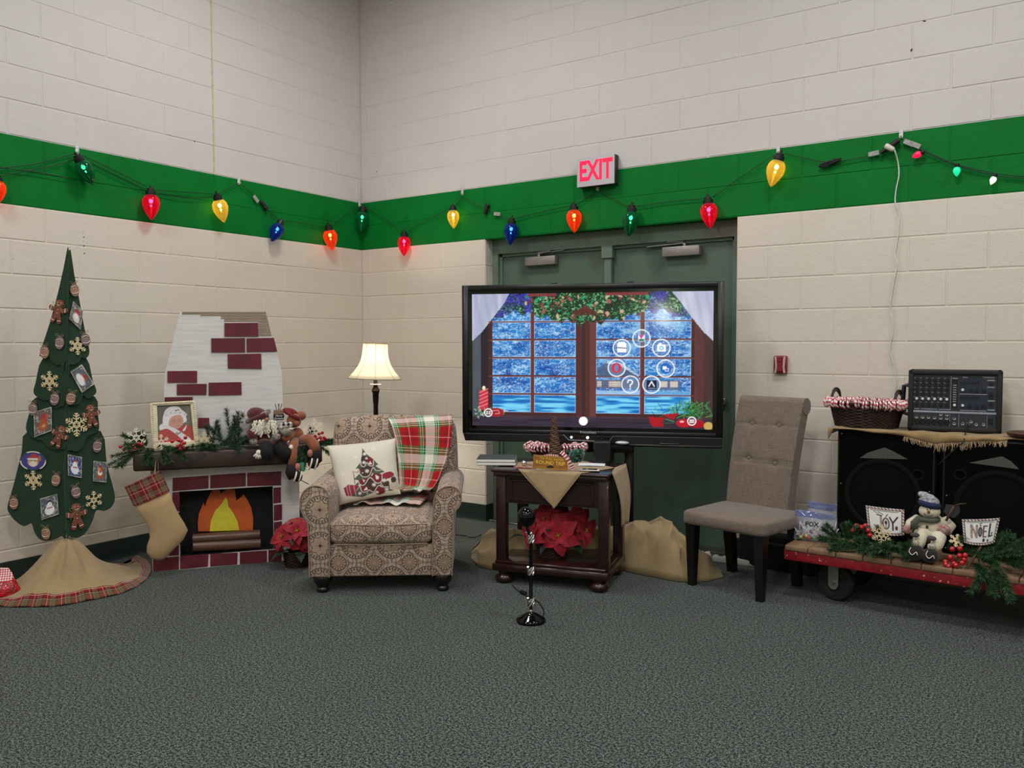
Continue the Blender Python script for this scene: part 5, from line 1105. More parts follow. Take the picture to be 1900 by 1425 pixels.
def oval_basket(t,rx,ry,h,c=(0,0,0),flare=.14,spokes=22,m=WICK,square=2.):
    def pt(a,s): q=lambda w:math.copysign(abs(w)**(2/square),w); return (c[0]+rx*s*q(math.cos(a)),c[1]+ry*s*q(math.sin(a)))
    bm=B(); N=64; nr=int(h/.0085)
    for k in range(nr):
        s=1-flare+flare*k/nr; z=c[2]+.004+k*.0085; P=[]
        for i in range(N+1): a=2*PI*i/N; w=.004*math.cos(spokes*a+k*PI); x,y=pt(a,s); P.append((x+w*math.cos(a),y+w*math.sin(a),z))
        tube(bm,P,.0055,5,False)
    P=[(*pt(2*PI*i/N,1.01),c[2]+h) for i in range(N+1)]; tube(bm,P,.008,6,False); obj('woven_side',bm,m,t,60)
    bm=B(); vs=[bm.verts.new((*pt(2*PI*i/N,1-flare),c[2]+.005)) for i in range(N)]; bm.faces.new(vs); obj('basket_floor',bm,m,t,0)
    return pt
cb=tf(*ZT(945,640)); SBF=TB.m@Vector((cb[0],cb[1]+.1,hz+.003)); SB=FR(SBF.x,SBF.y,32,SBF.z)
sb=thing('wicker_basket','dark wicker basket filled with candy canes on the end table','basket',SB,group='wicker candy baskets')
zr=SB.Z(*ZT(940,560),0)-.0; zr=max(.06,zr-.018); rx=abs(SB.X(*ZT(1290,560))-SB.X(*ZT(600,560)))/2
pt=oval_basket(sb,rx,.085,zr)
def ringf(pt,s=1.0):
    def f(t): a=2*PI*t; x,y=pt(a,s); return x,y,math.atan2(y/.085 if 0 else math.sin(a),math.cos(a))
    return f
canes(SB,ringf(pt,.95),52,zr+.004,'striped candy cane hooked on the %s of the basket on the end table','candy canes in the table basket')
# twig cone, ticket, ribbon, bell
x,y,_=tf(*ZT(985,700)); cn=FR(*(TB.m@Vector((x,y+.03,0))).xy,30,hz+.003)
zt_=cn.Z(*ZT(940,88)); cone=thing('twig_cone','tall brown twig cone standing behind the yellow ticket','cone',cn); bm=B(); lean=-.0
R0=.042; nturn=30
for k in range(nturn):
    t=k/nturn; r=R0*(1-t)*.93+.006; z=.004+zt_*t; dx=-.012*t; tube(bm,[(dx+r*math.cos(a)*(1+.05*math.sin(5*a+k)),r*math.sin(a),z+.003*math.sin(3*a+k*2)) for a in np.linspace(0,2*PI,15)],.0042,5,False)
obj('twig_winding',bm,mat('brown_twig_winding','#5a4130',.75,var=.3,vs=60,bp=.4),cone,60)
bm=B(); lathe(bm,[(R0*.9,0),(R0*.9,.01),(.006,zt_*.98),(0,zt_)],14,T(0,0,.001)@Matrix.Shear('XZ',4,(0,0)) if 0 else T(-.003,0,.001)); obj('core',bm,TWIG,cone)
tkx,tky,_=tf(1020,873.5); tk=thing('train_ticket_sign','golden ticket sign lettered ROUND TRIP standing on the end table','sign',FR(*(TB.m@Vector((tkx,tky,0))).xy,30,hz+.003))
TKF=FR(*(TB.m@Vector((tkx,tky,0))).xy,30,hz+.003); q=[TKF.px(*ZT(*p)) for p in ((710,612),(1175,650),(1160,826),(700,786))]; zmin=min(p[1] for p in q); q=[(x,z-zmin+.001) for x,z in q]
def lerp2(u,v): a=[q[3][k]*(1-u)*(1-v)+q[2][k]*u*(1-v)+q[0][k]*(1-u)*v+q[1][k]*u*v for k in (0,1)]; return a
out=[lerp2(*p) for p in ((0,0),(.33,0),(.66,0),(1,0),(1,.4),(.96,.5),(1,.6),(1,1),(.66,1),(.33,1),(0,1),(0,.6),(.04,.5),(0,.4))]
TKM=mat('antique_gold_card','#b0782c',.4,var=.2,vs=25,col2='#8a5526',coat=.2)
bm=B(); prism(bm,out,-.006,.004,bev=.001); obj('ticket_board',bm,TKM,tk,0)
w_=(Vector(q[1])-Vector(q[0])).length; ang=math.atan2(q[1][1]-q[0][1],q[1][0]-q[0][0])
YL=mat('yellow_lettering','#e2c04a',.5)
a=lerp2(.5,.47); text('lettering','ROUND TRIP',.026*w_/.2*1.05,YL,tk,(a[0],-.0068,a[1]),(PI/2,-ang,0),.0008,sx=1.03,bold=.0006)
a=lerp2(.52,.79); text('lettering','The Polar Express',.02*w_/.2,YL,tk,(a[0],-.0068,a[1]),(PI/2,-ang,0),.0008,sx=.95,shear=.35)
bm=B(); a=lerp2(.5,.2); 
for dx in (-.5,-.25,0,.25,.5): box(bm,(a[0]+dx*.03,-.0068,a[1]+.002*math.cos(dx*6)),(.006,.001,.014-abs(dx)*.008),0,1,(0,dx*1.5,0))
box(bm,(a[0],-.0068,a[1]-.004),(.034,.001,.004)); obj('stamped_emblem',bm,BLK,tk,0)
bm=B(); 
for vz in (.08,.92): 
    P=[lerp2(t,vz) for t in (.06,.94)]; tube(bm,[(p[0],-.0068,p[1]) for p in P],.0008,4)
obj('border_line',bm,YL,tk)
# striped ribbon and green bow
STR=[CW,mat('ribbon_red','#a5202b',.6,sheen=.2),mat('ribbon_green','#0f4a34',.5,sheen=.3)]
rb=thing('striped_ribbon','red and white striped ribbon with a green edge hanging beside the yellow ticket','ribbon',TKF)
def ribbon(bm,P,w,seg=24,dark=None):
    P=[Vector((*TKF.px(*ZT(x,y),Y),Y)) for x,y,Y in P]; P=[Vector((p.x,p.z,p.y)) for p in P]
    cu=cr([tuple(p) for p in P],seg//(len(P)-1),False); L=[Vector(p) for p in cu]; n=len(L)
    for i in range(n-1):
        t=(L[i+1]-L[i]); s=Vector((-t.z,0,t.x)).normalized()*w/2 if Vector((t.x,0,t.z)).length>1e-6 else Vector((w/2,0,0))
        f=bm.faces.new([bm.verts.new(p) for p in (L[i]-s,L[i]+s,L[i+1]+s,L[i+1]-s)]); f.material_index=dark if dark is not None else (i%2)
bm=B(); ribbon(bm,[(1075,560,.0),(1140,620,-.012),(1200,720,-.012),(1235,790,-.005)],.023,15)
ribbon(bm,[(840,615,.004),(940,600,0.004),(1045,615,.004)],.012,16); obj('ribbon_strip',bm,STR,rb,0,fix=False)
bw=thing('green_bow','glossy dark green gift bow on the right of the candy cane basket','bow',TKF); bm=B()
for k in range(30):
    a=random.uniform(0,2*PI); r=random.uniform(.002,.03); c0=Vector((*TKF.px(*ZT(1290,600),.02),0)); c0=Vector((c0.x,.02,c0.y)); p=c0+Vector((r*math.cos(a),-.02*random.random(),r*math.sin(a)))
    d=Vector((math.cos(a),-.6,math.sin(a)*1.2)); q2=d.to_track_quat('Y','Z').to_matrix().to_4x4(); 
    grid(bm,lambda u,v:Matrix.Translation(p)@q2@Vector(((v-.5)*.02,.024*math.sin(u*PI),.013*math.cos(u*PI))),8,2)
obj('bow_loops',bm,mat('green_satin','#0e5540',.3,sheen=.5),bw,180)
bm=B(); grid(bm,lambda u,v:Vector((TKF.px(*ZT(1150+60*u,530+50*u),.01)[0]+.008*(v-.5),.008,TKF.px(*ZT(1150+60*u,530+50*u),.01)[1]+.01*(v-.5))),6,2); obj('tail',bm,MATS['green_satin'],bw,180)
bell=thing('jingle_bell','silver jingle bell on a leather strap left of the ticket','bell',FR(*(TB.m@Vector((*tf(*ZT(585,740))[:2],0))).xy,30,hz+.002)); bm=B(); ell(bm,(0,0,.0165),.0165,18,12); obj('bell_ball',bm,CH,bell,180); bm=B(); tube(bm,[(.012,0,.01),(.03,.004,.006),(.05,.0,.004)],.004,6,flat=.5); obj('strap',bm,mat('brown_leather','#6b4a30',.7),bell)
rr_=thing('red_ribbon','flat red ribbon lying under the bell on the table cover','ribbon',FR(*(TB.m@Vector((*tf(*ZT(600,775))[:2],0))).xy,30,hz+.002)); bm=B(); grid(bm,lambda u,v:Vector(((u-.5)*.13,(v-.5)*.035*(1-.3*u)+.008*math.sin(u*7),.003+.004*math.sin(u*9+v*3)**2)),14,4); obj('ribbon_strip',bm,RS,rr_,180)
# notebooks, paper, phone, small black box
GRYC=mat('grey_book_cover','#454c46',.5,var=.1,coat=.2); PAGE=mat('white_page_edge','#dcdcd8',.6,var=.04,vs=120,stretch=(1,1,20))
bk=tf(*ZT(330,690)); KF=TB.m@Vector((bk[0]-.005,.2,0))
for i,(dz,lab,dx) in enumerate(((0,'white-edged binder at the bottom of the pair overhanging the left of the end table',0),(.0185,'grey-covered white-edged binder on top of the pair on the end table',-.004))):
    t=thing('binder',lab,'binder',FR(KF.x,KF.y,31,hz+.003+dz),group='binders on the end table')
    bm=B(); bx(bm,(-.13+dx,-.1,.002),(.1+dx,.13,.0165),bev=.001); obj('pages',bm,PAGE,t,0); bm=B(); bx(bm,(-.132+dx,-.098,0),(.102+dx,.132,.002)); bx(bm,(-.132+dx,-.098,.0165),(.102+dx,.132,.0185)); obj('cover',bm,GRYC,t,0)
p=tf(*ZT(1470,735)); o=FR(*(TB.m@Vector((p[0],p[1]+.02,0))).xy,25,hz+.003); t=thing('paper_sheet','white paper sheet under the black box, beside the phone','paper',o); bm=B(); grid(bm,lambda u,v:Vector(((u-.5)*.16,(v-.5)*.11,.001+.0015*math.sin(u*3))),8,6); obj('sheet',bm,mat('white_paper','#dedddd',.7),t,180)
p=tf(*ZT(1455,808)); o=FR(*(TB.m@Vector((p[0],p[1],0))).xy,24,hz+.004); t=thing('smartphone','white smartphone with black screen lying on the front corner of the end table','phone',o)
bm=B(); box(bm,(0,0,.004),(.115,.06,.0075),.0035,3); obj('phone_body',bm,mat('white_gold_metal','#d6cfc8',.3,.3),t); bm=B(); bx(bm,(-.043,-.026,.0078),(.043,.026,.0084)); obj('screen_glass',bm,BLKG,t,0); bm=B(); lathe(bm,[(.0045,0),(.0045,.0008)],12,T(.05,0,.0076)); obj('home_button',bm,mat('silver_plastic','#c9c9c9'),t)
p=tf(*ZT(1600,715)); o=FR(*(TB.m@Vector((p[0],p[1]+.035,0))).xy,30,hz+.003); t=thing('black_box_speaker','small black box speaker standing at the back right of the end table','speaker',o)
bxx=abs(o.X(*ZT(1712,560))-o.X(*ZT(1490,560))); zz=o.Z(*ZT(1600,420)); bm=B(); bx(bm,(-bxx/2,-.03,0),(bxx/2,.05,zz),bev=.005,seg=2); obj('case',bm,BLKM,t,50); bm=B(); bx(bm,(-bxx/2+.008,-.032,.012),(bxx/2-.008,-.029,zz-.008)); obj('front_grille',bm,mat('black_cloth_grille','#0a0a0a',.9,bp=.3,bs=600),t,0)
# poinsettia on the shelf
pcx,pcy=TB.fl(*Z1(555,925),zs1); PS=FR(*(TB.m@Vector((pcx,max(.16,pcy),0))).xy,20,zs1)
def s1(x,y,Y): a=PS.px(*Z1(x,y),Y); return (a[0],Y,a[1])
poinsettia(PS,'bright red poinsettia in a dark basket on the lower shelf of the end table',
 [(*s1(600,790,-.07),(.05,-1,.15),1.3),(*s1(510,690,-.03),(-.1,-.9,.4),1.25),(*s1(440,780,-.06),(-.5,-.9,.1),1.05),(*s1(700,715,-.02),(.5,-.8,.3),1.25),(*s1(600,690,.03),(.2,-.6,.7),1.2),(*s1(760,760,-.0),(.8,-.7,.1),1.)],(0,0,.095,.08,.085),
 [(*s1(380,800,-.05),(-1,-.3,-.1),.8),(*s1(540,760,-.07),(0,-1,.2),.5),(*s1(520,860,-.06),(-.3,-1,-.3),.6),(*s1(690,860,-.05),(.8,-.6,-.3),.7)])
# ================================================================ black ball on a floor stand
BS=FR(2.932,-1.825,34); bs_=thing('ball_floor_stand','black floor stand with glossy black ball and silver knots, before the end table','stand',BS)
GB=mat('glossy_black','#030303',.06,spec=.35)
zB=lambda v:BS.Z(980,v)
bm=B(); lathe(bm,[(.072,0),(.075,.004),(.075,.014),(.066,.022),(.05,.028),(.042,.036),(.03,.042),(.014,.05),(.009,.06),(.009,zB(1000))],32); obj('base_and_pole',bm,GB,bs_,50)
bx_=BS.X(977,960); bm=B(); ell(bm,(bx_,0,zB(959)),(.047,.047,.052),28,18); obj('ball',bm,GB,bs_,180)
bm=B(); tube(bm,[(.0,0,zB(1000)),(bx_,0,zB(975))],.009,8); obj('neck',bm,GB,bs_)
for u,v in ((979,1000),(980,1059),(981,1117)):
    z=zB(v); bm=B(); ell(bm,(0,0,z),(.017,.017,.02),12,8)
    for k in range(6): a=k*PI/3; tube(bm,[(.015*math.cos(a+t*2),.015*math.sin(a+t*2),z-.02+.04*t) for t in np.linspace(0,1,6)],.0045,6)
    for dz in (.028,-.028): ell(bm,(0,0,z+dz),.009,10,8)
    if v==1000: tube(bm,[(0,0,z+.03),(-.03,0,z+.034)],.005,6)
    obj('silver_knot',bm,CH,bs_,60)
bm=B(); lathe(bm,[(.012,zB(1138)),(.014,zB(1136)),(.01,zB(1131))],12); obj('silver_collar',bm,CH,bs_)
cc=lambda u,v,z=.004:on(u,v,2,z)
BLKC=mat('black_cord','#0a0a0a',.5)
P=[cc(950,1085),cc(960,1095),cc(972,1103),cc(985,1109),cc(1000,1118),cc(1008,1131),cc(1009,1140),cc(1003,1148)]; bm=B(); tube(bm,cr([tuple(p) for p in P],4,False),.0028,6); o=obj('lamp_cord',bm,BLKC); tag(o,'thin black cord with inline switch running from the end table foot to the ball stand','cord')
p=cc(971,1102); bm=B(); box(bm,(0,0,.012),(.045,.022,.018),.005,2); s=obj('inline_switch',bm,BLKC,o,loc=(p.x,p.y,0),rot=(0,0,-.3))
# ================================================================ burlap heaped on the carpet round the display's foot
hp=thing('burlap_heap','crumpled tan burlap spread on the carpet behind the end table and grey chair','burlap',(0,0,0))
ST=[((873,1035),(880,1020),.03),((885,1050),(892,1002),.06),((905,1056),(915,985),.1),((960,1062),(955,985),.1),((1040,1064),(1040,985),.1),((1110,1060),(1110,975),.12),((1140,1054),(1150,975),.13),((1165,1061),(1180,967),.15),((1190,1066),(1205,968),.15),((1215,1071),(1228,968),.15),((1240,1076),(1248,974),.14),((1262,1079),(1262,988),.12),((1285,1081),(1285,1022),.06),((1315,1078),(1318,1040),.05),((1342,1071),(1336,1056),.03)]
bm=B(); cols_=[]
for i,(a,c_,d) in enumerate(ST):
    f=on(*a,2,.004); dirv=Vector((_fw.x,_fw.y,0)).normalized(); back=f+dirv*(d+.06)
    n=Vector((-dirv.x,-dirv.y,0)); r=ray(*c_); t=(back-CAM).dot(dirv)/r.dot(dirv); top=CAM+r*t; top.z=max(top.z,.012); cols_.append((f,top,back+dirv*.1))
def hpf(u,v):
    s=u*(len(cols_)-1); k=min(int(s),len(cols_)-2); w=s-k; w=w*w*(3-2*w); A=[cols_[k][j].lerp(cols_[k+1][j],w) for j in range(3)]
    if v<.7: q=v/.7; p=A[0].lerp(A[1],q); p.z=A[0].z+(A[1].z-A[0].z)*(math.sin(q*PI/2)**.75); 
    else: q=(v-.7)/.3; p=A[1].lerp(Vector((A[2].x,A[2].y,.01)),q); p.z=A[1].z*(1-q*q)+.01*q*q
    e=math.sin(v*PI); fz=abs(math.sin(u*15+v*2.2))**.6; p.z=max(.004,p.z+e*(.014*math.sin(u*34+v*5)+.01*math.sin(u*60-v*7)+.013*math.sin(v*11+u*9)+.03*(fz-.7)+.012*abs(math.sin(v*9+u*6)))*min(1,p.z/.08)); p+=Vector((.0,.012*math.sin(v*13+u*20)*e,0)); return p
grid(bm,hpf,110,26); o=obj('burlap_cloth',bm,BURL,hp,180,uv=True); md=o.modifiers.new('thickness','SOLIDIFY'); md.thickness=.003
# ---- cords, power strip and dark case behind the grey chair
WP=mat('white_plastic_grey','#b8b7b0',.4,var=.04)
p=on(1370,1048,2,0); o=FR(p.x,p.y+.02,4); t=thing('power_strip','white power strip on the carpet behind the grey chair','power strip',o); bm=B(); box(bm,(0,0,.02),(.34,.055,.04),.006,2); obj('strip_body',bm,WP,t); bm=B()
for k in range(5): box(bm,(-.12+k*.05,0,.04),(.03,.032,.002))
obj('outlet',bm,mat('dark_socket','#2b2b2b'),t,0,kind='stuff')
bm=B(); box(bm,(.13,-.005,.055),(.07,.045,.03),.006,2); obj('plug_adapter',bm,WP,t)
for x,y,r_ in ((1297,1030,.3),(1311,1033,-.4)):
    p=on(x,y+8,2,0); t=thing('power_adapter','small white plug adapter lying left of the power strip' if r_>0 else 'white tag-sized plug adapter touching the power strip','plug',FR(p.x,p.y,math.degrees(r_),.012 if 0 else 0)); bm=B(); box(bm,(0,0,.03),(.05,.04,.06),.006,2,(0,r_,0)); obj('adapter_body',bm,mat('white_plastic','#d9d6d0',.4),t)
q=on(1400,1035,2,0); t=thing('black_equipment_case','black equipment case on the carpet behind the grey chair','case',FR(3.68,-.12,-4)); bm=B(); bx(bm,(-.24,-.06,0),(.24,.1,.21),bev=.02,seg=3); obj('case_body',bm,BLKP,t,50); bm=B(); tube(bm,[(-.08,-.06,.15),(-.06,-.08,.17),(.06,-.08,.17),(.08,-.06,.15)],.008,6); obj('case_handle',bm,BLKM,t)
def cord(name,lab,P,r,m,z=.005,group=None):
    L=[tuple(on(u,v,2,zz)) if not isinstance(u,Vector) else tuple(u) for u,v,zz in P]; bm=B(); tube(bm,cr(L,5,False),r,6); return tag(obj(name,bm,m,smooth=180),lab,'cord',group)
cord('electric_cable','black cable crossing the carpet between the armchair and the burlap heap',[(846,992,.004),(855,993,.004),(865,994,.004),(873,997,.006),(884,996,.01),(893,992,.02)],.004,BLKC)
cord('electric_cable','tangled thin black cord beside the white plugs',[(1287,1018,.03),(1293,1040,.05),(1300,1020,.08),(1305,1045,.05),(1296,1052,.02),(1310,1030,.06),(1318,1042,.02)],.003,BLKC)
cord('extension_cord','grey cord rising from the power strip to the cart',[(1410,1046,.01),(1420,1040,.04),(1435,1031,.08),(1445,1022,.12),(1452,1015,.15)],.004,WP)
p=on(1428,1050,2,0); t=thing('cord_coil','coil of flat white cord on the carpet right of the power strip','cord',FR(p.x,p.y+.03,0)); bm=B()
for k in range(3): tube(bm,[((.07-k*.004)*math.cos(a),(.05-k*.003)*math.sin(a),.008+.011*k) for a in np.linspace(0,2*PI,25)],.0075,6,False)
obj('coil',bm,WP,t,180)
# ================================================================ grey upholstered side chair
PC=FR(3.325,-.785,-12.3); Z2=lambda x,y:(1200+x/3.394,720+y/3.394)
m,nt,b=new_mat('grey_brown_linen'); setb(b,.9,spec=.15,sheen=.2); LIN=m; vec,k=coords(nt,'UV'); f=nz(nt,vec,240,2,.6,(1,.06,1)); g=nz(nt,vec,240,2,.6,(.06,1,1)); h=nz(nt,vec,5,3,.6)
nt.links.new(mixc(nt,((f+g-1.)*2.2+.5+(h-.5)*.5).mx(0.).mn(1.),lin('#665a51'),lin('#7d7064')).k,b.inputs['Base Color']); bump(nt,b,f+g,.35,.001)
pc=thing('side_chair','grey-brown linen side chair with buttoned scroll back and black tapered legs','chair',PC)
sx0_,sz1_=PC.px(*Z2(222,762),0); sx1_,_=PC.px(*Z2(742,850),0); sz0_=PC.Z(*Z2(480,905),0); SD=.46
bm=B(); pillow_box(bm,((sx0_+sx1_)/2,SD/2,(sz0_+sz1_)/2),(sx1_-sx0_,SD,sz1_-sz0_),.025,puff=.012); obj('seat',bm,LIN,pc,180,uv=True)
LEGM=mat('black_brown_wood','#0c0908',.4,var=.1)
for x,y,tp in ((sx0_+.045,.045,.6),(sx1_-.045,.045,.6),(sx0_+.05,SD-.04,.75),(sx1_-.05,SD-.04,.75)):
    bm=B(); n=[]; a=.031; c_=a*tp; yo=.0 if y<.2 else .05
    for z,r,o in ((0,c_,yo),(sz0_+.01,a,0)): n.append([bm.verts.new((x+i*r,y+j*r+o,z)) for i,j in ((-1,-1),(1,-1),(1,1),(-1,1))])
    for k in range(4): bm.faces.new((n[0][k],n[0][(k+1)%4],n[1][(k+1)%4],n[1][k]))
    bm.faces.new(n[0][::-1]); bm.faces.new(n[1]); obj('leg',bm,LEGM,pc,0)
yb,yt=SD-.06,SD+.06
BLq=[PC.px(*Z2(497,705),yb),PC.px(*Z2(880,760),yb),PC.px(*Z2(985,105),yt),PC.px(*Z2(583,66),yt)]
zbot=sz0_+.02
wB=BLq[1][0]-BLq[0][0]; cxB=(BLq[0][0]+BLq[1][0])/2; cxT=(BLq[2][0]+BLq[3][0])/2; wT=BLq[2][0]-BLq[3][0]; zT=(BLq[2][1]+BLq[3][1])/2
def bk_pt(s,t,front):
    """s across 0..1, t up 0..1"""
    w=wB+(wT-wB)*t; cx_=cxB+(cxT-cxB)*t; z=zbot+(zT-zbot)*t; y=yb+(yt-yb)*t+.02*math.sin(t*PI)*-1; e=1-(2*s-1)**8
    return Vector((cx_+(s-.5)*w,y+(-.012*e if front else .085),z))
TUF=[(Z2(660,222)),(Z2(823,238)),(Z2(632,450)),(Z2(795,470))]
tl_=[]
for u,v in TUF:
    best=min(((abs(complex(*(PC.px(u,v,bk_pt(s/40,t/40,1).y)))-complex(bk_pt(s/40,t/40,1).x,bk_pt(s/40,t/40,1).z)),s/40,t/40) for s in range(6,35) for t in range(10,40))); tl_.append(best[1:])
def bk(s,t):
    p=bk_pt(s,t,1)
    for a,b2 in tl_:
        d2=((s-a)*wT)**2+((t-b2)*(zT-zbot))**2; p.y+=.014*math.exp(-d2/.0006)
    for b2 in {round(x[1],2) for x in tl_}:
        p.y+=.005*math.exp(-(((t-b2)*(zT-zbot))/.006)**2)
    return p
bm=B(); grid(bm,bk,44,70); grid(bm,lambda u,v:bk_pt(1-u,v,0),10,10)
grid(bm,lambda u,v:bk_pt(1,v,1).lerp(bk_pt(1,v,0),u),4,20); grid(bm,lambda u,v:bk_pt(0,v,0).lerp(bk_pt(0,v,1),u),4,20)
bmesh.ops.remove_doubles(bm,verts=bm.verts[:],dist=.0005)
A=bk_pt(0,1,1); C=bk_pt(1,1,1); cen=A.y+.045
tube(bm,[(A.x,cen,A.z-.022),(C.x,cen,C.z-.022)],.05,20); obj('backrest',bm,LIN,pc,50,uv=True)
for a,b2 in tl_:
    p=bk(a,b2); bm=B(); ell(bm,(p.x,p.y-.003,p.z),(.014,.007,.014),14,8); obj('button',bm,LIN,pc,180)
# ================================================================ flat cart with red edge
CF=FR(3.885,-.713,-3.); Z9=lambda x,y:(1440+x/4.13,860+y/4.13); ZD=.30
ct=thing('platform_cart','low wooden platform cart with chipped red edge and black wheels','cart',CF)
CL=1.75; CDp=.63
WDB=mat('worn_cart_board','#7d6349',.7,var=.1,vs=9,stretch=(6,1,1),bp=.3,bs=60); REDM=mat('chipped_red_paint','#8c1620',.45,var=.15,vs=30,bp=.15,bs=60)
m,nt,b=MATS['chipped_red_paint'],MATS['chipped_red_paint'].node_tree,MATS['chipped_red_paint'].node_tree.nodes['Principled BSDF']
vec,_=coords(nt); cur=b.inputs['Base Color'].links[0].from_socket; nt.links.new(mixc(nt,nz(nt,vec,45,2,.5).gt(.69),X(nt,cur),lin('#c9a67e')).k,b.inputs['Base Color'])
cuts=[0]+[CF.X(u,v,0) for u,v in ((1498,1025),(1550,1034),(1601,1028+5),(1653,1042),(1709,1049))]; wv=(cuts[-1]-cuts[1])/4; cuts=[0,cuts[1],cuts[2],cuts[3],cuts[4],cuts[5]]
while cuts[-1]<CL-.05: cuts.append(min(CL,cuts[-1]+wv))
for a,c_ in zip(cuts[:-1],cuts[1:]): bm=B(); bx(bm,(a+.0015,0,ZD-.03),(c_-.0015,CDp,ZD+random.uniform(-.001,.001)),bev=.006,seg=2); obj('plank',bm,WDB,ct,50)
bm=B(); bx(bm,(-.006,.008,ZD-.085),(CL,.05,ZD-.022),bev=.006,seg=2); obj('edge_beam',bm,REDM,ct,50); bm=B(); bx(bm,(-.006,.05,ZD-.085),(.04,CDp,ZD-.028),bev=.006,seg=2); obj('edge_beam',bm,REDM,ct,50)
bm=B(); bx(bm,(.04,CDp-.05,ZD-.085),(CL,CDp,ZD-.031),bev=.004); obj('edge_beam',bm,REDM,ct,50)
RUB=mat('black_rubber','#0d0d0d',.7,var=.1); ZNC=mat('zinc_plate','#8d928c',.4,.7,var=.1,vs=40)
wx,wy=CF.fl(1553,1112)
for x,y in ((wx,.14),(wx,CDp-.12),(1.45,.14),(1.45,CDp-.12)):
    R=.105; ax=T(x,y,R,PI/2,0,-.25)
    bm=B(); lathe(bm,[(.062,-.02),(.095,-.024),(R,-.014),(R,.014),(.095,.024),(.062,.02)],32,ax); wh=obj('wheel',bm,RUB,ct,50)
    bm=B(); lathe(bm,[(.0,-.012),(.05,-.012),(.064,-.021),(.066,-.0215),(.066,.0215),(.05,.012),(.0,.012)],28,ax); obj('hub',bm,mat('dark_hub','#151514',.5,.3),wh,50)
    bm=B(); prism(bm,[(-.03,ZD-.087),(-.03,R-.01)]+[(-.03*math.cos(a),R-.01-.03*math.sin(a)) for a in np.linspace(.3,PI-.3,7)]+[(.03,R-.01),(.03,ZD-.087)],-.036,-.031,T(x,y,0,0,0,-.25),bev=.001); prism(bm,[(-.03,ZD-.087),(-.03,R-.01),(-.02,R-.04),(.02,R-.04),(.03,R-.01),(.03,ZD-.087)],.031,.036,T(x,y,0,0,0,-.25)); bx(bm,(x-.05,y-.045,ZD-.09),(x+.05,y+.045,ZD-.085)); obj('caster_bracket',bm,ZNC,wh,0)
    bm=B(); lathe(bm,[(.013,-.05),(.013,-.036),(.013,.045)],8,T(x,y,R,PI/2,0,-.25)); obj('axle_bolt',bm,STEEL,wh,50)
# ---- loudspeakers
Z0=lambda x,y:(1440+x/4.13,660+y/4.13)
GRL=mat('black_metal_grille','#060606',.85,.0,spec=.06,var=.1,bp=.5,bs=500); CAB=mat('black_cabinet','#050505',.7,var=.15,bp=.3,bs=200); MESHG=mat('grey_horn_mesh','#4a4a46',.6,.2,var=.35,vs=220)
def speaker(fr,w,h,d,label,horn,wc,wr,port):
    t=thing('loudspeaker',label,'speaker',fr,group='loudspeakers on the cart')
    bm=B(); bx(bm,(0,.012,0),(w,d,h),bev=.012,seg=2); obj('cabinet',bm,CAB,t,50)
    bm=B(); bx(bm,(.012,.004,.012),(w-.012,.014,h-.012),bev=.003); obj('grille',bm,GRL,t,0)
    bm=B(); prism(bm,horn,.0005,.006,bev=.001); obj('horn_mesh',bm,MESHG,t,0)
    bm=B(); lathe(bm,[(wr*1.05,0),(wr*1.05,.004),(wr*.96,.006),(wr*.9,.001)],40,T(wc[0],.006,wc[1],PI/2),cap=False); obj('woofer_ring',bm,mat('dark_woofer_ring','#080808',.7,spec=.15),t,50)
    bm=B(); lathe(bm,[(0,.004),(wr*.28,.003),(wr*.36,.001),(wr*.88,.0015)],32,T(wc[0],.004,wc[1],PI/2),cap=False); obj('woofer_cone',bm,mat('dark_woofer_cone','#050505',.8,spec=.1),t,180)
    bm=B(); lathe(bm,[(.03,0),(.03,.003),(.024,.0035),(.022,.001)],18,T(port[0],.005,port[1],PI/2)); obj('bass_port',bm,mat('dark_woofer_ring','#1a1a1a'),t,50)
    for x in (.025,w-.025):
        for z in (.03,h*.5,h-.03): bm=B(); ell(bm,(x,.004,z),(.004,.003,.004),8,6); obj('screw',bm,STEEL,t,180)
    return t
ya=.335; lx,lz=CF.px(1553,795,ya); lx1_=CF.X(1735,850,ya); lo=CF.m@Vector((lx,ya,ZD)); LSF=FR(lo.x,lo.y,-3.,ZD+.0012); h1=lz-ZD
def sq(fr,P): return [fr.px(*Z0(*p)) for p in P]
speaker(LSF,lx1_-lx,h1,.275,'left black loudspeaker on the cart, under the candy cane basket',sq(LSF,[(640,785),(700,745),(830,704),(900,735),(1010,795),(820,790)]),LSF.px(1636,918),.19,LSF.px(1703,881))
yb2=.31; rx_,_=CF.px(1748,850,yb2); ro=CF.m@Vector((rx_,yb2,ZD)); RSF=FR(ro.x,ro.y,-7.,ZD+.0012)
speaker(RSF,.52,h1-.012,.27,'right black loudspeaker on the cart, cut by the picture edge',sq(RSF,[(1478,822),(1560,805),(1730,772),(1800,810),(1862,872),(1700,850)]),RSF.px(1852,950),.2,RSF.px(1781,881))
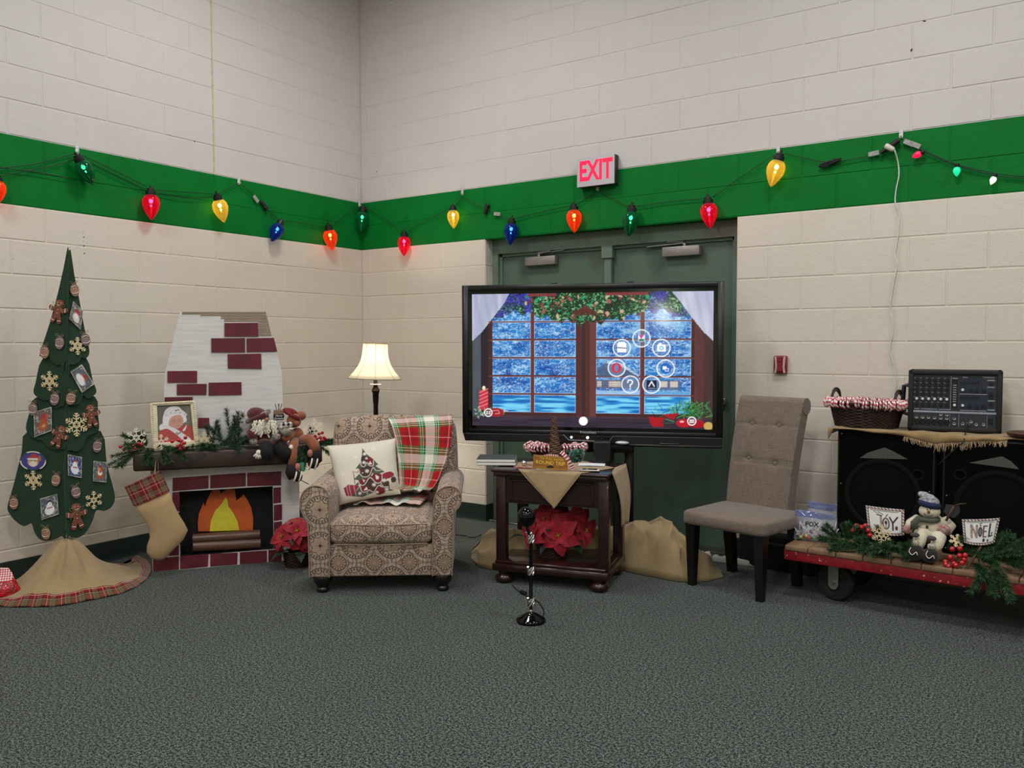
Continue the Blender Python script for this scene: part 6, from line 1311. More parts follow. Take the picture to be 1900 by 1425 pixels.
# ---- burlap runner over both speakers
rn=thing('burlap_runner','frayed tan burlap runner laid over the tops of the two loudspeakers','cloth',CF)
zr_=lz+.004
FE=[(398,565,640),(440,535,560),(470,535,545),(560,545,560),(740,560,588),(850,565,595),(970,570,612),(1060,575,632),(1130,580,655),(1220,590,672),(1290,595,665),(1400,590,660),(1500,585,655),(1600,580,650),(1700,575,655),(1770,570,645),(1830,565,620),(1900,560,630),(2050,560,630)]
def rn_pt(u,v):
    s=u*(len(FE)-1); k=min(int(s),len(FE)-2); w=s-k; x=FE[k][0]*(1-w)+FE[k+1][0]*w; lo=FE[k][2]*(1-w)+FE[k+1][2]*w; yf=ya-.008 if x<1250 else yb2-.012
    X_,zl=CF.px(*Z0(x,lo),yf)
    if x<455: X_=min(X_,lx-.006)
    if v<.55: q=v/.55; y=.60+(yf-.60)*q; return Vector((X_+.0,y,zr_+.003*math.sin(u*40+v*9)+(0 if x>455 else -.04*(455-x)/57)))
    q=(v-.55)/.45; return Vector((X_,yf-.006*math.sin(q*PI)+.006*math.sin(u*45)*q,zr_+(min(zl,zr_-.003)-zr_)*q))
bm=B(); grid(bm,rn_pt,72,20); o=obj('cloth',bm,burlap('brown_burlap','#a88d66','#8b7450'),rn,180,uv=True); md=o.modifiers.new('thickness','SOLIDIFY'); md.thickness=.0025
bm=B()
for i in range(170):
    u=.34+.5*i/170; s=u*(len(FE)-1); p=rn_pt(u,1.); x=FE[int(s)][0]
    l=random.uniform(.012,.034)*(1.5 if 1180<x<1420 else 1); dx=random.uniform(-.012,.012); tube(bm,[p,p+Vector((dx*.4,-.004,-l*.5)),p+Vector((dx,-.003,-l))],.0011,4)
obj('fringe',bm,mat('pale_hem','#b9a17c'),rn,0,kind='stuff')
# ---- basket of candy canes
bko=CF.m@Vector((CF.X(*Z0(690,540),.46),.46,0)); BK=FR(bko.x,bko.y,-14,zr_+.004)
wk=thing('wicker_basket','dark brown rectangular wicker basket of candy canes on the left loudspeaker','basket',BK,group='wicker candy baskets')
rx=abs(BK.X(*Z0(935,400))-BK.X(*Z0(410,380)))/2*.98; hb=BK.Z(*Z0(640,372),-.1); hb=max(.1,hb)
pt=oval_basket(wk,rx,.105,hb,flare=.16,spokes=26,square=3.2)
for sg in (-1,1):
    bm=B(); P=[(sg*(rx*.93+.0*abs(k)),math.cos(a)*.055,hb-.01+.085*math.sin(a)) for k,a in enumerate(np.linspace(0,PI,12))]
    for tw in (0,PI): tube(bm,[(x+.006*math.cos(tw+i*.9),y,z+.006*math.sin(tw+i*.9)) for i,(x,y,z) in enumerate(P)],.0065,6)
    obj('handle',bm,WICK,wk,60)
for k in range(8):
    a=2*PI*k/8+.2; x,y=pt(a,1.03); bm=B(); box(bm,(x,y,hb),(.016,.014,.035),.004); obj('rim_binding',bm,WICK,wk,0)
canes(BK,ringf(pt,.96),76,hb+.004,'striped candy cane hooked on the %s of the basket on the loudspeaker','candy canes in the speaker basket')
# ---- powered mixer
ZM=lambda x,y:(1660+x/7.917,670+y/7.917)
ym=.40; mo=CF.m@Vector((CF.X(*ZM(192,900),ym),ym,0)); MX=FR(mo.x,mo.y,5,zr_+.006)
mw=MX.X(*ZM(1575,900)); mh=MX.Z(*ZM(880,138)); mx_=thing('audio_mixer','black powered audio mixer with rows of knobs, standing on the burlap runner','mixer',MX)
PAN=mat('dark_slate_panel','#2a3038',.45,.2,var=.06); PAN2=mat('blue_slate_panel','#232b3c',.45,.2,var=.06); GRYL=mat('grey_lettering','#b9b9bd'); KNB=mat('black_knob','#0e0f10',.4)
bm=B()
for a,c_ in (((0,0),(.026,mh)),((mw-.026,0),(mw,mh)),((0,0),(mw,.024)),((0,mh-.024),(mw,mh))): bx(bm,(a[0],-.012,a[1]),(c_[0],.2,c_[1]),bev=.006,seg=2)
bx(bm,(.01,.19,.01),(mw-.01,.215,mh-.01)); obj('case',bm,mat('black_tolex','#15120f',.7,bp=.3,bs=300),mx_,50)
bm=B(); bx(bm,(.022,.0,.022),(mw-.022,.012,mh-.022)); pn=obj('front_panel',bm,PAN,mx_,0)
M_=lambda x,y:((x-192)/1383*mw*1.0,(955-y)/815*mh)
def rc(bm,x0,y0,x1,y1,y=-.0015,t=.002): a=M_(x0,y1); c_=M_(x1,y0); bx(bm,(a[0],y,a[1]),(c_[0],y+t,c_[1]))
bm=B(); rc(bm,960,465,1355,655); rc(bm,960,250,1290,440); obj('equalizer_panel',bm,PAN2,pn,0)
bm=B(); rc(bm,845,255,930,640); obj('meter_panel',bm,BLKG,pn,0)
bm=B()
for r in ((240,685,1500,710),(290,658,365,669),(385,658,635,669),(655,658,835,669),(970,662,1350,672),(958,446,1355,456),(845,238,928,252),(1355,258,1462,272),(1355,346,1462,362),(1368,524,1468,540),(1368,645,1470,660),(828,215,834,660),(955,720,960,890),(1362,720,1366,900),(825,715,829,890)): rc(bm,*r)
obj('printed_line',bm,mat('grey_print','#8e959c',.5),pn,0)
bm=B()
for k in range(8): rc(bm,862,330+k*31,914,342+k*31,-.003)
obj('meter_segment',bm,mat('grey_meter','#7e868c',.5),pn,0,kind='stuff')
km=B(); lathe(km,[(.009,0),(.0085,.008),(.0075,.012)],10,T(0,0,0,PI/2)); KM=mesh('knob',km,KNB,50); kw=B(); lathe(kw,[(.008,0),(.007,.008),(.0065,.012)],10,T(0,0,0,PI/2)); KW=mesh('knob',kw,mat('white_knob','#c9ccce',.4),50)
for i in range(6):
    for y in (270,330,395,460,525,605): a=M_(322+i*90.5,y); o=obj('knob',None,None,pn,me=KW if y==525 else KM,loc=(a[0],0,a[1]))
    if 1:
        for y in (250,310,375,435,500,568): pass
bm=B()
for i in range(6):
    for y in (243,307,372,434,500,566): rc(bm,275+i*90.5,y,305+i*90.5,y+7)
obj('printed_mark',bm,MATS['grey_print'],pn,0,kind='stuff')
for x,y in ((1005,395),(1122,400),(1210,402),(1310,400),(1010,602),(1112,612),(1208,615),(1308,608),(1412,445),(1412,485),(1410,308),(1412,575),(890,600)): a=M_(x,y); obj('knob',None,None,pn,me=KW if x in (1005,1010,890) else KM,loc=(a[0],0,a[1]))
fm=B(); bx(fm,(-.0012,-.001,-.016),(.0012,.001,.016)); box(fm,(0,-.004,.004),(.006,.006,.005)); FM=mesh('fader',fm,KNB,0)
for y in (300,500):
    for i in range(7): a=M_(985+i*41,y); obj('fader',None,None,pn,me=FM,loc=(a[0],-.001,a[1]))
jm=B(); lathe(jm,[(.0035,.0005),(.0035,.003),(.0085,.004),(.0085,0)],12,T(0,0,0,PI/2),cap=False); JM=mesh('jack',jm,CH,50); xm=B(); lathe(xm,[(.0,.002),(.013,.002),(.0145,.004),(.0145,0)],16,T(0,0,0,PI/2),cap=False); XM=mesh('xlr_socket',xm,BLKG,50)
for x,y in [(325,775),(418,775),(508,775),(600,778),(690,780),(782,780),(690,730),(782,733),(893,778),(893,848),(1015,845),(1137,812),(1213,848),(1318,845),(1092,848)]: a=M_(x,y); obj('jack',None,None,pn,me=JM,loc=(a[0],0,a[1]))
for i in range(6): a=M_(330+i*91,840); obj('xlr_socket',None,None,pn,me=XM,loc=(a[0],0,a[1]))
bm=B(); rc(bm,1385,765,1445,840,-.004,.005); obj('power_switch',bm,BLKG,pn,0)
a=M_(1370,228); text('brand_lettering','YAMAHA',.0135,GRYL,pn,(a[0],-.001,a[1]),ext=.0004); a=M_(1040,232); text('model_lettering','EMX',.012,GRYL,pn,(a[0],-.001,a[1]),ext=.0004)
bm=B(); tube(bm,[(0,.03,mh*.74),(-.024,.03,mh*.73),(-.028,.03,mh*.5),(-.022,.03,mh*.27),(0,.03,mh*.26)],.012,10); obj('carry_handle',bm,BLKM,mx_,60)
a=M_(1092,848); P=[(a[0],-.01,a[1]),(a[0]-.005,-.05,a[1]-.03)]; e=MX.i@(CF.m@Vector((CF.X(*Z0(1400,690),yb2-.03),yb2-.03,CF.Z(*Z0(1400,690),yb2-.03)))); g_=MX.i@(CF.m@Vector((CF.X(*Z0(1240,840),yb2-.02),yb2-.02,CF.Z(*Z0(1240,840),yb2-.02))))
bm=B(); tube(bm,cr([P[0],P[1],(e.x+.03,-.105,.012),tuple(e+Vector((.02,-.01,.02))),tuple(e),tuple(g_)],5,False),.0032,6); o=obj('signal_cable',bm,BLKC,mx_,180)
# ---- brown basket lid at the edge of the picture
p=CF.m@Vector((CF.X(1905,795,.36),.36,0)); t=thing('round_brown_tray','brown round wooden tray lying at the right end of the runner','tray',FR(p.x+.03,p.y,0,zr_+.006)); bm=B(); lathe(bm,[(.0,.0),(.1,0),(.115,.008),(.12,.022),(.112,.024),(.1,.012),(0,.01)],32,cap=False); obj('tray_dish',bm,mat('brown_stained_wood','#4a2f1e',.5,var=.2),t,60)
# ================================================================ decorations on the cart deck
ZS=lambda x,y:(1580+x/5.9375,890+y/5.9375)
def dk(u,v,z=ZD+.002): return CF.fl(u,v,z)
sx_,sy_=dk(*ZS(800,880)); SNf=CF.m@Vector((sx_,sy_+.05,0)); SF=FR(SNf.x,SNf.y,8,ZD+.002)
sn=thing('snowman_plush','seated plush snowman in blue and white knit cap holding a shovel, on the cart','snowman doll',SF)
WPL=mat('cream_plush','#cfc6ac',.95,var=.06,vs=40,sheen=.4,bp=.4,bs=300); BLU=mat('navy_knit','#1b2248',.9,bp=.5,bs=220); HATK=mat('white_navy_knit','#c4c4c2',.95,var=.3,vs=70,col2='#4a4f62',bp=.6,bs=150); SCF=mat('grey_green_fleece','#4d5146',.95,bp=.3,bs=200); MIT=mat('red_speckle_knit','#b8a9a0',.95,var=.3,vs=85,col2='#862833',bp=.5,bs=180)
def s9(x,y,Y=0.): a=SF.px(*ZS(x,y),Y); return Vector((a[0],Y,a[1]))
K=abs(s9(100,0).x-s9(0,0).x)/100
def e9(bm,x,y,Y,rx,ry,rd,rot=None,n=18): return ell(bm,s9(x,y,Y),(rx*K,rd*K,ry*K),n,12,rot)
bm=B(); e9(bm,885,520,.03,150,165,130); tube(bm,[s9(740,440,.02),s9(650,490,-.01),s9(625,540,-.03)],[.038*.8,.034*.8,.026*.8],12); tube(bm,[s9(1000,450,.02),s9(1075,520,0),s9(1040,580,-.03)],[.04*.8,.042*.8,.03*.8],12)
tube(bm,[s9(840,620,0),s9(760,600,-.06),s9(745,690,-.1),s9(720,760,-.1)],[.036,.034,.03,.026],12); tube(bm,[s9(920,640,0),s9(960,640,-.06),s9(940,720,-.1),s9(890,780,-.1)],[.036,.036,.03,.026],12); obj('body',bm,WPL,sn,180)
bm=B(); e9(bm,860,345,0,115,84,95); obj('head',bm,WPL,sn,180)
bm=B(); e9(bm,855,245,.01,112,75,100,(0,.12,0)); e9(bm,800,170,.01,70,40,50,(0,.25,0)); e9(bm,870,185,.01,55,25,45,(0,.3,0)); obj('knit_cap',bm,HATK,sn,180)
bm=B(); P=[s9(860,270,0)+Vector((90*K*math.cos(a),78*K*math.sin(a),-.008*math.cos(a))) for a in np.linspace(0,2*PI,25)]; tube(bm,P,.0155,10,False); obj('cap_band',bm,BLU,sn,180)
bm=B(); P=[s9(850,428,.0)+Vector((98*K*math.cos(a),80*K*math.sin(a),.004*math.sin(a))) for a in np.linspace(0,2*PI,25)]; tube(bm,P,.012,10,False); tube(bm,[s9(740,430,-.07),s9(690,480,-.09),s9(690,545,-.09)],[.02,.024,.024],10,flat=.5); obj('scarf',bm,SCF,sn,180)
yf=-95*K
bm=B(); tube(bm,[s9(850,355,yf),s9(850,360,yf-.02)],[.008,.003],8); obj('nose',bm,mat('carrot_felt','#7d4a2c',.8),sn,180)
for x in (833,868): bm=B(); e9(bm,x,328,yf+.003,6,8,6); obj('eye',bm,BLKG,sn,180)
bm=B(); tube(bm,cr([tuple(s9(x,y,yf+d)) for x,y,d in ((790,360,.012),(815,390,.003),(850,402,-.001),(885,395,.003),(915,372,.012))],4,False),.0016,5); obj('smile',bm,BLKG,sn,180)
bm=B(); e9(bm,832,522,-130*K+.028,14,20,8); obj('coat_button',bm,mat('dark_button','#2b2018',.4),sn,180)
bm=B(); e9(bm,1018,550,-.05,68,62,45); obj('mitten',bm,MIT,sn,180); bm=B(); e9(bm,620,550,-.05,55,50,40); obj('mitten',bm,MIT,sn,180)
DKP=mat('dark_maroon_plush','#150d10',.9,sheen=.2)
for x,y,r in ((700,800,98),(865,838,92)):
    z0=0.; p=s9(x,y,-.13); p.z=max(p.z,r*K*.9+.001); bm=B(); ell(bm,p,(r*K,r*K*1.0,r*K*.9),16,12); bt=obj('boot',bm,DKP,sn,180)
    q=s9(x-5 if x<800 else x+15,y-98,-.135); bm=B(); ell(bm,q,(44*K,34*K,40*K),14,10); obj('boot_charm',bm,mat('white_plush_charm','#c9bfae',.95,var=.2,vs=90,col2='#7b6f66'),bt,180)
    bm=B(); ell(bm,q+Vector((0,.006,.042)),(50*K,36*K,28*K),12,8); obj('boot_cuff',bm,mat('grey_fur_cuff','#4a4347',.95,bp=.5,bs=200),bt,180)
    bm=B(); tube(bm,cr([tuple(q+Vector(w_)) for w_ in ((-.016,-.03,-.015),(-.024,-.036,-.035),(-.01,-.043,-.05),(.008,-.04,-.035),(.014,-.042,-.05))],4,False),.0022,6); obj('boot_stitch',bm,ICING,bt,180)
    for dx in (-.006,.006): bm=B(); ell(bm,q+Vector((dx,-33*K,.004)),.002,6,5); obj('charm_eye',bm,BLKG,bt,180)
bm=B(); a=s9(1040,455,-.06); c_=s9(1130,290,-.05); e=s9(1265,262,-.05); tube(bm,[a,c_],.006,8); tube(bm,[c_,(c_+e)/2+Vector((0,0,.004)),e],[.004,.0035,.002],6); obj('shovel_handle',bm,TWIG,sn,180)
bm=B(); prism(bm,[SF.px(*ZS(*p),-.04) for p in ((1040,270),(1190,290),(1195,360),(1130,420),(1060,405),(1015,350))],-.046,-.04,bev=.001); obj('shovel_blade',bm,mat('dark_tin','#4a4849',.35,.6),sn,0)
# word cards
CARDP=attr_mat('glossy_card_print',.22,coat=.6)
def word_card(word,P,Y,label,deg,letters):
    u=sum(p[0] for p in P)/4; v=max(p[1] for p in P); fr_=CF.m@Vector((CF.X(*ZS(u,v),Y),Y,0)); f=FR(fr_.x,fr_.y,deg,ZD+.002)
    q=[f.px(*ZS(*p)) for p in P]; dz=0
    t=thing('word_card',label,'card',f,group='word cards on the cart'); TLq,TRq,BRq,BLq_=[Vector((x,0,z)) for x,z in q]
    def sf(x,y,yy=-.003):
        y2=y; bow=.10*(1-(2*x-1)**2)*(1-y)  # curved lower edge
        p=(BLq_*(1-x)+BRq*x)*(1-y2)+(TLq*(1-x)+TRq*x)*y2; p=p+Vector((0,0,-bow*(TLq-BLq_).length)); p.y=yy-.012*(1-(2*x-1)**2); return p
    c=Cv(76,60,1,1,bg='#f4f3f1'); e=np.minimum(np.minimum(c.X,1-c.X),np.minimum(c.Y,1-c.Y)*.75); c.put((e<.075)*.9,'#6d7562'); c.put((e<.055).astype(float),'#7a4f4a'); c.put(((e<.05)&(((c.X+c.Y*.75)*11)%1<.5)).astype(float),'#f1ece8'); c.rect(.12,.86,.86,.885,'#55705e')
    X_o,Y_o=c.X,c.Y; c.X=(c.X-.5)*1.27+.5; c.Y=(c.Y-.5)*1.08+.44; letters(c); c.X,c.Y=X_o,Y_o; print_mesh('card_face',c,CARDP,t,lambda x,y:sf(x,y))
    bm=B(); grid(bm,lambda u,v:sf(u,v,.0),14,4); obj('card_back',bm,mat('white_paper','#dedddd'),t,180)
    bm=B(); p=sf(.5,.1,.006); tube(bm,[(p.x,.004,0),(p.x,p.y+.004,p.z)],.003,6); obj('stake',bm,TWIG,t)
SB1,SB2,SB3='#6a4a36','#8f7f6e','#34363a'
def candy(c,P,w):
    c.line(P,w,'#7d5a44'); k=c.soft(c.dist(P)-w/2+.012)*((((c.X*1.+c.Y*.8)*16)%1)<.45); c.put(k.astype(float),'#dccdbb')
def joy(c):
    candy(c,[(.36,.62),(.36,.22),(.3,.13),(.2,.12),(.13,.2)],.07); c.line([(.22,.66),(.40,.66)],.04,SB3)
    c.ell(.53,.36,.13,.24,SB1); c.ell(.53,.36,.08,.18,'#e6e5e2'); c.ell(.53,.4,.045,.08,SB3); c.line([(.53,.33),(.53,.22)],.025,SB3); c.line([(.53,.62),(.6,.74)],.03,SB3)
    c.line([(.66,.62),(.76,.4),(.76,.12)],.06,SB3); c.line([(.92,.64),(.76,.4)],.06,SB3); c.ell(.88,.2,.05,.09,SB1)
    for x in (.2,.34): c.line([(x-.07,.8),(x+.1,.7)],.03,'#7d3a3a')
def noel(c):
    candy(c,[(.17,.2),(.17,.74)],.075); candy(c,[(.17,.74),(.36,.22)],.075); candy(c,[(.36,.22),(.36,.72)],.075)
    c.ell(.49,.45,.085,.21,SB3); c.ell(.49,.45,.05,.14,'#7d8290'); c.ell(.49,.72,.03,.04,SB1); c.line([(.46,.78),(.53,.82)],.03,SB3)
    for s in ([(.61,.24),(.61,.68)],[(.61,.68),(.72,.68)],[(.61,.46),(.7,.46)],[(.61,.24),(.72,.24)]): c.line(s,.055,SB1)
    c.line([(.83,.76),(.83,.24),(.94,.26)],.065,SB3); c.ell(.93,.36,.03,.05,SB1); c.ell(.64,.1,.05,.08,SB3); c.ell(.8,.07,.04,.06,SB1)
word_card('JOY',[(155,282),(580,330),(580,610),(185,545)],.16,'white card lettered JOY left of the snowman, behind the wooden snowflake',4,joy)
word_card('NOEL',[(1215,437),(1635,420),(1575,690),(1240,690)],.10,'white card lettered NOEL right of the snowman',14,noel)
# greenery, snowflakes and berries on the cart
G=[]
for u,v,y,d,l in [(1570,1010,.1,(-.8,-.3,.2),.14),(1585,1012,.08,(-.5,-.6,.1),.14),(1600,1012,.1,(.3,-.3,.7),.12),(1612,1016,.07,(.8,-.5,.1),.15),(1630,1018,.08,(.9,-.3,.2),.15),(1640,1022,.06,(-.7,-.6,.1),.14),(1655,1022,.08,(.6,-.5,.4),.14),(1668,1024,.08,(.8,-.4,.2),.13),(1680,1026,.08,(.3,-.6,.6),.12),(1575,1006,.14,(-.2,0,1),.09),(1620,1010,.13,(.2,0,1),.1),(1690,1026,.1,(.6,-.4,.1),.12),(1562,1004,.12,(-.5,-.2,.7),.12),(1590,1006,.11,(-.2,-.3,.9),.12),(1610,1014,.09,(.0,-.6,.5),.12),(1640,1016,.08,(.3,-.6,.4),.13),(1660,1020,.07,(-.5,-.6,.3),.13),(1676,1028,.05,(.2,-.9,.3),.11),(1655,1028,.05,(-.7,-.7,.1),.12),(1595,1018,.05,(-.9,-.4,.05),.12)]: G.append((u,v,y,d,l,170))
garland('pine_garland','dark green pine garland on the cart left of the snowman',CF,G)
G=[]
for u,v,y,d,l in [(1760,1020,.14,(.4,-.3,.5),.14),(1780,1025,.12,(.9,-.3,.3),.16),(1800,1030,.1,(.9,-.2,.2),.18),(1820,1040,.06,(.6,-.8,.2),.16),(1835,1035,.08,(.9,-.2,.5),.18),(1850,1040,.07,(1,0,.3),.16),(1810,1048,.03,(.3,-.8,-.1),.13),(1830,1055,.02,(.3,-.7,-.5),.16),(1845,1055,.02,(.6,-.6,-.6),.18),(1855,1050,.03,(.4,-.6,-.7),.16),(1840,1030,.1,(.5,0,.9),.14),(1815,1022,.13,(.7,0,.7),.16),(1865,1045,.06,(.8,-.4,.0),.14),(1825,1060,.0,(-.3,-.6,-.6),.13),(1790,1020,.15,(.1,0,.9),.1),(1860,1030,.1,(.9,0,.7),.15)]: G.append((u,v,y,d,l,180))
garland('pine_garland','thick pine garland spilling over the red cart edge, right of the snowman',CF,G)
snowflake(CF,1635.5,992,.05,19,'wooden snowflake leaning in front of the JOY card',2,'wooden snowflakes on the cart')
snowflake(CF,1775,1003,.09,15,'wooden snowflake lying tilted between the snowman and NOEL card',1,'wooden snowflakes on the cart',lean=-.7,tilt=(0,.3,.3))
berries(CF,[ZS(*p)+(d,) for p,d in (((20,560),0),((55,510),-.01),((110,525),0),((155,510),.01),((185,560),-.01),((200,612),-.01),((30,545),.01))],.06,5.3,'red berry cluster left of the JOY card on the cart',group='berries on the cart')
berries(CF,[ZS(*p)+(d,) for p,d in (((1110,765),.02),((1195,760),.02),((1088,855),0),((1190,838),.01),((1252,835),.01),((1035,905),0),((1068,955),-.01),((1152,945),-.01),((1218,918),0),((1130,925),0),((1245,880),.01),((1040,935),-.01),((1100,880),.01))],.03,5.8,'big red berry cluster on the cart edge below the NOEL card',group='berries on the cart')
p=dk(*ZS(1275,980)); a=CF.px(*ZS(1275,985),p[1]+.005); c_=CF.px(*ZS(1425,745),p[1]+.03); bm=B(); tube(bm,[(a[0],p[1]+.005,max(a[1],ZD+.008)),(c_[0],p[1]+.04,c_[1])],[.007,.005],8); o=obj('cinnamon_stick',bm,mat('cinnamon_bark','#5b3d2a',.8,var=.2,bp=.4),smooth=60); o.matrix_world=CF.m; tag(o,'brown cinnamon stick leaning between the red berries and right garland','stick')
# ---- bags of lollipops
def film(name,tint,a):
    m,nt,b=new_mat(name); setb(b,.12,coat=.5); b.inputs['Base Color'].default_value=(*lin(tint),1); out=nt.nodes['Material Output']; tr=nt.nodes.new('ShaderNodeBsdfTransparent'); mx=nt.nodes.new('ShaderNodeMixShader'); vec,_=coords(nt); f=nz(nt,vec,22,3,.6); bump(nt,b,nz(nt,vec,28,3,.6),1.,.02)
    nt.links.new(((f-.5)*.5+a).mx(.02).mn(1.).k,mx.inputs[0]); nt.links.new(tr.outputs[0],mx.inputs[1]); nt.links.new(b.outputs[0],mx.inputs[2]); nt.links.new(mx.outputs[0],out.inputs[0]); return m
FILM=film('clear_plastic_film','#cfd5e6',.2); ZIP=film('blue_zip_strip','#39508f',.6)
ZB=lambda x,y:(1430+x/7.12,920+y/7.12)
SW=mat('white_stick','#e4e2df',.4)
def bag(x0,x1,yt,yb,Y,label,writing,n):
    u,v=ZB((x0+x1)/2,yb); p=CF.m@Vector((CF.X(u,v,Y),Y,0)); f=FR(p.x,p.y,3,ZD+.002); w=abs(f.X(*ZB(x1,yb))-f.X(*ZB(x0,yb))); h=f.Z(*ZB((x0+x1)/2,yt)); h=max(h,.12)
    t=thing('lollipop_bag',label,'bag',f,group='zip bags on the cart')
    def side(s): return lambda u,v:Vector(((u-.5)*w*(1-.06*v),s*(.036*math.sin(PI*u)**.6*(1-v)**.7*(.35+min(1,v*5)*.65)+.002)+.006*math.sin(u*7+v*5),.001+v*h+.004*math.sin(u*5+1)*v))
    bm=B(); grid(bm,side(-1),16,14); grid(bm,side(1),16,14); obj('film_bag',bm,FILM,t,180)
    bm=B(); grid(bm,lambda u,v:side(-1)(u,.8+.2*v)+Vector((0,-.0015,0)),16,4); obj('zip_strip',bm,ZIP,t,180)
    if writing:
        PEN=mat('black_marker','#15151c',.5); g=side(-1)
        for body,vv,s in (('FOX',.6,.036),): p=g(.5,vv); text('lettering',body,s,PEN,t,(p.x-.01,p.y-.009,p.z),ext=.0003,shear=.1,bold=.0008)
    for i in range(n):
        x=random.uniform(-.42,.42)*w; y=random.uniform(-.012,.012); z=random.uniform(.014,.03); q=f.m@Vector((x,y,z)); col=random.choice(['#b3232b','#c9b23a','#2f5fa8','#7a2340','#c96a2a','#3f7d3f'])
        L=thing('lollipop','wrapped lollipop with white stick inside the %s zip bag on the cart'%('FOX-marked' if writing else 'rear'),'lollipop',q,(random.uniform(-.25,.25),random.uniform(-.9,.9),0),'lollipops in the front bag' if writing else 'lollipops in the rear bag')
        bm=B(); ell(bm,(0,0,0),.0125,10,8); obj('candy_head',bm,mat('wrapper_'+col[1:],col,.25,coat=.4,var=.2,vs=80),L,180); bm=B(); tube(bm,[(0,0,.01),(0,0,.085)],.002,6); obj('stick',bm,SW,L,180)
        bm=B(); lathe(bm,[(.004,.012),(.011,.024)],8,cap=False); obj('wrapper_frill',bm,mat('wrapper_clear','#cfcfd6',.2),L,60)
bag(480,880,90,560,.29,'clear zip bag behind the marked one, against the loudspeaker',False,5)
bag(300,850,212,675,.17,'clear zip bag of lollipops with FOX written in marker, at the cart corner',True,22)
# ================================================================ wall fittings
ex=FR(0,0,0); a=on(1071,293,1,-.07); c_=on(1139.5,341,1,-.07); x0,x1,z0,z1=a.x,c_.x,on(1105,344,1,-.07).z,on(1105,289.5,1,-.07).z
es=thing('exit_sign','silver-faced exit sign with glowing red letters above the double door','exit sign',((x0+x1)/2,-.002,z0)); w=x1-x0; h=z1-z0
bm=B(); bx(bm,(-w/2,-.062,0),(w/2,0,h),bev=.004); obj('sign_case',bm,mat('dark_grey_case','#2c2a2a',.5),es,0); bm=B(); bx(bm,(-w/2-.001,-.07,-.001),(w/2+.001,-.06,h+.001),bev=.002); obj('face_plate',bm,mat('brushed_silver_face','#bdb8bc',.45,.2,var=.05,stretch=(1,1,30)),es,0)
EXM=new_mat('red_exit_glow'); setb(EXM[2],.4,emit=lin('#ff1040'),es=1.25); EXM[2].inputs['Base Color'].default_value=(*lin('#a01030'),1)
text('lettering','EXIT',h*.93,EXM[0],es,(0.002,-.0705,h*.5),ext=.001,sx=.68,bold=.006)
p=on(1434.5,693,1,-.03); q=on(1460,660,1,-.03); w=q.x-p.x; h=q.z-p.z; fa=thing('fire_alarm_pull','dark red fire alarm pull station on the cream blocks above the grey chair','fire alarm',(p.x,-.001,p.z)); RF=mat('dark_red_alarm','#7d0f1e',.35,coat=.3)
bm=B(); bx(bm,(0,-.03,0),(w,0,h),bev=.008,seg=2); obj('alarm_body',bm,RF,fa,50); bm=B(); bx(bm,(w*.3,-.04,h*.12),(w*.72,-.03,h*.6),bev=.004); bx(bm,(w*.36,-.036,h*.68),(w*.66,-.03,h*.92)); obj('pull_handle',bm,RF,fa,0)
bm=B()
for sx in (.12,.2,.8,.88): tube(bm,[(w*sx,-.031,h*.04),(w*sx+(.006 if sx<.5 else -.006),-.032,h*.4),(w*sx,-.031,h*.96)],.0018,5)
obj('white_stripe',bm,mat('white_lettering','#e5e2da'),fa,60)
# ---- hooks and bulbs on the green band
HK=film('clear_hook_plastic','#d8dcd8',.75)
def wallpt(u,v,d):
    """point d in front of whichever wall the photo shows there"""
    p=on(u,v,1,-d)
    return p if p.x>d else on(u,v,0,d)
def onL(u): return u<671
for k,(u,v) in enumerate(((143,279),(443,337),(667,379),(858,357),(1109,349),(1444,279),(1672,250))):
    p=wallpt(u,v,.004); t=thing('cord_hook',['clear wall hook holding the top of the leftmost green bulb','clear wall hook between the yellow and blue bulbs on the left wall','clear wall hook in the corner above the green bulb','clear wall hook beside the first yellow bulb of the right wall','clear wall hook just under the exit sign','clear wall hook above the big tilted yellow bulb','clear wall hook holding the plugs and white cord'][k],'hook',p,PI/2 if onL(u) else 0,'clear hooks on the green band')
    bm=B(); prism(bm,[(-.011,.02),(-.011,-.014),(-.006,-.022),(.006,-.022),(.011,-.014),(.011,.02),(.006,.026),(-.006,.026)],-.004,.003,bev=.001); tube(bm,[(0,-.004,-.008),(0,-.016,-.016),(0,-.02,-.006)],.004,6); obj('hook_body',bm,HK,t,50)
def tinted(name,col,glow):
    m,nt,b=new_mat(name); setb(b,.08,coat=.6,emit=lin(col),es=glow); b.inputs['Base Color'].default_value=(*lin(col),1); out=nt.nodes['Material Output']; tr=nt.nodes.new('ShaderNodeBsdfTransparent'); tr.inputs[0].default_value=(*[min(1,v*1.3+.02) for v in lin(col)],1)
    mx=nt.nodes.new('ShaderNodeMixShader'); lw=nt.nodes.new('ShaderNodeLayerWeight'); lw.inputs[0].default_value=.35; f=X(nt,lw.outputs['Facing'])
    nt.links.new((f*.5+.22).k,mx.inputs[0]); nt.links.new(tr.outputs[0],mx.inputs[1]); nt.links.new(b.outputs[0],mx.inputs[2]); nt.links.new(mx.outputs[0],out.inputs[0]); return m
BC={'green':('#0b7a4a',.06,(.35,1,.6)),'red':('#d8123c',.3,(1,.3,.35)),'yellow':('#ecc95a',.2,(1,.8,.35)),'blue':('#0f3f96',.08,(.5,.8,1)),'orange':('#f0571c',.3,(1,.65,.3))}
BMAT={k:tinted(k+'_bulb_shell',v[0],v[1]) for k,v in BC.items()}; CORE={}
for k,v in BC.items(): q=new_mat(k+'_bulb_filament'); setb(q[2],.5,emit=v[2],es=34 if k not in('green','blue') else 14); CORE[k]=q[0]
SOCK=mat('black_socket','#0c100d',.5)
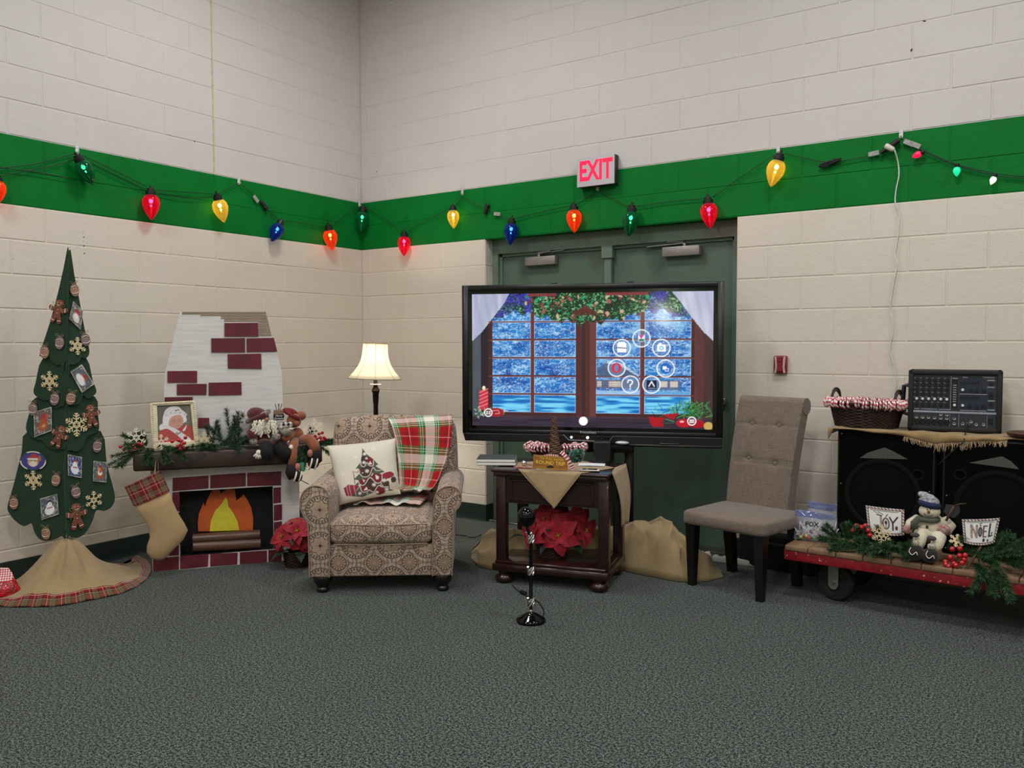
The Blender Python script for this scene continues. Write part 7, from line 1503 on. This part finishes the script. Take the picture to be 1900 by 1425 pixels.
def big_bulb(col,s,tip,label,d=.065):
    A=wallpt(*s,d); C=wallpt(*tip,d); ax=(C-A); L=ax.length
    q=(-ax).to_track_quat('Z','Y'); t=thing('string_light_bulb',label,'light bulb',A,(0,0,0),'large coloured bulbs on the green band'); t.rotation_euler=q.to_euler()
    R=L*.275; prof=[(.0,-L),(R*.12,-L*.985),(R*.36,-L*.9),(R*.68,-L*.76),(R*.92,-L*.6),(R,-L*.46),(R*.93,-L*.34),(R*.7,-L*.24),(R*.5,-L*.2)]
    bm=B(); lathe(bm,prof,22,cap=False); obj('bulb_shell',bm,BMAT[col],t,180)
    bm=B(); lathe(bm,[(R*.52,-L*.24),(R*.56,-L*.2),(R*.56,-L*.08),(R*.4,-L*.06),(R*.4,0),(R*.16,.002),(R*.14,L*.1),(0,L*.1)],16); obj('socket',bm,SOCK,t,50)
    bm=B(); ell(bm,(0,0,-L*.4),(R*.22,R*.22,R*.26),10,8); ell(bm,(0,0,-L*.55),(R*.1,R*.1,R*.14),8,6); obj('filament',bm,CORE[col],t,180)
    if col in ('red','yellow','orange'):
        l=bpy.data.lights.new('bulb_glow','POINT'); l.energy=.3; l.color=BC[col][2]; l.shadow_soft_size=.01; o=bpy.data.objects.new('bulb_glow',l); COL.objects.link(o); o.parent=t; o.location=(0,0,-L*.4)
for col,s,tip,lab in (('orange',(-5,326),(-3,378),'orange bulb cut by the left picture edge'),('green',(142,288),(173,343),'tilted green bulb hanging over the board Christmas tree'),('red',(279.5,350),(281,408),'red bulb on the left wall, right of the tilted green bulb'),('yellow',(402,360),(416,413),'yellow bulb on the left wall beside the tan joint'),
    ('blue',(522,410),(504,448),'tilted blue bulb on the left wall'),('orange',(609,417),(617,465),'orange bulb on the left wall near the corner'),('green',(674,384),(669,431),'dark green bulb hanging in the corner'),('red',(750,430),(749.5,475),'red bulb right of the corner, above the floor lamp'),
    ('yellow',(840,382),(842,424),'yellow bulb beside the frayed cord, right of the corner'),('blue',(950,405),(946,455),'dark blue bulb at the left end of the door head'),('orange',(1064.5,379),(1066,432),'orange bulb below the exit sign, left side'),('green',(1173,381),(1167,439),'green bulb below the exit sign, right side'),
    ('red',(1313,366),(1318,424),'red bulb above the right door closer'),('yellow',(1448,285),(1430,347),'big tilted yellow bulb right of the door')): big_bulb(col,s,tip,lab)
def small_bulb(s,tip,col,es,label):
    A=wallpt(*s,.035); C=wallpt(*tip,.035); ax=C-A; L=ax.length; t=thing('small_string_bulb',label,'light bulb',A,group='small bulbs of the right string'); t.rotation_euler=(-ax).to_track_quat('Z','Y').to_euler(); R=L*.28
    q=new_mat('small_bulb_'+col[1:]); setb(q[2],.2,coat=.5,emit=lin(col),es=es); q[2].inputs['Base Color'].default_value=(*lin(col),1)
    bm=B(); lathe(bm,[(0,-L),(R*.4,-L*.9),(R*.9,-L*.66),(R,-L*.5),(R*.8,-L*.33),(R*.5,-L*.26)],16,cap=False); obj('bulb_shell',bm,q[0],t,180); bm=B(); lathe(bm,[(R*.5,-L*.3),(R*.6,-L*.25),(R*.6,0),(0,0)],12); obj('socket',bm,SOCK,t,50)
small_bulb((1715,281),(1692,292),'#e8114a',.8,'small red bulb on the short string near the right edge'); small_bulb((1775.5,304),(1775,328),'#14d690',.9,'small glowing green bulb right of the small red one'); small_bulb((1848,323),(1838,343),'#f6f1dc',1.,'small white bulb at the right edge of the picture')
GC=mat('dark_green_wire','#0b2a14',.5)
def wire(name,lab,segs,r=.0026,m=GC,cat='cord'):
    bm=B()
    for P in segs:
        L=[]
        for u,v in P: L.append(tuple(wallpt(u,v,.02)))
        tube(bm,cr(L,4,False),r,5)
    return tag(obj(name,bm,m,smooth=180),lab,cat)
wire('light_string_cord','dark green light string cord along the left wall band',[[(-30,318),(0,312),(70,303),(130,287),(142,284)],[(-30,334),(0,327),(60,315),(120,302),(140,290)],[(0,312),(60,318),(140,333)],[(148,287),(170,296),(220,320),(273,347)],[(150,292),(200,318),(272,352)],[(287,352),(340,356),(396,360)],[(287,357),(350,368),(396,364)],[(409,358),(425,348),(443,340)],[(447,342),(470,362),(490,382),(517,409)],[(526,409),(560,414),(603,422)],[(616,419),(640,400),(667,384)]])
wire('light_string_cord','dark green light string cord along the right wall band up to the plugs',[[(680,386),(710,404),(745,428)],[(757,428),(800,405),(836,386)],[(845,384),(858,365)],[(860,365),(880,378),(902,388)],[(905,389),(925,398),(945,407)],[(957,405),(1010,392),(1060,381)],[(1072,379),(1090,366),(1108,354)],[(1112,354),(1135,367),(1166,383)],[(1181,383),(1240,374),(1307,368)],[(1322,366),(1380,325),(1430,292),(1445,285)],[(1456,285),(1490,292),(1525,300),(1560,299),(1600,292),(1625,287)]])
wire('light_string_cord','dark cord of the small bulb string running off the right edge',[[(1672,256),(1700,272),(1770,303),(1848,322),(1910,328)],[(1675,262),(1720,283),(1772,306),(1850,326),(1910,331)]])
bm=B()
for k in range(9):
    a=random.uniform(0,PI); c_=wallpt(1540,302,.025); L=[]
    for i in range(9): t_=i/8*2*PI; L.append((c_.x+.055*math.cos(t_)+random.uniform(-.01,.01),c_.y-.008*math.sin(t_*2+k),c_.z+.016*math.sin(t_+a)+random.uniform(-.006,.006)))
    tube(bm,cr(L,3),.003,5)
tag(obj('cord_bundle',bm,BLKC,smooth=180),'bundled loop of dark cord on the green band right of the big yellow bulb','cord')
for u,v,rx_,lab in ((489,380,.75,'black plug joint on the cord left of the tilted blue bulb'),(902,389,-1.2,'black plug joint on the cord right of the yellow bulb in the door corner')):
    p=wallpt(u,v,.022); t=thing('cord_plug',lab,'plug',p,(0,rx_,PI/2 if onL(u) else 0),'plug joints on the light string'); bm=B(); box(bm,(0,0,0),(.075,.022,.026),.006,2); box(bm,(.03,0,.0),(.03,.026,.03),.004); obj('plug_body',bm,SOCK,t,50)
for u,v,ang,lab in ((475,369,.8,'white paper tag on the cord by the left wall hook'),(922,397,.15,'silver paper tag on the cord left of the dark blue bulb'),(1621,285,-.1,'grey tag left of the white plug'),(1686,265,.5,'left one of two grey tags right of the plug hook'),(1698,269,.5,'second grey tag, next to the small red bulb')):
    p=wallpt(u,v,.024); t=thing('cord_tag',lab,'tag',p,(0,ang,PI/2 if onL(u) else 0),'paper tags on the light cords'); bm=B(); bx(bm,(-.03,-.003,-.014),(.03,.003,.014),bev=.002); obj('tag_sleeve',bm,mat('grey_printed_tag','#a9aaa5',.4,var=.3,vs=90,col2='#787a76'),t,0)
a=wallpt(1668,260,.03); c_=wallpt(1634,284,.03); bm=B(); tube(bm,[c_,c_.lerp(a,.3),c_.lerp(a,.32),a],[.013,.013,.018,.016],10); tag(obj('black_plug_connector',bm,SOCK,smooth=50),'black plug connector slanting down from the last hook','plug')
# white extension cord dropping down the wall to the mixer
P=[(1640,266),(1648,272),(1654,277)]
a=wallpt(1643,270,.045); c_=wallpt(1660,279,.045); bm=B(); tube(bm,[a,a.lerp(c_,.15),a.lerp(c_,.8),c_],[.014,.017,.015,.006],10)
wt=thing('white_extension_cord','white extension cord hanging down the wall from the plugs to behind the candy basket','cord',(0,0,0)); obj('plug_head',bm,mat('white_cord_plastic','#cfccc2',.4),wt,60)
bm=B(); L=[(1660,279),(1666,300),(1668,325),(1663,350),(1661,375),(1668,400),(1666,440),(1661,470),(1664,495),(1659,520),(1655,545),(1652,565),(1655,590),(1657,615),(1652,638),(1651,655),(1656,670),(1660,690),(1662,712),(1660,735),(1657,765),(1657,790)]
tube(bm,cr([tuple(wallpt(u,v,.012 if i else .045)) for i,(u,v) in enumerate(L)],3,False),.004,6); obj('cord',bm,MATS['white_cord_plastic'],wt,180)
# small scuffs and drips on the painted blocks
SCF_=mat('dark_scuff','#3a332c',.8)
for par,pts in ((wallL,[(155,432,2,.5),(155.5,440,2,1.2),(155,447,1.5,.6),(156,456,2,1.4),(156.5,470,2,2.2),(155,463,1.6,.6),(361,262,2,2)]),(wallR,[(699,319,3,1.6),(1691,93,2,4),(1715,39,4,1.2)])):
    bm=B()
    for u,v,a,b2 in pts:
        p=on(u,v,0 if par is wallL else 1,0); k=.0042; ell(bm,p,(.0008 if par is wallL else a*k*.6,a*k*.6 if par is wallL else .0008,b2*k*.6),8,6,(0,.4,0) if par is wallR else None)
    obj('paint_scuff',bm,SCF_,par,180,kind='stuff')
